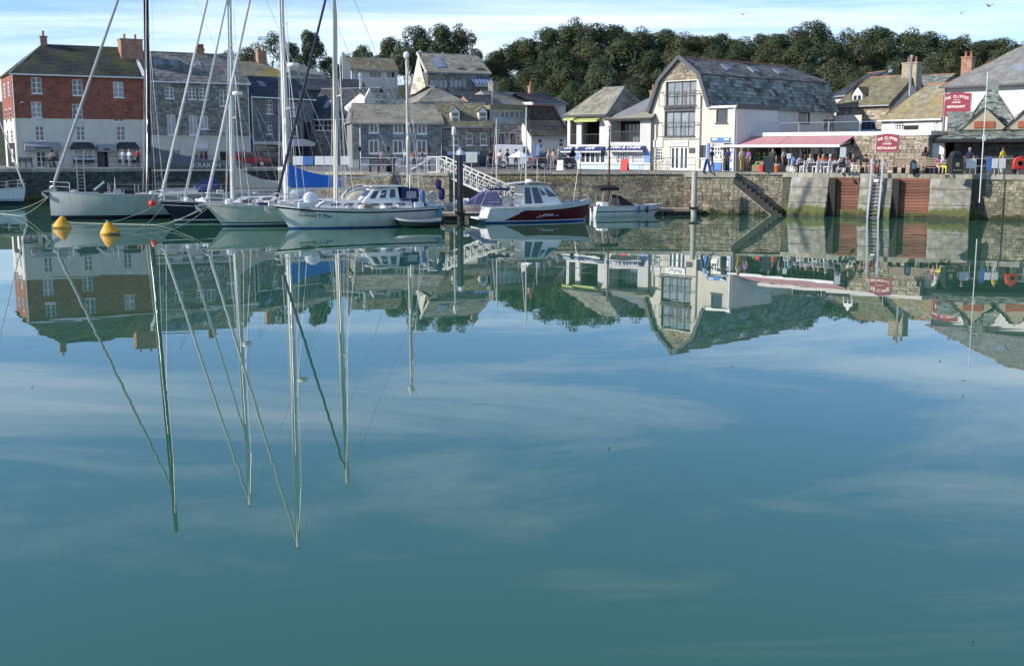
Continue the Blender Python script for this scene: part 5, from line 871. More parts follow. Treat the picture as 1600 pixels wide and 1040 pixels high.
        if furl: f0 = V(bow_x if bow_x else s.L - .15, 0, s.fb[0] + .05); f1 = lerp(ft, tp, fore_top); q = MB(); q.tube([f0, lerp(f0, f1, .04)], .05, 8, .09); q.tube([lerp(f0, f1, .04), lerp(f0, f1, .12), lerp(f0, f1, .9), f1], furl[1], 8, furl[1] * .55); q.build('furled_headsail', furl[0], ms); q = MB(); q.lathe([(.04, 0), (.14, .02), (.14, .14), (.04, .16)], f0 + V(0, 0, .12), 8); q.build('furling_drum', M['steel'], ms)
        if inner: f0 = V(inner[0], 0, s.sheer(inner[0])); f1 = lerp(ft, tp, inner[1]); q = MB(); q.tube([f0, f1], inner[2], 7, inner[2] * .6); q.build('inner_stay', M['alu'], ms)
        if top: q = MB(); q.tube([tp, tp + V(0, 0, .5)], .012, 4); q.tube([tp + V(-.3, 0, .12), tp + V(.3, 0, .12)], .015, 4); q.tube([tp + V(-.3, 0, .1), tp + V(-.3, 0, .35)], .012, 4); q.build('masthead_unit', M['dgrey'], ms)
        return ms
    def cover(s, x, l, zb, h0, h1, m, w=.34, end_drop=.0, name='sail_cover', z1=None, pw=2.2):      # stowed mainsail on the boom, running aft from the mast
        rows = []; n = 12; z1 = zb if z1 is None else z1
        for i in range(n + 1):
            t = i / n; hh = h1 + (h0 - h1) * (1 - t) ** pw; c = V(x + .15 - (l + .15) * t, 0, zb + (z1 - zb) * t); ww = w * (.55 + .45 * math.sin(math.pi * min(1, t + .25))) * (1 - .3 * t); sag = rnd.uniform(-.03, .03)
            rows.append([c + V(0, math.sin(a) * ww * (1 if math.cos(a) < .2 else .45), hh / 2 - math.cos(a) * hh / 2 * -1 + sag * (1 if 1.2 < a < 5 else 0)) for a in [k * math.pi / 5 for k in range(10)]])
        mb = MB(); mb.grid(rows, close=True); mb.face(*rows[0]); mb.face(*reversed(rows[-1])); bm = MB(); bm.tube([(x, 0, zb - .05), (x - l - .35, 0, z1 - .05)], .08, 8); b = bm.build('boom', M['alu'], s.o, smooth=True); c = mb.build(name, m, b, smooth=True)
        tl = MB()
        for t in (.3, .55, .8): tl.tube([(x - l * t, 0, zb + .5), (x - l * .25, .0, zb + 6)], .009, 4)
        tl.build('lazy_jack', M['steel'], b); return b
    def rails(s, h=.62, step=1.6, m='steel', n=None, pul=1.3):
        mb = MB(); r = .018; L = s.L
        for sd in (-1, 1):
            xs = [L * .04 + i * step for i in range(int((L * .9 - pul) / step) + 1)]; tops = []
            for x in xs: t = x / L; p = s.pt(t, 1, sd); p = V(p.x, p.y - sd * .06, p.z); mb.tube([p, p + V(0, 0, h)], r, 5); tops.append(p)
            for f in (1, .5): mb.tube([p + V(0, 0, h * f) for p in tops], .009, 4)
        mb.build('stanchions_and_lifelines', M[m], s.o); pu = MB(); a = [s.pt((L - pul) / L, 1, sd) for sd in (-1, 1)]; b = V(L - .1, 0, s.fb[0] + h)
        for f in (1, .55): pu.tube([a[0] + V(0, 0, h * f), V(L - .35, -.2, s.fb[0] + h * f), V(b.x, b.y, s.fb[0] + h * f), V(L - .35, .2, s.fb[0] + h * f), a[1] + V(0, 0, h * f)], .022, 5)
        for p in (a[0], a[1], V(L - .35, -.2, s.fb[0]), V(L - .35, .2, s.fb[0])): pu.tube([p, V(p.x, p.y, p.z + h)], .022, 5)
        pu.build('pulpit', M[m], s.o); ps = MB(); c = [s.pt(.09, 1, sd) for sd in (-1, 1)]; d = [s.pt(.005, 1, sd) for sd in (-1, 1)]
        for f in (1, .5): ps.tube([c[0] + V(0, 0, h * f), d[0] + V(0, .1, h * f), d[1] + V(0, -.1, h * f), c[1] + V(0, 0, h * f)], .022, 5)
        for p in c + d: ps.tube([p, p + V(0, 0, h)], .022, 5)
        ps.build('pushpit', M[m], s.o)
    def anchor(s, dz=-.1): mb = MB(); x = s.L; z = s.fb[0] + dz; mb.bar((x - .5, 0, z + .12), (x + .35, 0, z), .09, .12); mb.prism([(x + .15, z - .3), (x + .5, z + .05), (x + .45, z - .25), (x + .2, z - .42)], .4, 'y', -.2); mb.build('bow_anchor', M['steel'], s.o)
    def box(s, name, m, *a, bevel=.02): return MB().box(*a).build(name, m, s.o, bevel=bevel)
    def fender(s, x, side, m, z=.5, l=.6, r=.13): t = x / s.L; p = s.pt(t, .85, side); MB().lathe([(.02, l / 2 + .06), (r * .6, l / 2), (r, l * .3), (r, -l * .3), (r * .6, -l / 2), (0, -l / 2 - .04)], (p.x, p.y + side * (r + .02), z), 8).build('fender', m, s.o, smooth=True)
HEAD = (-.93, -.37); canvas = lambda n, c: mat(n, c, .85, .12, 2.5, bump=.5, bsc=5)
# far-left white yacht, only its bow in frame
y0 = Boat('white_yacht', 'bow of a white yacht with navy boot stripe at the left edge', (-40.9, 96), (.97, -.22), 11, 3.4, (1.55, 1.25, 1.2), rake=.35, cat='sailing boat'); y0.hull(paint('hull_white_navy_boot', (.72, .74, .76), [(.42, (.012, .016, .05)), (.5, (.72, .74, .76)), (.56, (.012, .016, .05))])); y0.deck(M['plastic']); y0.rails(); y0.cabin(3.5, 7.6, 2.1, 1.5, .5, M['hull_w']); y0.mast(6.4, 15, R(1), M['alu'], furl=(canvas('pale_sail', (.6, .6, .58)), .07))
# grey sloop with black mast
g1 = Boat('grey_yacht', 'long grey racing yacht with black mast and grey sail cover', (-31.0, 76.4), HEAD, 15.2, 4.3, (1.86, 1.62, 1.5), rake=.02, over=-.2, trans=.85, full=.42); g1.hull(paint('hull_grey', (.47, .49, .47), [(.27, (.012, .014, .03))], .3), stripe={1: 1}, levels=(0, .12, .25, .4, .55, .7, .82, .93, .965, 1), mats=[paint('hull_grey_sheer', (.62, .63, .62))]); g1.deck(mat('grey_deck', (.42, .43, .43), .7, .08)); g1.rails(.66, 1.8); g1.cabin(4.6, 9.6, 2.4, 1.2, .42, mat('grey_deck', (.42, .43, .43)), 4, slope=1.6); carb = mat('carbon_spar', (.022, .023, .025), .75, .1); g1.mast(8.85, 22.6, R(2.1), carb, r=.21, wires=.009, spr=(.27, .5, .74), sw=1.5, furl=(canvas('grey_furled_sail', (.33, .35, .36)), .12), fore_top=.86)
gc = canvas('grey_canvas', (.115, .128, .14)); bm = g1.cover(8.8, 6.4, 3.3, 1.75, .55, gc, .42); text('KRAKEN', 'lettering', .5, M['offwhite'], bm, (4.9, .42, 3.55), (R(90), 0, R(180))); g1.anchor(.02); MB().tube([(8.7, 0, 2.7), (6.4, 0, 2.5)], .07, 8).build('boom_vang', carb, g1.o); MB().lathe([(.02, 0), (.05, .05), (.02, .9)], (11, 0, 1.9), 6).build('staysail_drum', M['steel'], g1.o)
MB().bar((12.4, .5, 1.95), (11.7, .5, 2.5), .12, .12).build('hatch', M['plastic'], g1.o)
# navy sloop
n1 = Boat('navy_yacht', 'dark navy sailing yacht with white waterline between grey and cream yachts', (-22.75, 73.3), HEAD, 13, 3.9, (1.42, 1.2, 1.2), rake=1.05, over=.6, trans=.7); navy = paint('hull_navy', (.010, .012, .045), [(.10, (.012, .016, .02)), (.2, (.7, .7, .7))]); n1.hull(navy, stripe={.86: 1}, levels=(0, .12, .25, .4, .55, .7, .84, .86, 1), mats=[M['white']]); n1.deck(M['plastic']); n1.rails(); n1.cabin(3.4, 8.6, 2.4, 1.3, .5, M['hull_w'], 4, slope=1.0)
n1.mast(8.3, 19.5, R(1.2), M['alu'], r=.17, spr=(.3, .55, .78), sw=1.3, furl=(canvas('white_furled_sail', (.52, .52, .5)), .105), inner=(11.4, .74, .09)); bg_ = canvas('beige_canvas', (.47, .44, .36)); n1.cover(8.2, 5.2, 2.05, 1.95, .5, bg_, .32, pw=4.5)
MB().lathe([(.05, 0), (.3, .02), (.34, .12), (.3, .24), (.05, .26)], (7.8, .38, 8.1), 12).build('radar_dome', M['plastic'], n1.o, smooth=True)
# sprayhood on navy
def sprayhood(bt, x, w, h, m, z):
    rows = []
    for i in range(6): a = i / 5 * math.pi * .5; rows.append([V(x - 1.0 + math.cos(a) * 1.4, math.cos(b_) * w / 2, z + math.sin(b_) * h * (math.sin(a) * .95 + .05)) for b_ in [k * math.pi / 8 for k in range(9)]])
    q = MB(); q.grid(rows); q.build('sprayhood', m, bt.o, smooth=True)
sprayhood(n1, 4.4, 2.4, 1.15, mat('clear_sprayhood', (.35, .45, .5), .15, .2), 1.5); sprayhood(g1, 5.3, 2.4, .9, M['navyaw'], 1.85)
# cream yacht
c1_ = Boat('cream_yacht', 'off-white sailing yacht with blue sail cover rafted beside the two-masted yacht', (-18.7, 69.1), HEAD, 13, 3.9, (1.42, 1.2, 1.15), rake=1.15, over=.7, trans=.65); cream = paint('hull_cream', (.66, .65, .58), [(.10, (.02, .04, .10)), (.19, (.66, .65, .58)), (.27, (.08, .12, .2))]); c1_.hull(cream, stripe={.88: 1}, levels=(0, .12, .25, .4, .55, .7, .865, .88, 1), mats=[M['grey']]); c1_.deck(M['plastic']); c1_.rails(); c1_.cabin(3.4, 8.4, 2.4, 1.4, .5, M['hull_w'], 4, slope=1.); c1_.mast(7.95, 21, R(.1), M['alu'], r=.19, spr=(.3, .55, .78), sw=1.3, furl=(canvas('white_furled_sail', (.52, .52, .5)), .105)); c1_.cover(7.85, 3.4, 2.3, 1.6, .7, canvas('blue_canvas', (.02, .14, .5)), .36); MB().lathe([(.05, 0), (.32, .02), (.36, .12), (.32, .24), (.05, .26)], (7.4, .4, 9.6), 12).build('radar_dome', M['plastic'], c1_.o, smooth=True); sprayhood(c1_, 4.0, 2.4, 1.0, bg_, 1.5); c1_.anchor()
q = MB(); q.tube([(5.2, 1.5, 1.3), (5.2, 1.5, 3.3)], .06, 6); q.lathe([(.05, 0), (.3, .02), (.33, .1), (.3, .22), (.05, .24)], (5.2, 1.5, 3.3), 10); q.build('radar_post', M['plastic'], n1.o)
# two-masted white yacht in front
k1 = Boat('ketch', 'white two-masted yacht with wheelhouse, black rubbing strake and name on bow', (-14.1, 67.2), HEAD, 10.5, 3.4, (1.5, 1.12, 1.2), rake=.95, over=1.0, trans=.5, full=.5); hw_ = paint('hull_white_blue_boot', (.70, .71, .68), [(.09, (.02, .08, .3))])
k1.hull(hw_, stripe={.93: 1}, levels=(0, .12, .25, .4, .55, .7, .86, .93, 1), mats=[M['black']]); k1.deck(M['plastic'], .12); k1.rails(.6, 1.35); hw2 = mat('cabin_grey_white', (.60, .61, .60), .4, .05); k1.cabin(2.2, 8.0, 2.4, 1.5, .48, hw2, 6, slope=.6, wh=.34); k1.cabin(.7, 2.1, 1.7, 2.0, .36, hw2, 3, slope=.05)
wh = k1.cabin(3.0, 5.4, 2.0, 1.7, 1.02, M['hull_w'], 3, slope=.75, z=1.42, name='wheelhouse', wh=.5, wz=.36); MB().box(2.7, 4.8, -1.0, 1.0, 2.42, 2.49).build('wheelhouse_roof', M['hull_w'], wh, bevel=.03)
fw = MB(); [fw.face(V(5.4 - .72 * a + .02, y_, 1.42 + .87 * a), V(5.4 - .72 * a + .02, y_ + .62, 1.42 + .87 * a), V(5.4 - .72 * b_ + .02, y_ + .6, 1.42 + .87 * b_), V(5.4 - .72 * b_ + .02, y_ + .02, 1.42 + .87 * b_)) for y_ in (-.68, .06) for a, b_ in ((.5, .92),)]; fw.build('windscreen', M['glass'], wh, fix=False)
nvc = canvas('navy_canvas', (.02, .03, .11)); q = MB(); q.prism([(2.9, 2.44), (1.7, 2.3), (1.9, 1.25), (2.9, 1.3)], 1.9, 'y', -.95); q.build('canvas_dodger', nvc, k1.o, bevel=.05); MB().box(1.98, 2.6, .955, .975, 1.75, 2.15).build('dodger_window', M['glassl'], k1.o)
k1.mast(6.75, 15.9, R(1.2), mat('cream_spar', (.60, .55, .43), .5, .12, 1), r=.16, spr=(.45,), sw=1.2, furl=(canvas('navy_furled_sail', (.025, .03, .06)), .1), fore_top=.97); k1.mast(2.2, 10.2, R(.1), mat('cream_spar', (.6, .55, .43)), r=.1, spr=(.56,), sw=.9, furl=None, back=False, name='mizzen_mast'); k1.tp
MB().lathe([(0, .3), (.16, .22), (.2, .05), (.14, -.1), (0, -.12)], (2.2, 0, 10.2), 8).build('masthead_light', M['plastic'], k1.o, smooth=True)
b_ = MB(); b_.tube([(6.7, 0, 2.9), (3.2, 0, 3.1)], .07, 8); b_.build('boom', mat('cream_spar', (.6, .55, .43)), k1.o)
MB().lathe([(.3, -.35), (.42, -.3), (.42, .3), (.3, .35)], (8.3, .25, 1.75), 10, axis='y').build('liferaft_canister', M['plastic'], k1.o, smooth=True); k1.anchor(-.2); k1.fender(.35, 1, mat('teal_fender', (.07, .25, .33), .6, .1), .62, .95, .16)
for i, (x, z, r_, l_) in enumerate(((.55, 2.55, .2, .55), (.35, 1.95, .22, .7))): MB().lathe([(0, l_ / 2 + .05), (r_ * .8, l_ / 2 - .05), (r_, 0), (r_ * .8, -l_ / 2 + .05), (0, -l_ / 2 - .05)], (x, .9, z), 9).build('outboard_cover' if i else 'danbuoy_bag', nvc, k1.o, smooth=True)
lb = MB(); lb.lathe([(.26, -.05), (.34, 0), (.26, .05), (.18, 0), (.26, -.05)], (1.0, 1.15, 1.85), 12, axis='y'); lb.build('lifebuoy', M['cream'], k1.o, smooth=True); MB().box(1.5, 1.75, 1.0, 1.25, 1.3, 2.2).build('gas_bottle_locker', M['blue'], k1.o, bevel=.05)
def hull_text(bt, s_, size, t, l, m, flip=True, tilt=0, off=.03):      # lettering on the side that faces the camera, reading left to right for a bow on the left
    a, b = bt.pt(t + .05, l, 1), bt.pt(t - .05, l, 1); up = (bt.pt(t, l + .12, 1) - bt.pt(t, l - .12, 1)).normalized(); ex = (b - a).normalized(); nn = ex.cross(up).normalized(); up = nn.cross(ex); R3 = Matrix((ex, up, nn)).transposed(); c = bt.pt(t, l, 1) + nn * off; o = text(s_, 'lettering', size, m, bt.o, c, R3.to_euler(), ext=.004); return o
hull_text(k1, 'Gulwad Y Mor', .34, .80, .72, M['black']); q = MB(); a_, b_ = k1.pt(.88, .84, 1), k1.pt(.80, .83, 1); q.tube([a_ + V(0, .02, 0), b_ + V(0, .02, 0)], .02, 4); q.build('bow_flourish', M['black'], k1.o)
# gear on the decks
ds = random.Random(3); dm = [M['plastic'], M['rope'], nvc, M['wood'], M['blue'], M['steel'], M['black'], M['cream']]
for bt, n_ in ((g1, 10), (n1, 16), (c1_, 18), (k1, 16)):
    for i in range(n_):
        t = ds.uniform(.08, .9); y_ = ds.uniform(.3, .85) * bt.hb(t); z_ = bt.zs(t) - .02; x_ = bt.pt(t, 1, 1).x; w_ = ds.uniform(.08, .26); h_ = ds.uniform(.12, .42); q = MB()
        if i % 3: q.lathe([(w_ * .8, 0), (w_, h_ * .3), (w_ * .9, h_ * .8), (w_ * .3, h_)], (x_, y_, z_), 8); nm = 'winch' if w_ < .14 else 'coiled_rope'
        else: q.box(x_ - w_ * 1.6, x_ + w_ * 1.6, y_ - w_, y_ + w_, z_, z_ + h_); nm = 'deck_locker'
        q.build(nm, ds.choice(dm[:2] + dm[5:6]) if nm != 'deck_locker' else ds.choice(dm), bt.o, bevel=.02 if nm == 'deck_locker' else 0)
# tender alongside
d1 = Boat('dinghy', 'small dark green rowing dinghy with white gunwale lying beside the ketch', tuple(at(614, 349, 68.2).xy), (-.99, -.1), 2.9, 1.25, (.62, .45, .5), rake=.35, over=.1, trans=.7, cat='dinghy', keel=-.15); d1.hull(mat('dark_green_gelcoat', (.012, .03, .035), .35, .1), stripe={1: 1}, levels=(0, .2, .4, .6, .8, .88, 1), mats=[M['white']]); d1.deck(mat('dinghy_inside', (.35, .36, .36), .7, .1), .28, camber=-.05, name='floor'); [MB().box(x, x + .25, -.5, .5, .3, .34).build('thwart', M['woodp'], d1.o) for x in (.6, 1.5)]; MB().bar((-.1, 0, .15), (-.1, 0, .75), .2, .2).build('outboard', M['black'], d1.o, bevel=.04)
# ---------------------------------------------------------------- motor boats, pontoons, gangway, buoys, ropes
mb1 = Boat('motor_boat', 'white motor boat with maroon hull side and wheelhouse', (5.25, 75.4), (.955, .297), 7.3, 2.6, (1.42, 1.05, 1.0), rake=.55, over=-.25, trans=.9, cat='motor boat', full=.36, mid=.4)
mp = mat('maroon_gelcoat', (.11, .010, .016), .2, .04, coat=.4); mw = paint('hull_motor_white', (.76, .77, .78), [(.1, (.02, .07, .26)), (.16, (.76, .77, .78))], .2); mpx = paint('hull_motor_maroon', (.11, .010, .016), [(.1, (.02, .07, .26)), (.16, (.76, .77, .78))], .2)
q = MB(); n = 60; lv = [i / 24 for i in range(25)]
for sd in (-1, 1):
    for la, lb in zip(lv, lv[1:]):
        for i in range(n):
            t = (i + .5) / n; lm_ = (la + lb) / 2; q.m = 1 if lm_ < .3 + .54 * min(1, max(0, (t - .1) / .22)) ** 1.5 and t > .04 and lm_ > .1 else 0; a, b = i / n, (i + 1) / n; q.face(mb1.pt(a, la, sd), mb1.pt(b, la, sd), mb1.pt(b, lb, sd), mb1.pt(a, lb, sd))
q.m = 0; q.grid([[mb1.pt(0, l, -1) for l in lv], [mb1.pt(0, l, 1) for l in lv]]); q.grid([[mb1.pt(1, l, -1) for l in lv], [mb1.pt(1, l, 1) for l in lv]]); q.build('hull', [mw, mpx], mb1.o, smooth=True); mb1.deck(M['plastic'], .1)
q = MB(); q.tube([mb1.pt(i / 20, .97, -1) + V(0, -.03, 0) for i in range(21)], .035, 5); q.tube([mb1.pt(i / 20, .97, 1) + V(0, .03, 0) for i in range(21)], .035, 5); q.build('rubbing_strake', M['white'], mb1.o)
wh = MB(); x0, x1 = 2.2, 4.9; zb, zt = 1.0, 2.42; lo = [V(x0, -1, zb), V(x1 + .1, -.95, zb + .1), V(x1 + .1, .95, zb + .1), V(x0, 1, zb)]; hi = [V(x0 + .05, -.85, zt), V(x1 - .85, -.8, zt), V(x1 - .85, .8, zt), V(x0 + .05, .85, zt)]; wh.solid(lo + hi, [(0, 3, 2, 1), (4, 5, 6, 7), (0, 1, 5, 4), (1, 2, 6, 5), (2, 3, 7, 6), (3, 0, 4, 7)]); who = wh.build('wheelhouse', M['hull_w'], mb1.o, bevel=.05)
def onside(u, v, off=.012): return lerp(lerp(lo[0], lo[1], u), lerp(hi[0], hi[1], u), v) + V(0, -off, off * .1)
for u0, u1, v0, v1 in ((.07, .25, .14, .88), (.31, .53, .14, .88), (.57, .7, .5, .86)):
    for sd in (1, -1):
        w_ = MB(); pts = [onside(u, v) for u, v in ((u0, v0), (u1, v0), (u1 if u0 < .5 else u1 + .0, v1 if u0 < .5 else v0 + .1), (u0, v1))]; pts = [V(p.x, p.y * sd, p.z) for p in pts]; w_.solid(pts + [p + V(0, .02 * sd, 0) for p in pts], [(0, 1, 2, 3), (7, 6, 5, 4), (0, 4, 5, 1), (1, 5, 6, 2), (2, 6, 7, 3), (3, 7, 4, 0)]); w_.build('wheelhouse_window', M['glass'], who)
w_ = MB(); w_.face(lerp(lo[1], hi[1], .42) + V(.02, 0, 0), lerp(lo[2], hi[2], .42) + V(.02, 0, 0), lerp(lo[2], hi[2], .93) + V(.02, 0, 0), lerp(lo[1], hi[1], .93) + V(.02, 0, 0)); w_.build('windscreen', M['glass'], who, fix=False); sw = MB(); sw.face(*[onside(u, v, .015) for u, v in ((.74, .42), (.97, .42), (.97, .5), (.76, .9))]); sw.build('quarter_window', M['glass'], who, fix=False)
rf = MB(); rf.grid([[V(1.2 + 3.2 * i / 10, s_, 2.47 + .14 * math.sin(math.pi * i / 10) + (.02 if abs(s_) < .5 else -.03)) for i in range(11)] for s_ in (-1.0, -.6, 0, .6, 1.0)]); rf.grid([[V(1.2 + 3.2 * i / 10, s_, 2.34 + .06 * math.sin(math.pi * i / 10)) for i in range(11)] for s_ in (-.98, 0, .98)]); rf.build('wheelhouse_roof', M['hull_w'], mb1.o, smooth=True)
MB().lathe([(.05, 0), (.25, .02), (.27, .1), (.22, .2), (.05, .22)], (2.9, -.2, 2.55), 10).build('radar_dome', M['plastic'], mb1.o, smooth=True)
for i, x in enumerate((3.4, 3.9)): MB().tube([(x, -.3, 2.5), (x + .02, -.3, 4.1 - i * .5)], .014, 4).build('aerial', M['plastic'], mb1.o)
bi = MB(); bi.grid([[V(-.1 + 1.5 * i / 6, s_, 2.22 + .06 * math.sin(i)) for i in range(7)] for s_ in (-.9, 0, .9)]); bi.grid([[V(-.1 + 1.5 * i / 6, -.9, 2.22 - k * .13) for i in range(7)] for k in (0, 1)]); bi.build('blue_bimini', M['navyaw'], mb1.o, fix=False); fr = MB(); [fr.tube([(-.6, s_, 1.0), (-.05, s_, 2.2)], .02, 5) for s_ in (-.9, .9)]; fr.tube([(.0, -.95, 1.0), (.0, -.95, 1.35), (2.0, -.95, 1.35)], .018, 5); fr.build('stern_rail', M['steel'], mb1.o); MB().lathe([(.22, -.05), (.3, 0), (.22, .05), (.15, 0), (.22, -.05)], (1.15, -.9, 1.32), 12, axis='y').build('lifebuoy', M['cream'], mb1.o, smooth=True)
bw = MB(); [bw.tube([mb1.pt(t, 1, sd) + V(0, -sd * .08, .32) for t in (.7, .8, .9, .97)], .016, 5) for sd in (-1, 1)]; [bw.tube([mb1.pt(t, 1, sd) + V(0, -sd * .08, 0), mb1.pt(t, 1, sd) + V(0, -sd * .08, .32)], .016, 5) for sd in (-1, 1) for t in (.7, .83, .97)]; bw.build('bow_rail', M['steel'], mb1.o); MB().box(-.75, -.2, -1.05, 1.05, .25, .36).build('bathing_platform', M['plastic'], mb1.o, bevel=.03)
p = mb1.pt(.55, .58, -1); t_ = text("L'amour", 'lettering', .3, M['white'], mb1.o, p + V(0, -.05, .06), (R(84), 0, R(1)), ext=.004)
q = MB(); q.tube([mb1.pt(.46, .5, -1) + V(0, -.03, 0), mb1.pt(.68, .52, -1) + V(0, -.03, .04)], .014, 4); q.build('name_underline', M['white'], mb1.o)
# white speedboat
sp = Boat('speedboat', 'white open speedboat with black bimini and cockpit cover at the right-hand pontoon', (10.85, 81.4), (.965, .26), 5.4, 2.1, (.84, .72, .72), rake=.8, over=0, trans=.9, cat='motor boat', full=.4); sp.hull(paint('hull_speedboat', (.78, .78, .77)), stripe={.72: 1}, levels=(0, .2, .4, .55, .66, .72, .86, 1), mats=[M['black']]); sp.deck(M['plastic'], .05); sp.cabin(1.6, 3.1, 1.5, 1.3, .85, mat('black_canvas', (.02, .02, .022), .8, .2, 2, bump=.4, bsc=6), 0, slope=1.1, name='cockpit_cover')
q = MB(); q.grid([[V(.3 + 1.4 * i / 6, s_, 1.98 + .18 * (1 - (s_ / .85) ** 2) + .05 * math.sin(i * .5)) for i in range(7)] for s_ in (-.85, -.6, -.3, 0, .3, .6, .85)]); q.grid([[V(.3 + 1.4 * i / 6, -.85, 2.0 + .05 * math.sin(i * .5) - k * .2) for i in range(7)] for k in (0, 1)]); q.grid([[V(.3, s_, 1.98 + .18 * (1 - (s_ / .85) ** 2) - k * .16) for s_ in (-.85, -.4, 0, .4, .85)] for k in (0, 1)]); q.build('bimini_top', MATS['black_canvas'], sp.o, fix=False); q = MB(); [q.tube(pp, .02, 5) for s_ in (-.8, .8) for pp in ([(.5, s_, .8), (.6, s_, 2.0)], [(1.75, s_, .8), (1.35, s_, 2.0)], [(.9, s_, .8), (1.1, s_, 1.95)])]; q.build('bimini_frame', M['steel'], sp.o, kind='stuff')
q = MB(); q.box(-.62, -.12, -.26, .26, .6, 1.2); o = q.build('outboard_cowl', M['grey'], sp.o, bevel=.06); MB().box(-.5, -.2, -.1, .1, -.3, .64).build('outboard_leg', M['black'], sp.o, bevel=.03); MB().box(.5, 1.0, -.6, .6, .75, 1.0).build('bench_seat', M['plastic'], sp.o, bevel=.04)
for x in (3.2, 3.9): sp.fender(x, -1, M['navyaw'], .5, .45, .1)
# small pale boat on the pontoon
pk = Boat('pink_boat', 'small pale pink boat with blue cover behind the black pontoon pile', (-4.9, 79.2), (-1, -.06), 5.4, 2.0, (.98, .86, .85), rake=.7, over=.1, trans=.85, cat='motor boat'); pk.hull(paint('hull_pink', (.58, .45, .43)), stripe={1: 1}, levels=(0, .2, .4, .6, .8, .9, 1), mats=[M['white']]); pk.deck(M['plastic'], .04); q = MB(); q.prism([(1.2, .9), (4.0, .9), (2.6, 1.75), (1.6, 1.8)], 1.5, 'y', -.75); q.build('boat_cover', canvas('grey_blue_canvas', (.10, .11, .24)), pk.o, bevel=.08); pk.cabin(3.4, 4.8, 1.2, .8, .5, M['hull_w'], 1, slope=.6); hull_text(pk, 'F30', .34, .8, .66, M['black']); q = MB(); q.prism([(.35, .9), (1.2, .9), (1.1, 1.5), (.7, 1.5)], 1.4, 'y', -.7); q.build('windscreen', M['glassl'], pk.o)
# small sailing dinghies with bare masts
def mast_dinghy(x, Y, ytop, label, spar, r, yb=318, rake=0):
    p = at(x, yb, Y); b = Boat('sailing_dinghy', label, (p.x + 1.4, Y), (1, .05), 3.6, 1.35, (.75, .6, .55), rake=.5, over=.05, trans=.8, cat='dinghy', keel=-.15); b.hull(M['hull_w']); b.deck(M['woodp'], .03); H = hz(ytop, Y); q = MB(); q.tube([(2.2, 0, .4), (2.2 - rake, 0, H)], r, 8, r * .7); m_ = q.build('mast', spar, b.o, smooth=True); w_ = MB(); w_.tube([(3.5, 0, .7), (2.2 - rake, 0, H - .1)], .01, 4); w_.tube([(1.6, -.6, .6), (2.2 - rake, 0, H - .2)], .01, 4); w_.build('rigging', M['steel'], m_); return b
mast_dinghy(822, 78.5, 168, 'small boat with slim white mast hidden behind the motor boat', M['alu'], .06); d_ = mast_dinghy(951, 82.6, 196, 'small boat with reddish brown wooden mast and furled tan sail', mat('varnished_mast', (.16, .06, .03), .5, .2), .07); MB().lathe([(.05, 0), (.13, .3), (.11, 1.2), (.05, 1.6)], (2.2, 0, .9), 8).build('furled_sail', mat('tan_sail', (.13, .05, .04), .85, .2, 3), d_.o, smooth=True); mast_dinghy(906, 82.8, 236, 'small boat with thin dark mast beside the brown-masted one', M['black'], .03); mast_dinghy(776, 81.5, 186, 'small boat with bare white mast at the foot of the gangway', M['alu'], .05)
# pontoons
def pontoon(x0, x1, y0, y1, label, z=.48):
    o = empty('pontoon', (x0, y0, 0), 0, label, 'pontoon', 'floating pontoons'); W_, D_ = x1 - x0, y1 - y0; n = max(2, round(W_ / .24)); pm = None
    for i in range(n):
        if pm is None: pm = MB().box(0, W_ / n - .015, 0, D_, z - .05, z).build('deck_plank', M['woodp'], o); b = pm
        else: b = pm.copy(); COL.objects.link(b)
        b.location = (W_ * i / n, 0, rnd.uniform(-.006, .006))
    MB().box(-.04, W_ + .04, -.06, -.005, z - .2, z - .01).build('edge_beam', M['wood'], o); f = MB(); [f.box(W_ * k, W_ * (k + .22), .1, D_ - .1, -.35, z - .06) for k in (.02, .28, .54, .77)]; f.build('float', M['black'], o); return o
pontoon(-5.3, 3.4, 75.6, 77.3, 'timber pontoon behind the maroon motor boat'); pontoon(8.0, 13.6, 81.4, 82.9, 'timber pontoon beside the white speedboat')
def pile(x, y0, Y, r, label, m, cap=None):
    p = at(x, 330, Y); zt = hz(y0, Y); o = empty('mooring_pile', (p.x, Y, 0), 0, label, 'pile'); MB().lathe([(r, -1), (r, zt - (.4 if cap else 0)), (r * .9, zt - (.4 if cap else 0))], (0, 0, 0), 12).build('shaft', m, o, smooth=True)
    if cap: MB().lathe([(r * 1.06, zt - .42), (r * 1.06, zt - .2), (0, zt + .12)], (0, 0, 0), 12).build('cap', M['plastic'], o, smooth=True)
    MB().box(-r * 1.5, r * 1.5, -r * 1.6, r * 1.6, .5, .62).build('pile_guide', M['black'], o)
pile(719, 232, 75.2, .21, 'tall black pontoon pile with white conical cap', mat('black_pile', (.035, .038, .045), .6, .15, 2), True); pile(1084, 268, 81.1, .2, 'grey steel pile at the end of the right-hand pontoon', mat('grey_pile', (.40, .38, .33), .7, .15, 1.5))
p = at(710, 330, 75); lp = empty('pontoon_lamp', (p.x, 75, 0), 0, 'slim white lamp pole standing beside the black pile', 'lamp post'); H = hz(210, 75); MB().tube([(0, 0, .45), (0, 0, H)], .05, 7).build('pole', M['alu'], lp); MB().lathe([(.1, H - .05), (.13, H), (.13, H + .42), (.06, H + .5)], (0, 0, 0), 10).build('lamp_head', M['plastic'], lp, smooth=True)
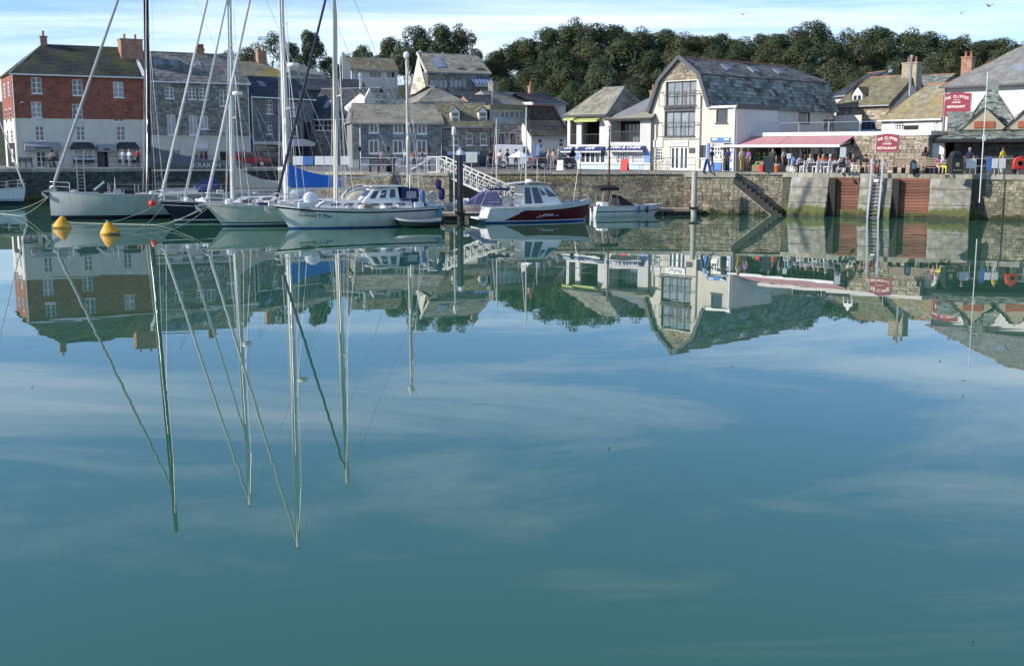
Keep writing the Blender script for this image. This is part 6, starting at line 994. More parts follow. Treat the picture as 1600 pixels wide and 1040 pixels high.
# gangway with trussed sides
a = Vector((*xz(692, 83.2), QZ + .02)); b = Vector((.6, 79.8, .65)); gw = empty('gangway', a, math.atan2((b - a).y, (b - a).x), 'white trussed gangway sloping from quay to pontoon', 'gangway'); L = (b - a).xy.length; dz = b.z - a.z
for s_ in (-.55, .55):
    q = MB(); q.bar((0, s_, 0), (L, s_, dz), .1, .14); q.bar((0, s_, 1.05), (L, s_, dz + 1.05), .09, .09); q.bar((0, s_, .5), (L, s_, dz + .5), .05, .05); n = 12
    for i in range(n + 1): x = L * i / n; z = dz * i / n; q.bar((x, s_, z), (x, s_, z + 1.05), .06, .06); (i < n and q.bar((x, s_, z), (x + L / n, s_, dz * (i + 1) / n + 1.05), .05, .05))
    q.build('truss_side', mat('dull_white_steel', (.55, .54, .5), .6, .15, 2), gw)
q = MB(); q.bar((0, 0, -.02), (L, 0, dz - .02), 1.0, .05); q.build('walkway', M['grey'], gw); q = MB(); q.box(-1.0, -.05, -.65, .65, -.35, .03); [q.bar((x, s_, 0), (x, s_, 1.15), .06) for x in (-.95, -.1) for s_ in (-.6, .6)]; [q.bar((-.95, s_, 1.12), (-.1, s_, 1.12), .05) for s_ in (-.6, .6)]; q.build('landing_platform', M['white'], gw)
# buoys and mooring lines
for x, y, lb in ((97, 357, 'yellow conical mooring buoy nearer the left edge'), (172, 367, 'yellow conical mooring buoy nearer the camera')):
    p = onz(x, y - 1, 0); o = empty('mooring_buoy', (p.x, p.y, 0), 0, lb, 'buoy', 'yellow mooring buoys'); MB().lathe([(.3, -.2), (.5, .0), (.53, .1), (.5, .2), (.16, .64), (.06, .7), (0, .71)], (0, 0, 0), 16).build('float', M['yellow'], o, smooth=True); MB().lathe([(.52, -.06), (.535, .02), (.53, .06), (.5, .07)], (0, 0, 0), 16).build('weed_band', M['rust'], o, smooth=True); q = MB(); q.lathe([(.05, -.015), (.065, 0), (.05, .015), (.035, 0), (.05, -.015)], (0, 0, .74), 8, axis='y'); q.build('lifting_eye', M['steel'], o); o.rotation_euler = (R(4), R(-9 if x > 100 else 6), 0)
p = at(238, 318, 73); o = empty('ball_fender', p, 0, 'red ball fender hanging at the navy bow', 'fender'); MB().lathe([(0, -.24), (.14, -.2), (.23, -.05), (.22, .08), (.12, .2), (.04, .24), (.04, .3)], (0, 0, 0), 14).build('ball', M['red'], o, smooth=True); MB().tube([(0, 0, .3), (.15, .2, .75)], .012, 4).build('lanyard', M['rope'], o)
def rope(a, b, sag, label, r=.011):
    a, b = Vector(a), Vector(b); n = 14; pts = [lerp(a, b, i / n) - V(0, 0, sag * 4 * (i / n) * (1 - i / n)) for i in range(n + 1)]; pts = [V(p.x, p.y, max(p.z, .012)) for p in pts]; MB().tube(pts, r, 5).build('mooring_rope', M['rope'], label=label, cat='rope')
gb = Vector((-31.0, 76.4, 1.6)); nb = Vector((-22.6, 73.3, 1.3)); cb = Vector((-18.6, 69.1, 1.3)); B1 = onz(97, 352, .3); B2 = onz(172, 362, .3)
rope(gb, at(-20, 327, 88), .5, 'upper mooring rope from the grey bow to the left edge'); rope(gb, at(-20, 331, 86), .9, 'lower mooring rope from the grey bow to the left edge'); rope(nb, B1, .5, 'mooring rope from the navy bow to the far yellow buoy'); rope(nb + V(.2, 0, -.1), B2, .7, 'mooring rope from the navy bow to the near yellow buoy'); rope(cb, B1 + V(.1, 0, 0), 1.0, 'slack mooring rope from the cream bow to the far yellow buoy'); rope(cb + V(.3, 0, 0), B2 + V(.1, 0, 0), .8, 'mooring rope from the cream bow to the near yellow buoy'); rope(cb + V(.2, .3, 0), gb + V(2, -3, -1.5), 1.0, 'long slack rope from the cream bow along the grey hull')
# ---------------------------------------------------------------- people
SK = mat('skin', (.48, .29, .21), .6, .08); HAIRS = [mat('brown_hair', (.06, .035, .02), .6, .2), mat('grey_hair', (.4, .38, .36), .6, .2), mat('fair_hair', (.3, .19, .09), .6, .2), mat('black_hair', (.015, .012, .012), .5, .2)]
def cloth(c): return mat('cloth_%d_%d_%d' % tuple(int(v * 100) for v in c), c, .85, .15, 6, bump=.3, bsc=20)
def figure(pose):
    J = dict(pelvis=(0, 0, .95, .125), waist=(0, .01, 1.1, .12), chest=(0, .01, 1.3, .14), neck=(0, 0, 1.47, .055), chin=(0, -.02, 1.55, .075), head=(0, -.01, 1.64, .098), nose=(0, -.1, 1.61, .018))
    E_ = [('pelvis', 'waist'), ('waist', 'chest'), ('chest', 'neck'), ('neck', 'chin'), ('chin', 'head'), ('head', 'nose')]
    for s, k in ((-1, 'l'), (1, 'r')):
        J['sh' + k] = (s * .17, 0, 1.41, .06); J['el' + k] = (s * .24, .03, 1.14, .046); J['wr' + k] = (s * .25, -.06, .91, .032); J['pa' + k] = (s * .25, -.08, .83, .036); J['hp' + k] = (s * .095, 0, .88, .095); J['kn' + k] = (s * .1, -.02, .49, .062); J['an' + k] = (s * .1, .03, .09, .042); J['to' + k] = (s * .11, -.15, .04, .035)
        E_ += [('chest', 'sh' + k), ('sh' + k, 'el' + k), ('el' + k, 'wr' + k), ('wr' + k, 'pa' + k), ('pelvis', 'hp' + k), ('hp' + k, 'kn' + k), ('kn' + k, 'an' + k), ('an' + k, 'to' + k)]
    if pose == 'walk': J['knl'] = (-.1, -.16, .51, .062); J['anl'] = (-.1, -.17, .1, .042); J['tol'] = (-.1, -.36, .06, .035); J['knr'] = (.1, .02, .49, .062); J['anr'] = (.1, .25, .13, .042); J['tor'] = (.11, .1, .04, .035); J['ell'] = (-.24, .14, 1.16, .046); J['wrl'] = (-.24, .13, .93, .032); J['pal'] = (-.24, .1, .85, .036); J['elr'] = (.24, -.1, 1.17, .046); J['wrr'] = (.22, -.27, 1.0, .032); J['par'] = (.22, -.33, .96, .036)
    if pose == 'sit':
        for k in list(J): x, y, z, r = J[k]; J[k] = (x, y, z - .42, r) if k[:2] not in ('kn', 'an', 'to') else J[k]
        for s, k in ((-1, 'l'), (1, 'r')): J['hp' + k] = (s * .1, -.05, .5, .095); J['kn' + k] = (s * .13, -.46, .5, .065); J['an' + k] = (s * .13, -.42, .09, .042); J['to' + k] = (s * .14, -.6, .04, .035); J['el' + k] = (s * .25, -.06, .76, .046); J['wr' + k] = (s * .12, -.28, .7, .032); J['pa' + k] = (s * .06, -.34, .7, .036)
    for s, k in ((-1, 'l'), (1, 'r')):
        p = Vector(J['pa' + k][:3]); w = Vector(J['wr' + k][:3]); d = (p - w).normalized(); side = d.cross(V(s, 0, 0)).normalized()
        for i, (o, l) in enumerate(((-.028, .06), (-.009, .072), (.01, .07), (.028, .055))): a = p + d * .03 + side * o; J['f%d%s' % (i, k)] = (*(a + d * l + V(-s * .012, 0, 0)), .0085); E_.append(('pa' + k, 'f%d%s' % (i, k)))
        J['th' + k] = (*(w + d * .05 + side * -.055 + V(-s * .02, 0, 0)), .01); E_.append(('wr' + k, 'th' + k))
    names = list(J); me = bpy.data.meshes.new('body'); me.from_pydata([J[n][:3] for n in names], [(names.index(a), names.index(b)) for a, b in E_], []); o = bpy.data.objects.new('body', me); COL.objects.link(o)
    o.modifiers.new('skin', 'SKIN'); sv = me.skin_vertices[0].data
    for i, n in enumerate(names): r = J[n][3]; fl = 1.35 if n in ('pelvis', 'waist', 'chest') else 1; sv[i].radius = (r * fl, r * .85 if fl > 1 else r); sv[i].use_root = n == 'pelvis'
    sd = o.modifiers.new('sub', 'SUBSURF'); sd.levels = 1; sd.render_levels = 1
    dg = bpy.context.evaluated_depsgraph_get(); m2 = bpy.data.meshes.new_from_object(o.evaluated_get(dg)); bpy.data.objects.remove(o)
    m2.materials.clear(); [m2.materials.append(SK) for _ in range(4)]; P = {n: Vector(J[n][:3]) for n in names}
    reg = {}
    for a, b in E_:
        r = 1 if {a, b} & {'waist', 'chest'} and 'neck' not in (a, b) else 0
        if a[:2] == 'sh': r = 1
        if a == 'pelvis' or a[:2] == 'hp' or a[:2] == 'kn': r = 2
        if a[:2] == 'an': r = 3
        reg[(a, b)] = r
    reg[('chest', 'neck')] = 1
    for f in m2.polygons:
        c = f.center; best = min(reg, key=lambda e: (lambda a, b: (c - (a + (b - a) * max(0, min(1, (c - a).dot(b - a) / max(1e-6, (b - a).length_squared))))).length)(P[e[0]], P[e[1]])); f.material_index = reg[best]; f.use_smooth = True
    return m2, P['head']
BODY = {k: figure(k) for k in ('stand', 'walk', 'sit')}
q = MB(); q.lathe([(.112, -.06), (.118, .0), (.1, .07), (.05, .105), (0, .112)], (0, .012, 0), 12); ho = q.build('hair', HAIRS[0], smooth=True); HAIR_S = ho.data; bpy.data.objects.remove(ho)
q = MB(); q.lathe([(.06, -.26), (.1, -.2), (.115, -.06), (.118, .0), (.1, .07), (.05, .105), (0, .112)], (0, .035, 0), 12); ho = q.build('hair', HAIRS[0], smooth=True); HAIR_L = ho.data; bpy.data.objects.remove(ho)
def person(p, rz, pose, top, bot, label, hair=0, long=False, z=QZ, sc=1., group=None, shoes=(.04, .035, .03), arms=None):
    me, hd = BODY[pose]; o = bpy.data.objects.new('person', me); COL.objects.link(o); o.location = (p[0], p[1], z); o.rotation_euler = (0, 0, R(rz)); o.scale = (sc,) * 3; tag(o, label, 'person', group)
    for i, m in enumerate((SK, cloth(top), cloth(bot), cloth(shoes))): o.material_slots[i].link = 'OBJECT'; o.material_slots[i].material = m
    h = bpy.data.objects.new('hair', HAIR_L if long else HAIR_S); COL.objects.link(h); h.parent = o; h.location = hd + V(0, .005, .02); h.material_slots[0].link = 'OBJECT'; h.material_slots[0].material = HAIRS[hair]; return o
def seat(p, rz, label, m, group, z=QZ, back=True, name='chair', cat='chair'):
    o = empty(name, (p[0], p[1], z), R(rz), label, cat, group); MB().box(-.22, .22, -.22, .22, .41, .46).build('seat', m, o, bevel=.02)
    for x in (-.19, .19):
        for y in (-.19, .19): MB().bar((x, y, 0), (x * .95, y * .95, .42), .035).build('leg', m, o)
    if back: MB().box(-.21, .21, .19, .23, .55, .86).build('backrest', m, o, bevel=.02); [MB().bar((x, .2, .42), (x, .21, .86), .035).build('back_post', m, o) for x in (-.2, .2)]
    return o
def table(p, label, m, group, z=QZ, r=.42):
    o = empty('cafe_table', (p[0], p[1], z), 0, label, 'table', group); MB().lathe([(r, .70), (r, .735), (r * .98, .74)], (0, 0, 0), 14).build('table_top', m, o); MB().tube([(0, 0, .03), (0, 0, .7)], .03, 6).build('stem', M['steel'], o); MB().lathe([(.24, 0), (.22, .03)], (0, 0, 0), 12).build('base', M['dgrey'], o); return o
def Q(x, y): v = onz(x, y, QZ); return (v.x, v.y)      # spot on the quay under a photo pixel
def QY(x, Y): v = xz(x, Y); return (v.x, v.y)
# right-hand terrace: tables and chairs under the awning
ch_l = ('left of', 'right of'); places = ['nearest the menu stand', 'second from the menu stand', 'third from the menu stand', 'beside the tall white sign']
for i, x in enumerate((1247, 1267, 1287, 1305)):
    Y = 84.6 - i * .9; c = Vector(QY(x, Y)); table(c, 'round pale cafe table %s' % places[i], M['plastic'], 'cafe tables')
    for s_, d in ((-.62, -35), (.62, 35)): seat(c + Vector((s_, -.35)), 180 + d * (1 if s_ > 0 else -1), 'white plastic chair %s the cafe table %s' % (ch_l[s_ > 0], places[i]), M['plastic'], 'white cafe chairs')
    seat(c + Vector((0, .75)), 0, 'white plastic chair behind the cafe table %s' % places[i], M['plastic'], 'white cafe chairs')
PG = 'people at the restaurant tables'
for i, (x, Y, rz, top, bot, hr, lg, lb) in enumerate(((1239, 84.2, 120, (.06, .17, .42), (.05, .05, .07), 3, 0, 'seated person in blue shirt at the table nearest the menu stand'), (1257, 84.2, -120, (.05, .05, .06), (.06, .06, .08), 0, 1, 'seated person in dark top right of first table'), (1266, 84.6, 10, (.7, .68, .65), (.1, .1, .14), 2, 1, 'seated person in white top behind the second table'), (1279, 83.2, -110, (.62, .30, .24), (.1, .12, .2), 0, 0, 'seated person in coral top at the second table'), (1286, 83.9, 5, (.55, .17, .14), (.08, .08, .1), 2, 1, 'seated person in red top behind the third table'), (1297, 82.6, -115, (.65, .52, .42), (.2, .2, .25), 1, 0, 'seated person in peach top at the third table'), (1312, 81.6, -100, (.6, .6, .58), (.05, .05, .06), 0, 1, 'seated person in pale top by the tall white sign'))):
    c = QY(x, Y); person(c, rz, 'sit', top, bot, lb, hr, bool(lg), group=PG); seat(c, rz, 'chair under the ' + lb.split(' person')[0] + ' person' + lb.split('person')[1], M['plastic'], 'occupied cafe chairs', back=False)
for i, (x, Y, rz, top, bot, hr, ps, lb) in enumerate(((1250, 85.9, 15, (.5, .5, .52), (.1, .1, .12), 1, 'sit', 'seated person in grey top behind the first table, near the glazed screen'), (1273, 85.6, -20, (.08, .12, .25), (.05, .05, .06), 0, 'sit', 'seated person in navy top near the glazed screen, behind second table'), (1292, 84.9, 10, (.55, .4, .3), (.1, .1, .1), 3, 'sit', 'seated person in tan top near the glazed screen, behind third table'), (1303, 84.2, -15, (.5, .14, .16), (.07, .07, .08), 2, 'sit', 'seated person in crimson top near the glazed screen, behind fourth table'), (1225, 86, 30, (.4, .42, .44), (.06, .06, .08), 2, 'stand', 'person in pale grey waiting by the menu stand'), (1169, 87.2, -60, (.25, .1, .3), (.06, .06, .08), 0, 'stand', 'person in violet top browsing the beach toys'), (1326, 82.6, 20, (.05, .05, .055), (.04, .04, .05), 3, 'stand', 'person in black standing left of the bench by the stone wall'))):
    c = QY(x, Y); person(c, rz, ps, top, bot, lb, hr, hr in (0, 2), group=PG)
    if ps == 'sit': seat(c, rz, 'chair under the ' + lb[:lb.index(' top')] + ' by the glazed screen', M['plastic'], 'occupied cafe chairs', back=False)
# benches by the wall
def bench(a, b, label, m=None, z=QZ, backr=True, slats=3, group=None):
    a, b = Vector(a), Vector(b); d = b - a; L = d.length; o = empty('bench', (a.x, a.y, z), math.atan2(d.y, d.x), label, 'bench', group); m = m or M['wood']
    for i in range(slats): MB().box(0, L, -.2 + i * .15, -.07 + i * .15, .42, .46).build('seat_slat', m, o)
    if backr: [MB().box(0, L, .25, .29, .56 + i * .14, .66 + i * .14).build('back_slat', m, o) for i in range(slats)]
    for x in (.1, L / 2, L - .1): MB().box(x - .03, x + .03, -.2, .28, 0, .41).build('leg', M['dgrey'], o); (backr and MB().box(x - .03, x + .03, .3, .34, 0, .95).build('back_post', M['dgrey'], o))
    return o
bench(QY(1322, 81.5), QY(1372, 79.7), 'timber bench below the maroon sign with three people on it'); bench(QY(1396, 79.8), QY(1426, 78.8), 'brown slatted bench right of the ladder', backr=True, slats=4); bench(QY(1431, 78.8), QY(1464, 77.8), 'brown slatted bench with a person in yellow', slats=4)
for x, Y, top, bot, hr, lg, lb in ((1333, 80.7, (.06, .05, .06), (.62, .58, .52), 2, 1, 'seated person in black top and white trousers on the bench'), (1352, 80.1, (.035, .035, .04), (.4, .28, .22), 0, 0, 'seated person in black jacket in the middle of the bench'), (1365, 79.7, (.55, .42, .36), (.38, .1, .1), 2, 1, 'seated person in pale pink top at the ladder end of the bench'), (1467, 77.4, (.35, .12, .22), (.5, .33, .26), 0, 1, 'seated person in purple top beside the litter bin')): person(QY(x, Y), 0, 'sit', top, bot, lb, hr, bool(lg), group='people on the quay benches')
person(QY(1474, 77.2), 20, 'sit', (.72, .68, .6), (.75, .72, .05), 'seated person in white top and bright yellow trousers by the bin', 2, group='people on the quay benches')
for x, Y, rz, ps, top, bot, hr, lg, lb in ((1112, 86.2, 60, 'walk', (.05, .045, .045), (.06, .05, .05), 3, 0, 'person in dark clothes walking past the kiosk window'), (1136, 83.5, -40, 'stand', (.02, .03, .09), (.02, .022, .04), 0, 0, 'person in navy standing at the kiosk door'), (1159, 86, 30, 'stand', (.6, .48, .42), (.5, .33, .08), 2, 1, 'person in mustard trousers by the clothes display'), (1445, 79.2, 150, 'stand', (.03, .03, .035), (.40, .29, .18), 3, 1, 'person in dark top leaning beside the notice boards'), (1514, 79, 170, 'walk', (.02, .025, .07), (.02, .02, .04), 1, 0, 'person in navy jacket behind the litter bin'), (1566, 78.2, 200, 'stand', (.62, .5, .06), (.6, .58, .5), 0, 0, 'person in yellow shirt before the slate pavilion'), (1207, 86, -20, 'stand', (.06, .06, .07), (.03, .03, .04), 0, 0, 'person in black in the restaurant entrance')): person(QY(x, Y), rz, ps, top, bot, lb, hr, bool(lg), sc=1.04)
for x, lb in ((1287, 'person in black leaning on the roof terrace rail'), (1297, 'person in navy on the roof terrace nearer the stone cottage')): person(QY(x, 92.5), 170, 'stand', (.02, .02, .03), (.03, .03, .04), lb, 0, z=QZ + 2.9, sc=.8)
# middle and left quay
for x, Y, rz, ps, top, bot, hr, lg, lb in ((83, 104, 60, 'walk', (.6, .5, .48), (.03, .03, .035), 3, 1, 'person in pink top and black skirt before the brick building'), (203, 107.5, 160, 'stand', (.62, .62, .64), (.3, .3, .32), 1, 0, 'person in white shirt looking in the bay window'), (193, 108, 170, 'stand', (.3, .42, .55), (.25, .3, .36), 2, 0, 'person in pale blue beside the bay window'), (216, 107, 190, 'stand', (.45, .03, .04), (.03, .03, .05), 0, 0, 'person in red jumper by the bay window'), (598, 97, 30, 'stand', (.5, .45, .4), (.2, .2, .24), 0, 0, 'person in beige coat outside the blue-fronted shop'), (633, 99, -60, 'walk', (.5, .52, .55), (.12, .13, .2), 2, 1, 'person in pale grey walking past the blue-fronted shop'), (648, 100, 10, 'stand', (.35, .12, .1), (.06, .06, .09), 3, 0, 'person in rust top at the shop window'), (660, 98, 80, 'stand', (.06, .08, .14), (.1, .1, .12), 0, 0, 'person in navy beside the end shop window'), (766, 97, 20, 'stand', (.03, .03, .04), (.04, .04, .06), 0, 0, 'person in black in front of the white van cab'), (781, 95, -30, 'stand', (.55, .5, .42), (.05, .05, .07), 2, 1, 'person in cream top before the white van'), (793, 96, 60, 'walk', (.05, .05, .06), (.03, .03, .04), 3, 0, 'person in black walking behind the railing by the van'), (806, 95, 0, 'stand', (.04, .05, .07), (.05, .05, .06), 0, 0, 'person in charcoal at the rear of the van'), (858, 94, 40, 'stand', (.6, .55, .5), (.1, .1, .14), 2, 1, 'person in white top beside the dark car'), (864, 95.5, -50, 'stand', (.42, .26, .2), (.2, .18, .2), 0, 0, 'person in brown between dark car and cafe'), (873, 95, 20, 'stand', (.25, .36, .4), (.08, .1, .14), 1, 0, 'person in teal at the cafe corner')): person(QY(x, Y), rz, ps, top, bot, lb, hr, bool(lg), sc=.97)
# ---------------------------------------------------------------- vehicles
def vehicle(name, label, p, rz, L, Wd, body, prof, glass, m, cat, wheel=.33):
    o = empty(name, (p[0], p[1], QZ), R(rz), label, cat); b = MB(); b.prism(prof, Wd, 'y', -Wd / 2); b.build('body', m, o, bevel=.06)
    for g_ in glass:
        for s_ in (-1, 1): w = MB(); w.prism(g_, .02, 'y', s_ * (Wd / 2 + .004) - .01); w.build('side_window', M['glass'], o)
    for x in (L * .18, L * .8):
        for s_ in (-1, 1): t = MB(); t.lathe([(wheel * .6, -.1), (wheel, -.08), (wheel, .08), (wheel * .6, .1)], (x, s_ * (Wd / 2 - .08), wheel), 14, axis='y'); w = t.build('wheel', M['black'], o, smooth=True); MB().lathe([(.02, -.11), (wheel * .58, -.11), (wheel * .58, .11), (.02, .11)], (x, s_ * (Wd / 2 - .08), wheel), 12, axis='y').build('rim', M['steel'], w)
    for s_ in (-.6, .6): MB().box(L - .02, L + .03, s_ * Wd / 2 * 1.2 - .1, s_ * Wd / 2 * 1.2 + .1, .62, .78).build('headlight', M['plastic'], o); MB().box(-.03, .02, s_ * Wd / 2 * 1.2 - .08, s_ * Wd / 2 * 1.2 + .08, .7, .95).build('tail_light', M['red'], o)
    MB().box(-.05, L + .05, -Wd / 2 + .05, Wd / 2 - .05, .3, .45).build('bumper', M['dgrey'], o); return o
vehicle('van', 'white panel van parked before the stone houses', QY(774, 102), 3, 3.6, 1.9, 0, [(0, .35), (3.6, .35), (3.6, 1.0), (3.2, 1.15), (2.75, 2.05), (.05, 2.1), (0, 2.0)], [[(2.35, 1.15), (3.05, 1.15), (2.68, 1.9), (2.35, 1.9)]], mat('white_van_paint', (.76, .77, .79), .3, .03, coat=.4), 'van')
cp_ = [(0, .32), (4.0, .32), (4.02, .75), (3.2, .92), (2.5, 1.42), (1.0, 1.45), (.3, .95), (0, .85)]; cg = [[(1.05, .95), (1.7, .95), (1.7, 1.38), (1.12, 1.38)], [(1.78, .95), (3.0, .95), (2.45, 1.37), (1.78, 1.38)]]
vehicle('car', 'dark blue car parked left of the cafe', QY(830, 99), 20, 4.0, 1.75, 0, cp_, cg, mat('dark_car_paint', (.015, .02, .035), .25, .05, coat=.6), 'car'); vehicle('car', 'dark red car parked before the stone warehouse', QY(357, 112), 12, 4.0, 1.75, 0, cp_, cg, mat('red_car_paint', (.25, .015, .02), .25, .05, coat=.6), 'car'); vehicle('car', 'black car parked before the slate-hung house', QY(395, 114), 14, 4.0, 1.75, 0, cp_, cg, MATS['dark_car_paint'], 'car')
# ---------------------------------------------------------------- street furniture
def aboard(p, rz, m, label, w=.6, h=1.0, txt=True):
    o = empty('a_board', (p[0], p[1], QZ), R(rz), label, 'sign'); 
    for s_ in (-1, 1): q = MB(); q.solid([(x, s_ * y + t * s_, z) for t in (0, .03) for x, y, z in ((-w / 2, .25, 0), (w / 2, .25, 0), (w / 2, .03, h), (-w / 2, .03, h))], [(0, 3, 2, 1), (4, 5, 6, 7), (0, 1, 5, 4), (1, 2, 6, 5), (2, 3, 7, 6), (3, 0, 4, 7)]); q.build('board', m, o)
    MB().box(-w / 2 - .03, w / 2 + .03, -.05, .05, h - .04, h + .03).build('top_rail', M['wood'], o); return o
aboard(QY(1105, 82.9), 60, M['blue'], 'blue A-board at the quay kiosk', .5, .95); aboard(QY(1201, 83), 10, M['dgrey'], 'black chalkboard A-board with wooden frame at the restaurant', .7, 1.15); aboard(QY(976, 92.5), -25, M['red'], 'red A-board before the fish and chip shop', .6, .9); aboard(QY(876, 93.5), -25, M['plastic'], 'white A-board left of the cafe', .5, .8)
def post_sign(x, Y, y0, y1, w, m, label, z=QZ, name='sign', cat='sign', ph=None):
    p = QY(x, Y); o = empty(name, (*p, z), 0, label, cat); zt = hz(y0, Y) - z; zb = hz(y1, Y) - z; MB().tube([(0, 0, 0), (0, 0, zt)], .035, 6).build('post', M['steel'], o); MB().box(-w / 2, w / 2, -.06, -.036, zb, zt).build('panel', m, o, bevel=.01); return o
post_sign(1232, 83.2, 240, 248, .3, M['plastic'], 'small white menu stand on a post'); post_sign(1316, 80.6, 230, 246, .42, M['plastic'], 'tall white sign beside the restaurant terrace'); post_sign(1545, 75.9, 245, 268, .36, M['blue'], 'blue upright sign on the quay railing')
for x, lb in ((1516, 'large white notice on the railing beside the bin'), (1554, 'white notice on the railing right of the blue sign'), (1566, 'second white notice right of the blue sign')): post_sign(x, 75.8, 248, 263, .62 if x < 1520 else .4, M['plastic'], lb)
o = empty('notice_board', (*QY(1454, 80.5), QZ), R(-30), 'brown notice board with two white posters under the white cottage', 'notice board'); MB().box(-.95, .95, 0, .12, .9, 2.3).build('board', mat('brown_board', (.10, .045, .03), .6, .1), o); [MB().box(a, b, -.02, -.002, 1.05, 2.1).build('poster', M['plastic' if a > 0 else 'offwhite'], o) for a, b in ((-.85, -.1), (.05, .85))]; [MB().bar((x, .06, 0), (x, .06, .9), .1).build('post', M['wood'], o) for x in (-.8, .8)]
p = QY(1492, 75.6); o = empty('litter_bin', (*p, QZ), R(8), 'large black litter bin with emblem at the quay edge', 'bin'); MB().box(-.42, .42, -.34, .34, .08, 1.15).build('body', mat('bin_black', (.028, .03, .033), .5, .1), o, bevel=.04); MB().lathe([(.46, 1.15), (.48, 1.22), (.44, 1.4), (.3, 1.52), (.05, 1.56)], (0, 0, 0), 4, sx=1, sy=.85).build('hood', MATS['bin_black'], o, smooth=False).rotation_euler = (0, 0, R(45)); MB().box(-.26, .26, -.385, -.342, 1.18, 1.34).build('slot', M['dark'], o); MB().box(-.12, .12, -.356, -.342, .55, .8).build('emblem', mat('bin_gold', (.5, .42, .2), .5), o); MB().box(-.3, .3, -.352, -.342, .28, .33).build('lettering', MATS['bin_gold'], o); MB().box(-.44, .44, -.36, .36, .0, .08).build('plinth', M['concrete'], o)
p = QY(1592, 74.6); o = empty('lifebuoy_housing', (*p, QZ), 0, 'red lifebuoy housing on the railing at the right edge', 'lifebuoy'); MB().lathe([(.36, -.1), (.42, -.05), (.42, .05), (.36, .1)], (0, 0, .78), 14, axis='y').build('housing', M['red'], o, smooth=True); MB().box(-.4, .4, -.09, .09, .38, .78).build('housing_base', M['red'], o, bevel=.04); MB().lathe([(.14, -.02), (.2, 0), (.14, .02), (.09, 0), (.14, -.02)], (0, -.12, .78), 10, axis='y').build('emblem', M['rust'], o); MB().bar((0, .12, 0), (0, .12, .9), .08).build('post', M['steel'], o)
p = QY(1532, 75.3); o = empty('flagpole', (*p, 1.2), 0, 'slim white flagpole rising from the quay edge before the pavilion', 'pole'); q = MB(); q.tube([(0, -.2, 0), (.0, -.2, hz(113, 75.3) - 1.2)], .042, 7, .03); q.build('pole', M['alu'], o); MB().box(-.1, .1, -.32, -.26, hz(220, 75.3) - 1.2, hz(211, 75.3) - 1.2).build('junction_box', M['plastic'], o)
def bucket(p, m, label, r=.2, h=.4): o = empty('bucket', (*p, QZ), 0, label, 'bucket'); MB().lathe([(r * .8, 0), (r, h), (r * .92, h), (r * .75, .05)], (0, 0, 0), 12).build('pail', m, o, smooth=True); MB().tube([(math.cos(t) * r, 0, h + math.sin(t) * r * .6) for t in [k * math.pi / 6 for k in range(7)]], .012, 4).build('handle', M['steel'], o)
bucket(QY(1192, 85), M['red'], 'red bucket beside the clothes display', .3, .5); bucket(QY(1213, 83.8), mat('orange_plastic', (.6, .16, .05), .5), 'orange bucket right of the black chalkboard', .28, .5); bucket(QY(1215, 85.5), M['woodp'], 'pale tub behind the orange bucket', .25, .6)
o = empty('display_stand', (*QY(1182, 88.5), QZ), R(-45), 'stall of beach toys and clothes under the red awning', 'stall'); rs = random.Random(9); [MB().box(-1.4, 1.4, k * .35, k * .35 + .4, .0, .5 + k * .35).build('shelf', M['wood'], o) for k in range(3)]; gc_ = [(.1, .45, .08), (.55, .5, .04), (.35, .3, .45), (.5, .08, .1), (.6, .58, .55), (.1, .12, .3), (.5, .3, .1), (.04, .04, .05)]
for i in range(26): k = i % 3; x = rs.uniform(-1.3, 1.3); r_ = rs.uniform(.09, .2); MB().lathe([(0, 0), (r_, r_ * .3), (r_ * rs.uniform(.7, 1.1), r_ * 1.4), (0, r_ * 2.)], (x, k * .35 + .15, .5 + k * .35), 8).build('toy', cloth(rs.choice(gc_)), o, smooth=True)
MB().lathe([(.5, 0), (.3, .16), (.03, .24)], (-.2, .2, 2.0), 10).build('lime_parasol', cloth((.5, .6, .04)), o, smooth=True)
o = empty('pushchair', (*QY(1316, 79.6), QZ), R(70), 'black pushchair parked at the edge of the terrace', 'pushchair'); MB().prism([(-.25, .45), (.3, .4), (.4, .75), (-.3, .95)], .42, 'y', -.21).build('seat', cloth((.03, .03, .035)), o, bevel=.05); MB().lathe([(.3, 0), (.28, .15), (.18, .28), (0, .32)], (-.1, 0, .8), 10, sy=.75).build('hood', cloth((.12, .12, .13)), o, smooth=True); q = MB(); q.tube([(-.5, 0, 1.0), (.35, 0, .15)], .02, 5); q.tube([(-.4, -.22, .15), (.1, -.22, .7)], .02, 5); q.tube([(-.4, .22, .15), (.1, .22, .7)], .02, 5); q.build('frame', M['steel'], o)
for x, y in ((-.4, -.24), (-.4, .24), (.38, -.2), (.38, .2)): MB().lathe([(.06, -.02), (.13, -.02), (.13, .02), (.06, .02)], (x, y, .13), 10, axis='y').build('wheel', M['black'], o)
o = empty('rucksack', (*QY(1427, 77.9), QZ), 0, 'dark rucksack with blue panel standing on the quay by the bench', 'rucksack'); MB().lathe([(.2, 0), (.26, .15), (.24, .75), (.15, .92), (0, .96)], (0, 0, 0), 10, sy=.7).build('bag', cloth((.02, .022, .028)), o, smooth=True); MB().box(-.14, .14, -.2, -.16, .35, .75).build('pocket', cloth((.12, .2, .28)), o, bevel=.03)
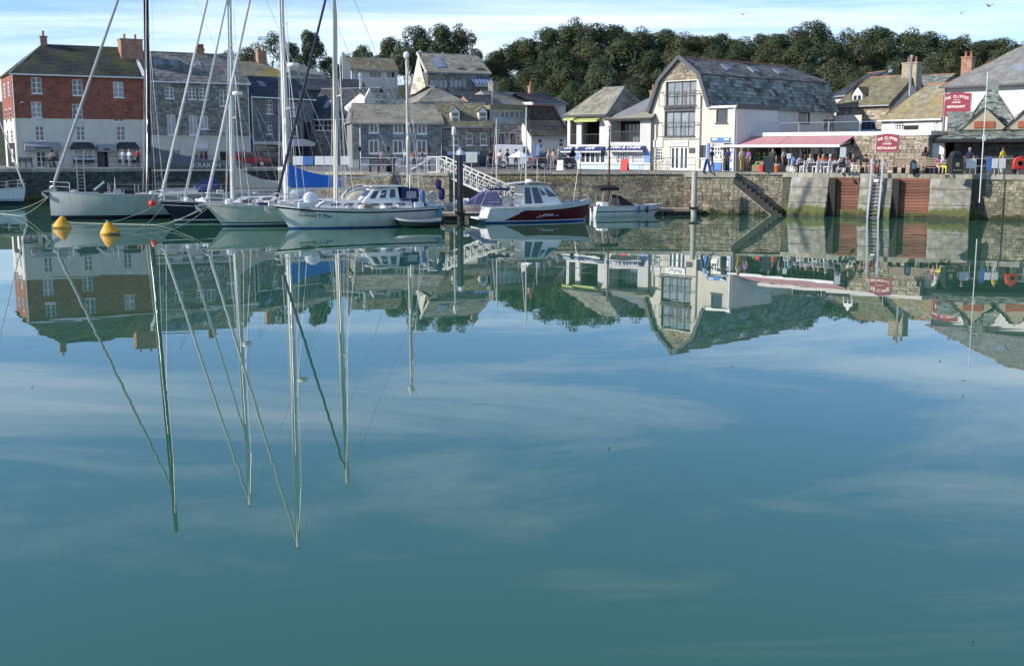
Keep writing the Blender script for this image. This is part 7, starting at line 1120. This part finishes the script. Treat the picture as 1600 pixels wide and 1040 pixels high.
# planters, centre promenade
for x, lb in ((1027, 'clipped green bush in front of the white sign'), (1037, 'clipped green bush beside the entrance doors')): o = bpy.data.objects.new('bush', BU[0]); COL.objects.link(o); p = QY(x, 88.5); o.location = (*p, QZ + .5); o.scale = (.13, .13, .13); tag(o, lb, 'bush', 'bushes before the cream building')
for i, x in enumerate((466, 482, 500, 514, 540)): o = empty('menu_board', (*QY(x, 98), QZ), 0, '%s white board standing on the promenade behind the blue sail cover' % ('first', 'second', 'third', 'fourth', 'fifth')[i] if i != 1 else 'blue board among the white boards behind the blue sail cover', 'sign', 'boards on the promenade'); MB().box(-.42, .42, -.03, .03, .35, 1.1).build('board', M['blue' if i == 1 else 'plastic'], o, bevel=.02); [MB().bar((s_, 0, 0), (s_, 0, .4), .04).build('leg', M['steel'], o) for s_ in (-.35, .35)]
bench(QY(576, 86.2), QY(606, 86), 'dark bench on the promenade before the slate-hung terrace', M['black']); bench(QY(30, 104), QY(52, 104.6), 'dark bench outside the brick building', M['black']); bench(QY(70, 105), QY(88, 105.6), 'second dark bench outside the brick building, nearer the doorway', M['black'])
p = QY(611, 86.5); o = empty('litter_bin', (*p, QZ), 0, 'round black litter bin beside the promenade bench', 'bin'); MB().lathe([(.28, 0), (.3, .1), (.3, .85), (.33, .88), (.33, .95), (.2, 1.12), (.05, 1.2)], (0, 0, 0), 12).build('body', MATS['bin_black'], o, smooth=True)
for x, Y, lb in ((562, 95, 'black lamp standard left of the slate-hung windows'), (607, 95, 'black lamp standard beside the promenade bin'), (671, 95, 'black lamp standard at the right end of the slate-hung terrace')): o = empty('lamp_post', (*QY(x, Y), QZ), 0, lb, 'lamp post', 'promenade lamp standards'); H = hz(229, Y) - QZ; MB().tube([(0, 0, 0), (0, 0, .5), (0, 0, .52), (0, 0, H - .4)], .06, 7, .035).build('column', M['black'], o); MB().lathe([(.03, H - .45), (.1, H - .4), (.15, H - .12), (.17, H - .1), (.03, H + .05), (.02, H + .15)], (0, 0, 0), 8).build('lantern', M['black'], o)
o = empty('parasol', (*QY(812, 93), QZ), 0, 'white parasol standing on the quay left of the cafe', 'parasol'); H = hz(236, 93) - QZ; MB().tube([(0, 0, 0), (0, 0, H)], .03, 6).build('pole', M['alu'], o); MB().lathe([(1.0, H - .5), (.5, H - .22), (.04, H)], (0, 0, 0), 8).build('canopy', M['plastic'], o)
o = empty('feather_flag', (*QY(836, 94), QZ), 0, 'blue and white feather flag left of the cafe', 'flag'); MB().tube([(0, 0, 0), (0, 0, 1.6), (.1, 0, 2.1), (.35, 0, 2.3)], .02, 5).build('pole', M['black'], o); MB().prism([(.02, 1.1), (.3, 1.2), (.42, 1.8), (.35, 2.25), (.1, 2.05), (.03, 1.6)], .02, 'y', -.01).build('flag', mat('flag_blue', (.25, .36, .6), .7, .3, 2), o)
for x, Y, lb in ((737, 92, 'pale green information panel left of the gangway'),): post_sign(x, Y, 238, 254, .9, mat('pale_green_panel', (.6, .66, .56), .6), lb)
# slipway plank and tarpaulin on the promenade edge
o = empty('upturned_kayak', (*QY(656, 83.6), QZ + .5), R(-12), 'pale grey kayak leaning over the promenade rail', 'kayak'); MB().lathe([(.02, -1.3), (.22, -.6), (.27, 0), (.22, .6), (.02, 1.3)], (0, 0, 0), 10, axis='x', sy=.7).build('shell', M['grey'], o, smooth=True); o.rotation_euler = (0, R(-28), R(-12)); MB().lathe([(.2, -.3), (.2, .3)], (0, 0, .12), 8, axis='x', sy=.5).build('cockpit', M['dgrey'], o)
# quay-side ladder on the left wall
o = empty('quay_ladder', (*QY(127, 102), 0), R(17), 'tall ladder posts on the dark quay wall before the brick building', 'ladder'); o.location = (-38.8, 102.9, 0); [MB().bar((x, -.15, .1), (x, -.15, 4.1), .1, .1).build('stile', M['steel'], o) for x in (-.3, .3)]; [MB().bar((-.3, -.15, z * .3), (.3, -.15, z * .3), .04).build('rung', M['steel'], o) for z in range(1, 11)]
# gulls
for x, y, Y, lb in ((1161, 23, 120, 'gull flying above the left part of the wood'), (1546, 10, 110, 'gull flying at the top right of the sky'), (1502, 21, 130, 'small gull flying left of the top right gull')):
    p = at(x, y, Y); o = empty('gull', p, R(x), lb, 'bird', 'gulls in the sky'); MB().lathe([(.0, -.28), (.05, -.2), (.085, 0), (.06, .16), (.035, .26), (0, .32)], (0, 0, 0), 8, axis='x').build('body', mat('gull_grey', (.25, .25, .26), .7), o, smooth=True)
    for s_ in (-1, 1): q = MB(); q.grid([[(.1, 0, .02), (.12, s_ * .3, .2), (.02, s_ * .65, .16)], [(-.1, 0, .02), (-.06, s_ * .3, .19), (-.02, s_ * .66, .155)]]); q.grid([[(.1, 0, .0), (.12, s_ * .3, .185), (.02, s_ * .65, .155)], [(-.1, 0, .0), (-.06, s_ * .3, .175), (-.02, s_ * .66, .15)]]); q.build('wing', MATS['gull_grey'], o, fix=False)
# floating weed scraps on the water
rs = random.Random(21)
for i, (x, y) in enumerate(((50, 604), (1504, 618), (952, 700), (1520, 1003))):
    p = onz(x, y, .012); s_ = rs.uniform(.02, .045) * min(1, p.y / 30); q = MB(); q.prism([(math.cos(t) * s_ * rs.uniform(.5, 1.2), math.sin(t) * s_ * .4 * rs.uniform(.5, 1.2)) for t in [k * .785 for k in range(8)]], .015, 'z', 0); o = q.build('floating_weed', cloth((.03, .03, .02)), None, label='small dark scrap of weed afloat, %s' % ('near the left edge', 'right of centre below the pavilion reflection', 'in mid-water', 'in the near right corner')[i], cat='weed', group='weed scraps on the water'); o.location = p
# grass tufts on the wall head
q = MB(); rs = random.Random(31)
for i in range(420):
    x = rs.choice((rs.uniform(778, 900), rs.uniform(778, 900), rs.uniform(760, 1080))); p, d = wl(x); c = V(p.x, p.y - rs.uniform(.13, .17), rs.uniform(2.25, 2.72)); h_ = rs.uniform(.1, .3); q.face(c, c + V(.03, -.02, 0), c + V(rs.uniform(-.1, .1), -rs.uniform(.05, .18), h_ * rs.choice((1, -1, -.6))))
q.build('grass', mat('dry_grass', (.19, .17, .05), .9, .3, 2, isl=.5), fix=False, label='dry grass and weeds growing from the quay wall below the cafe', cat='grass', kind='stuff')
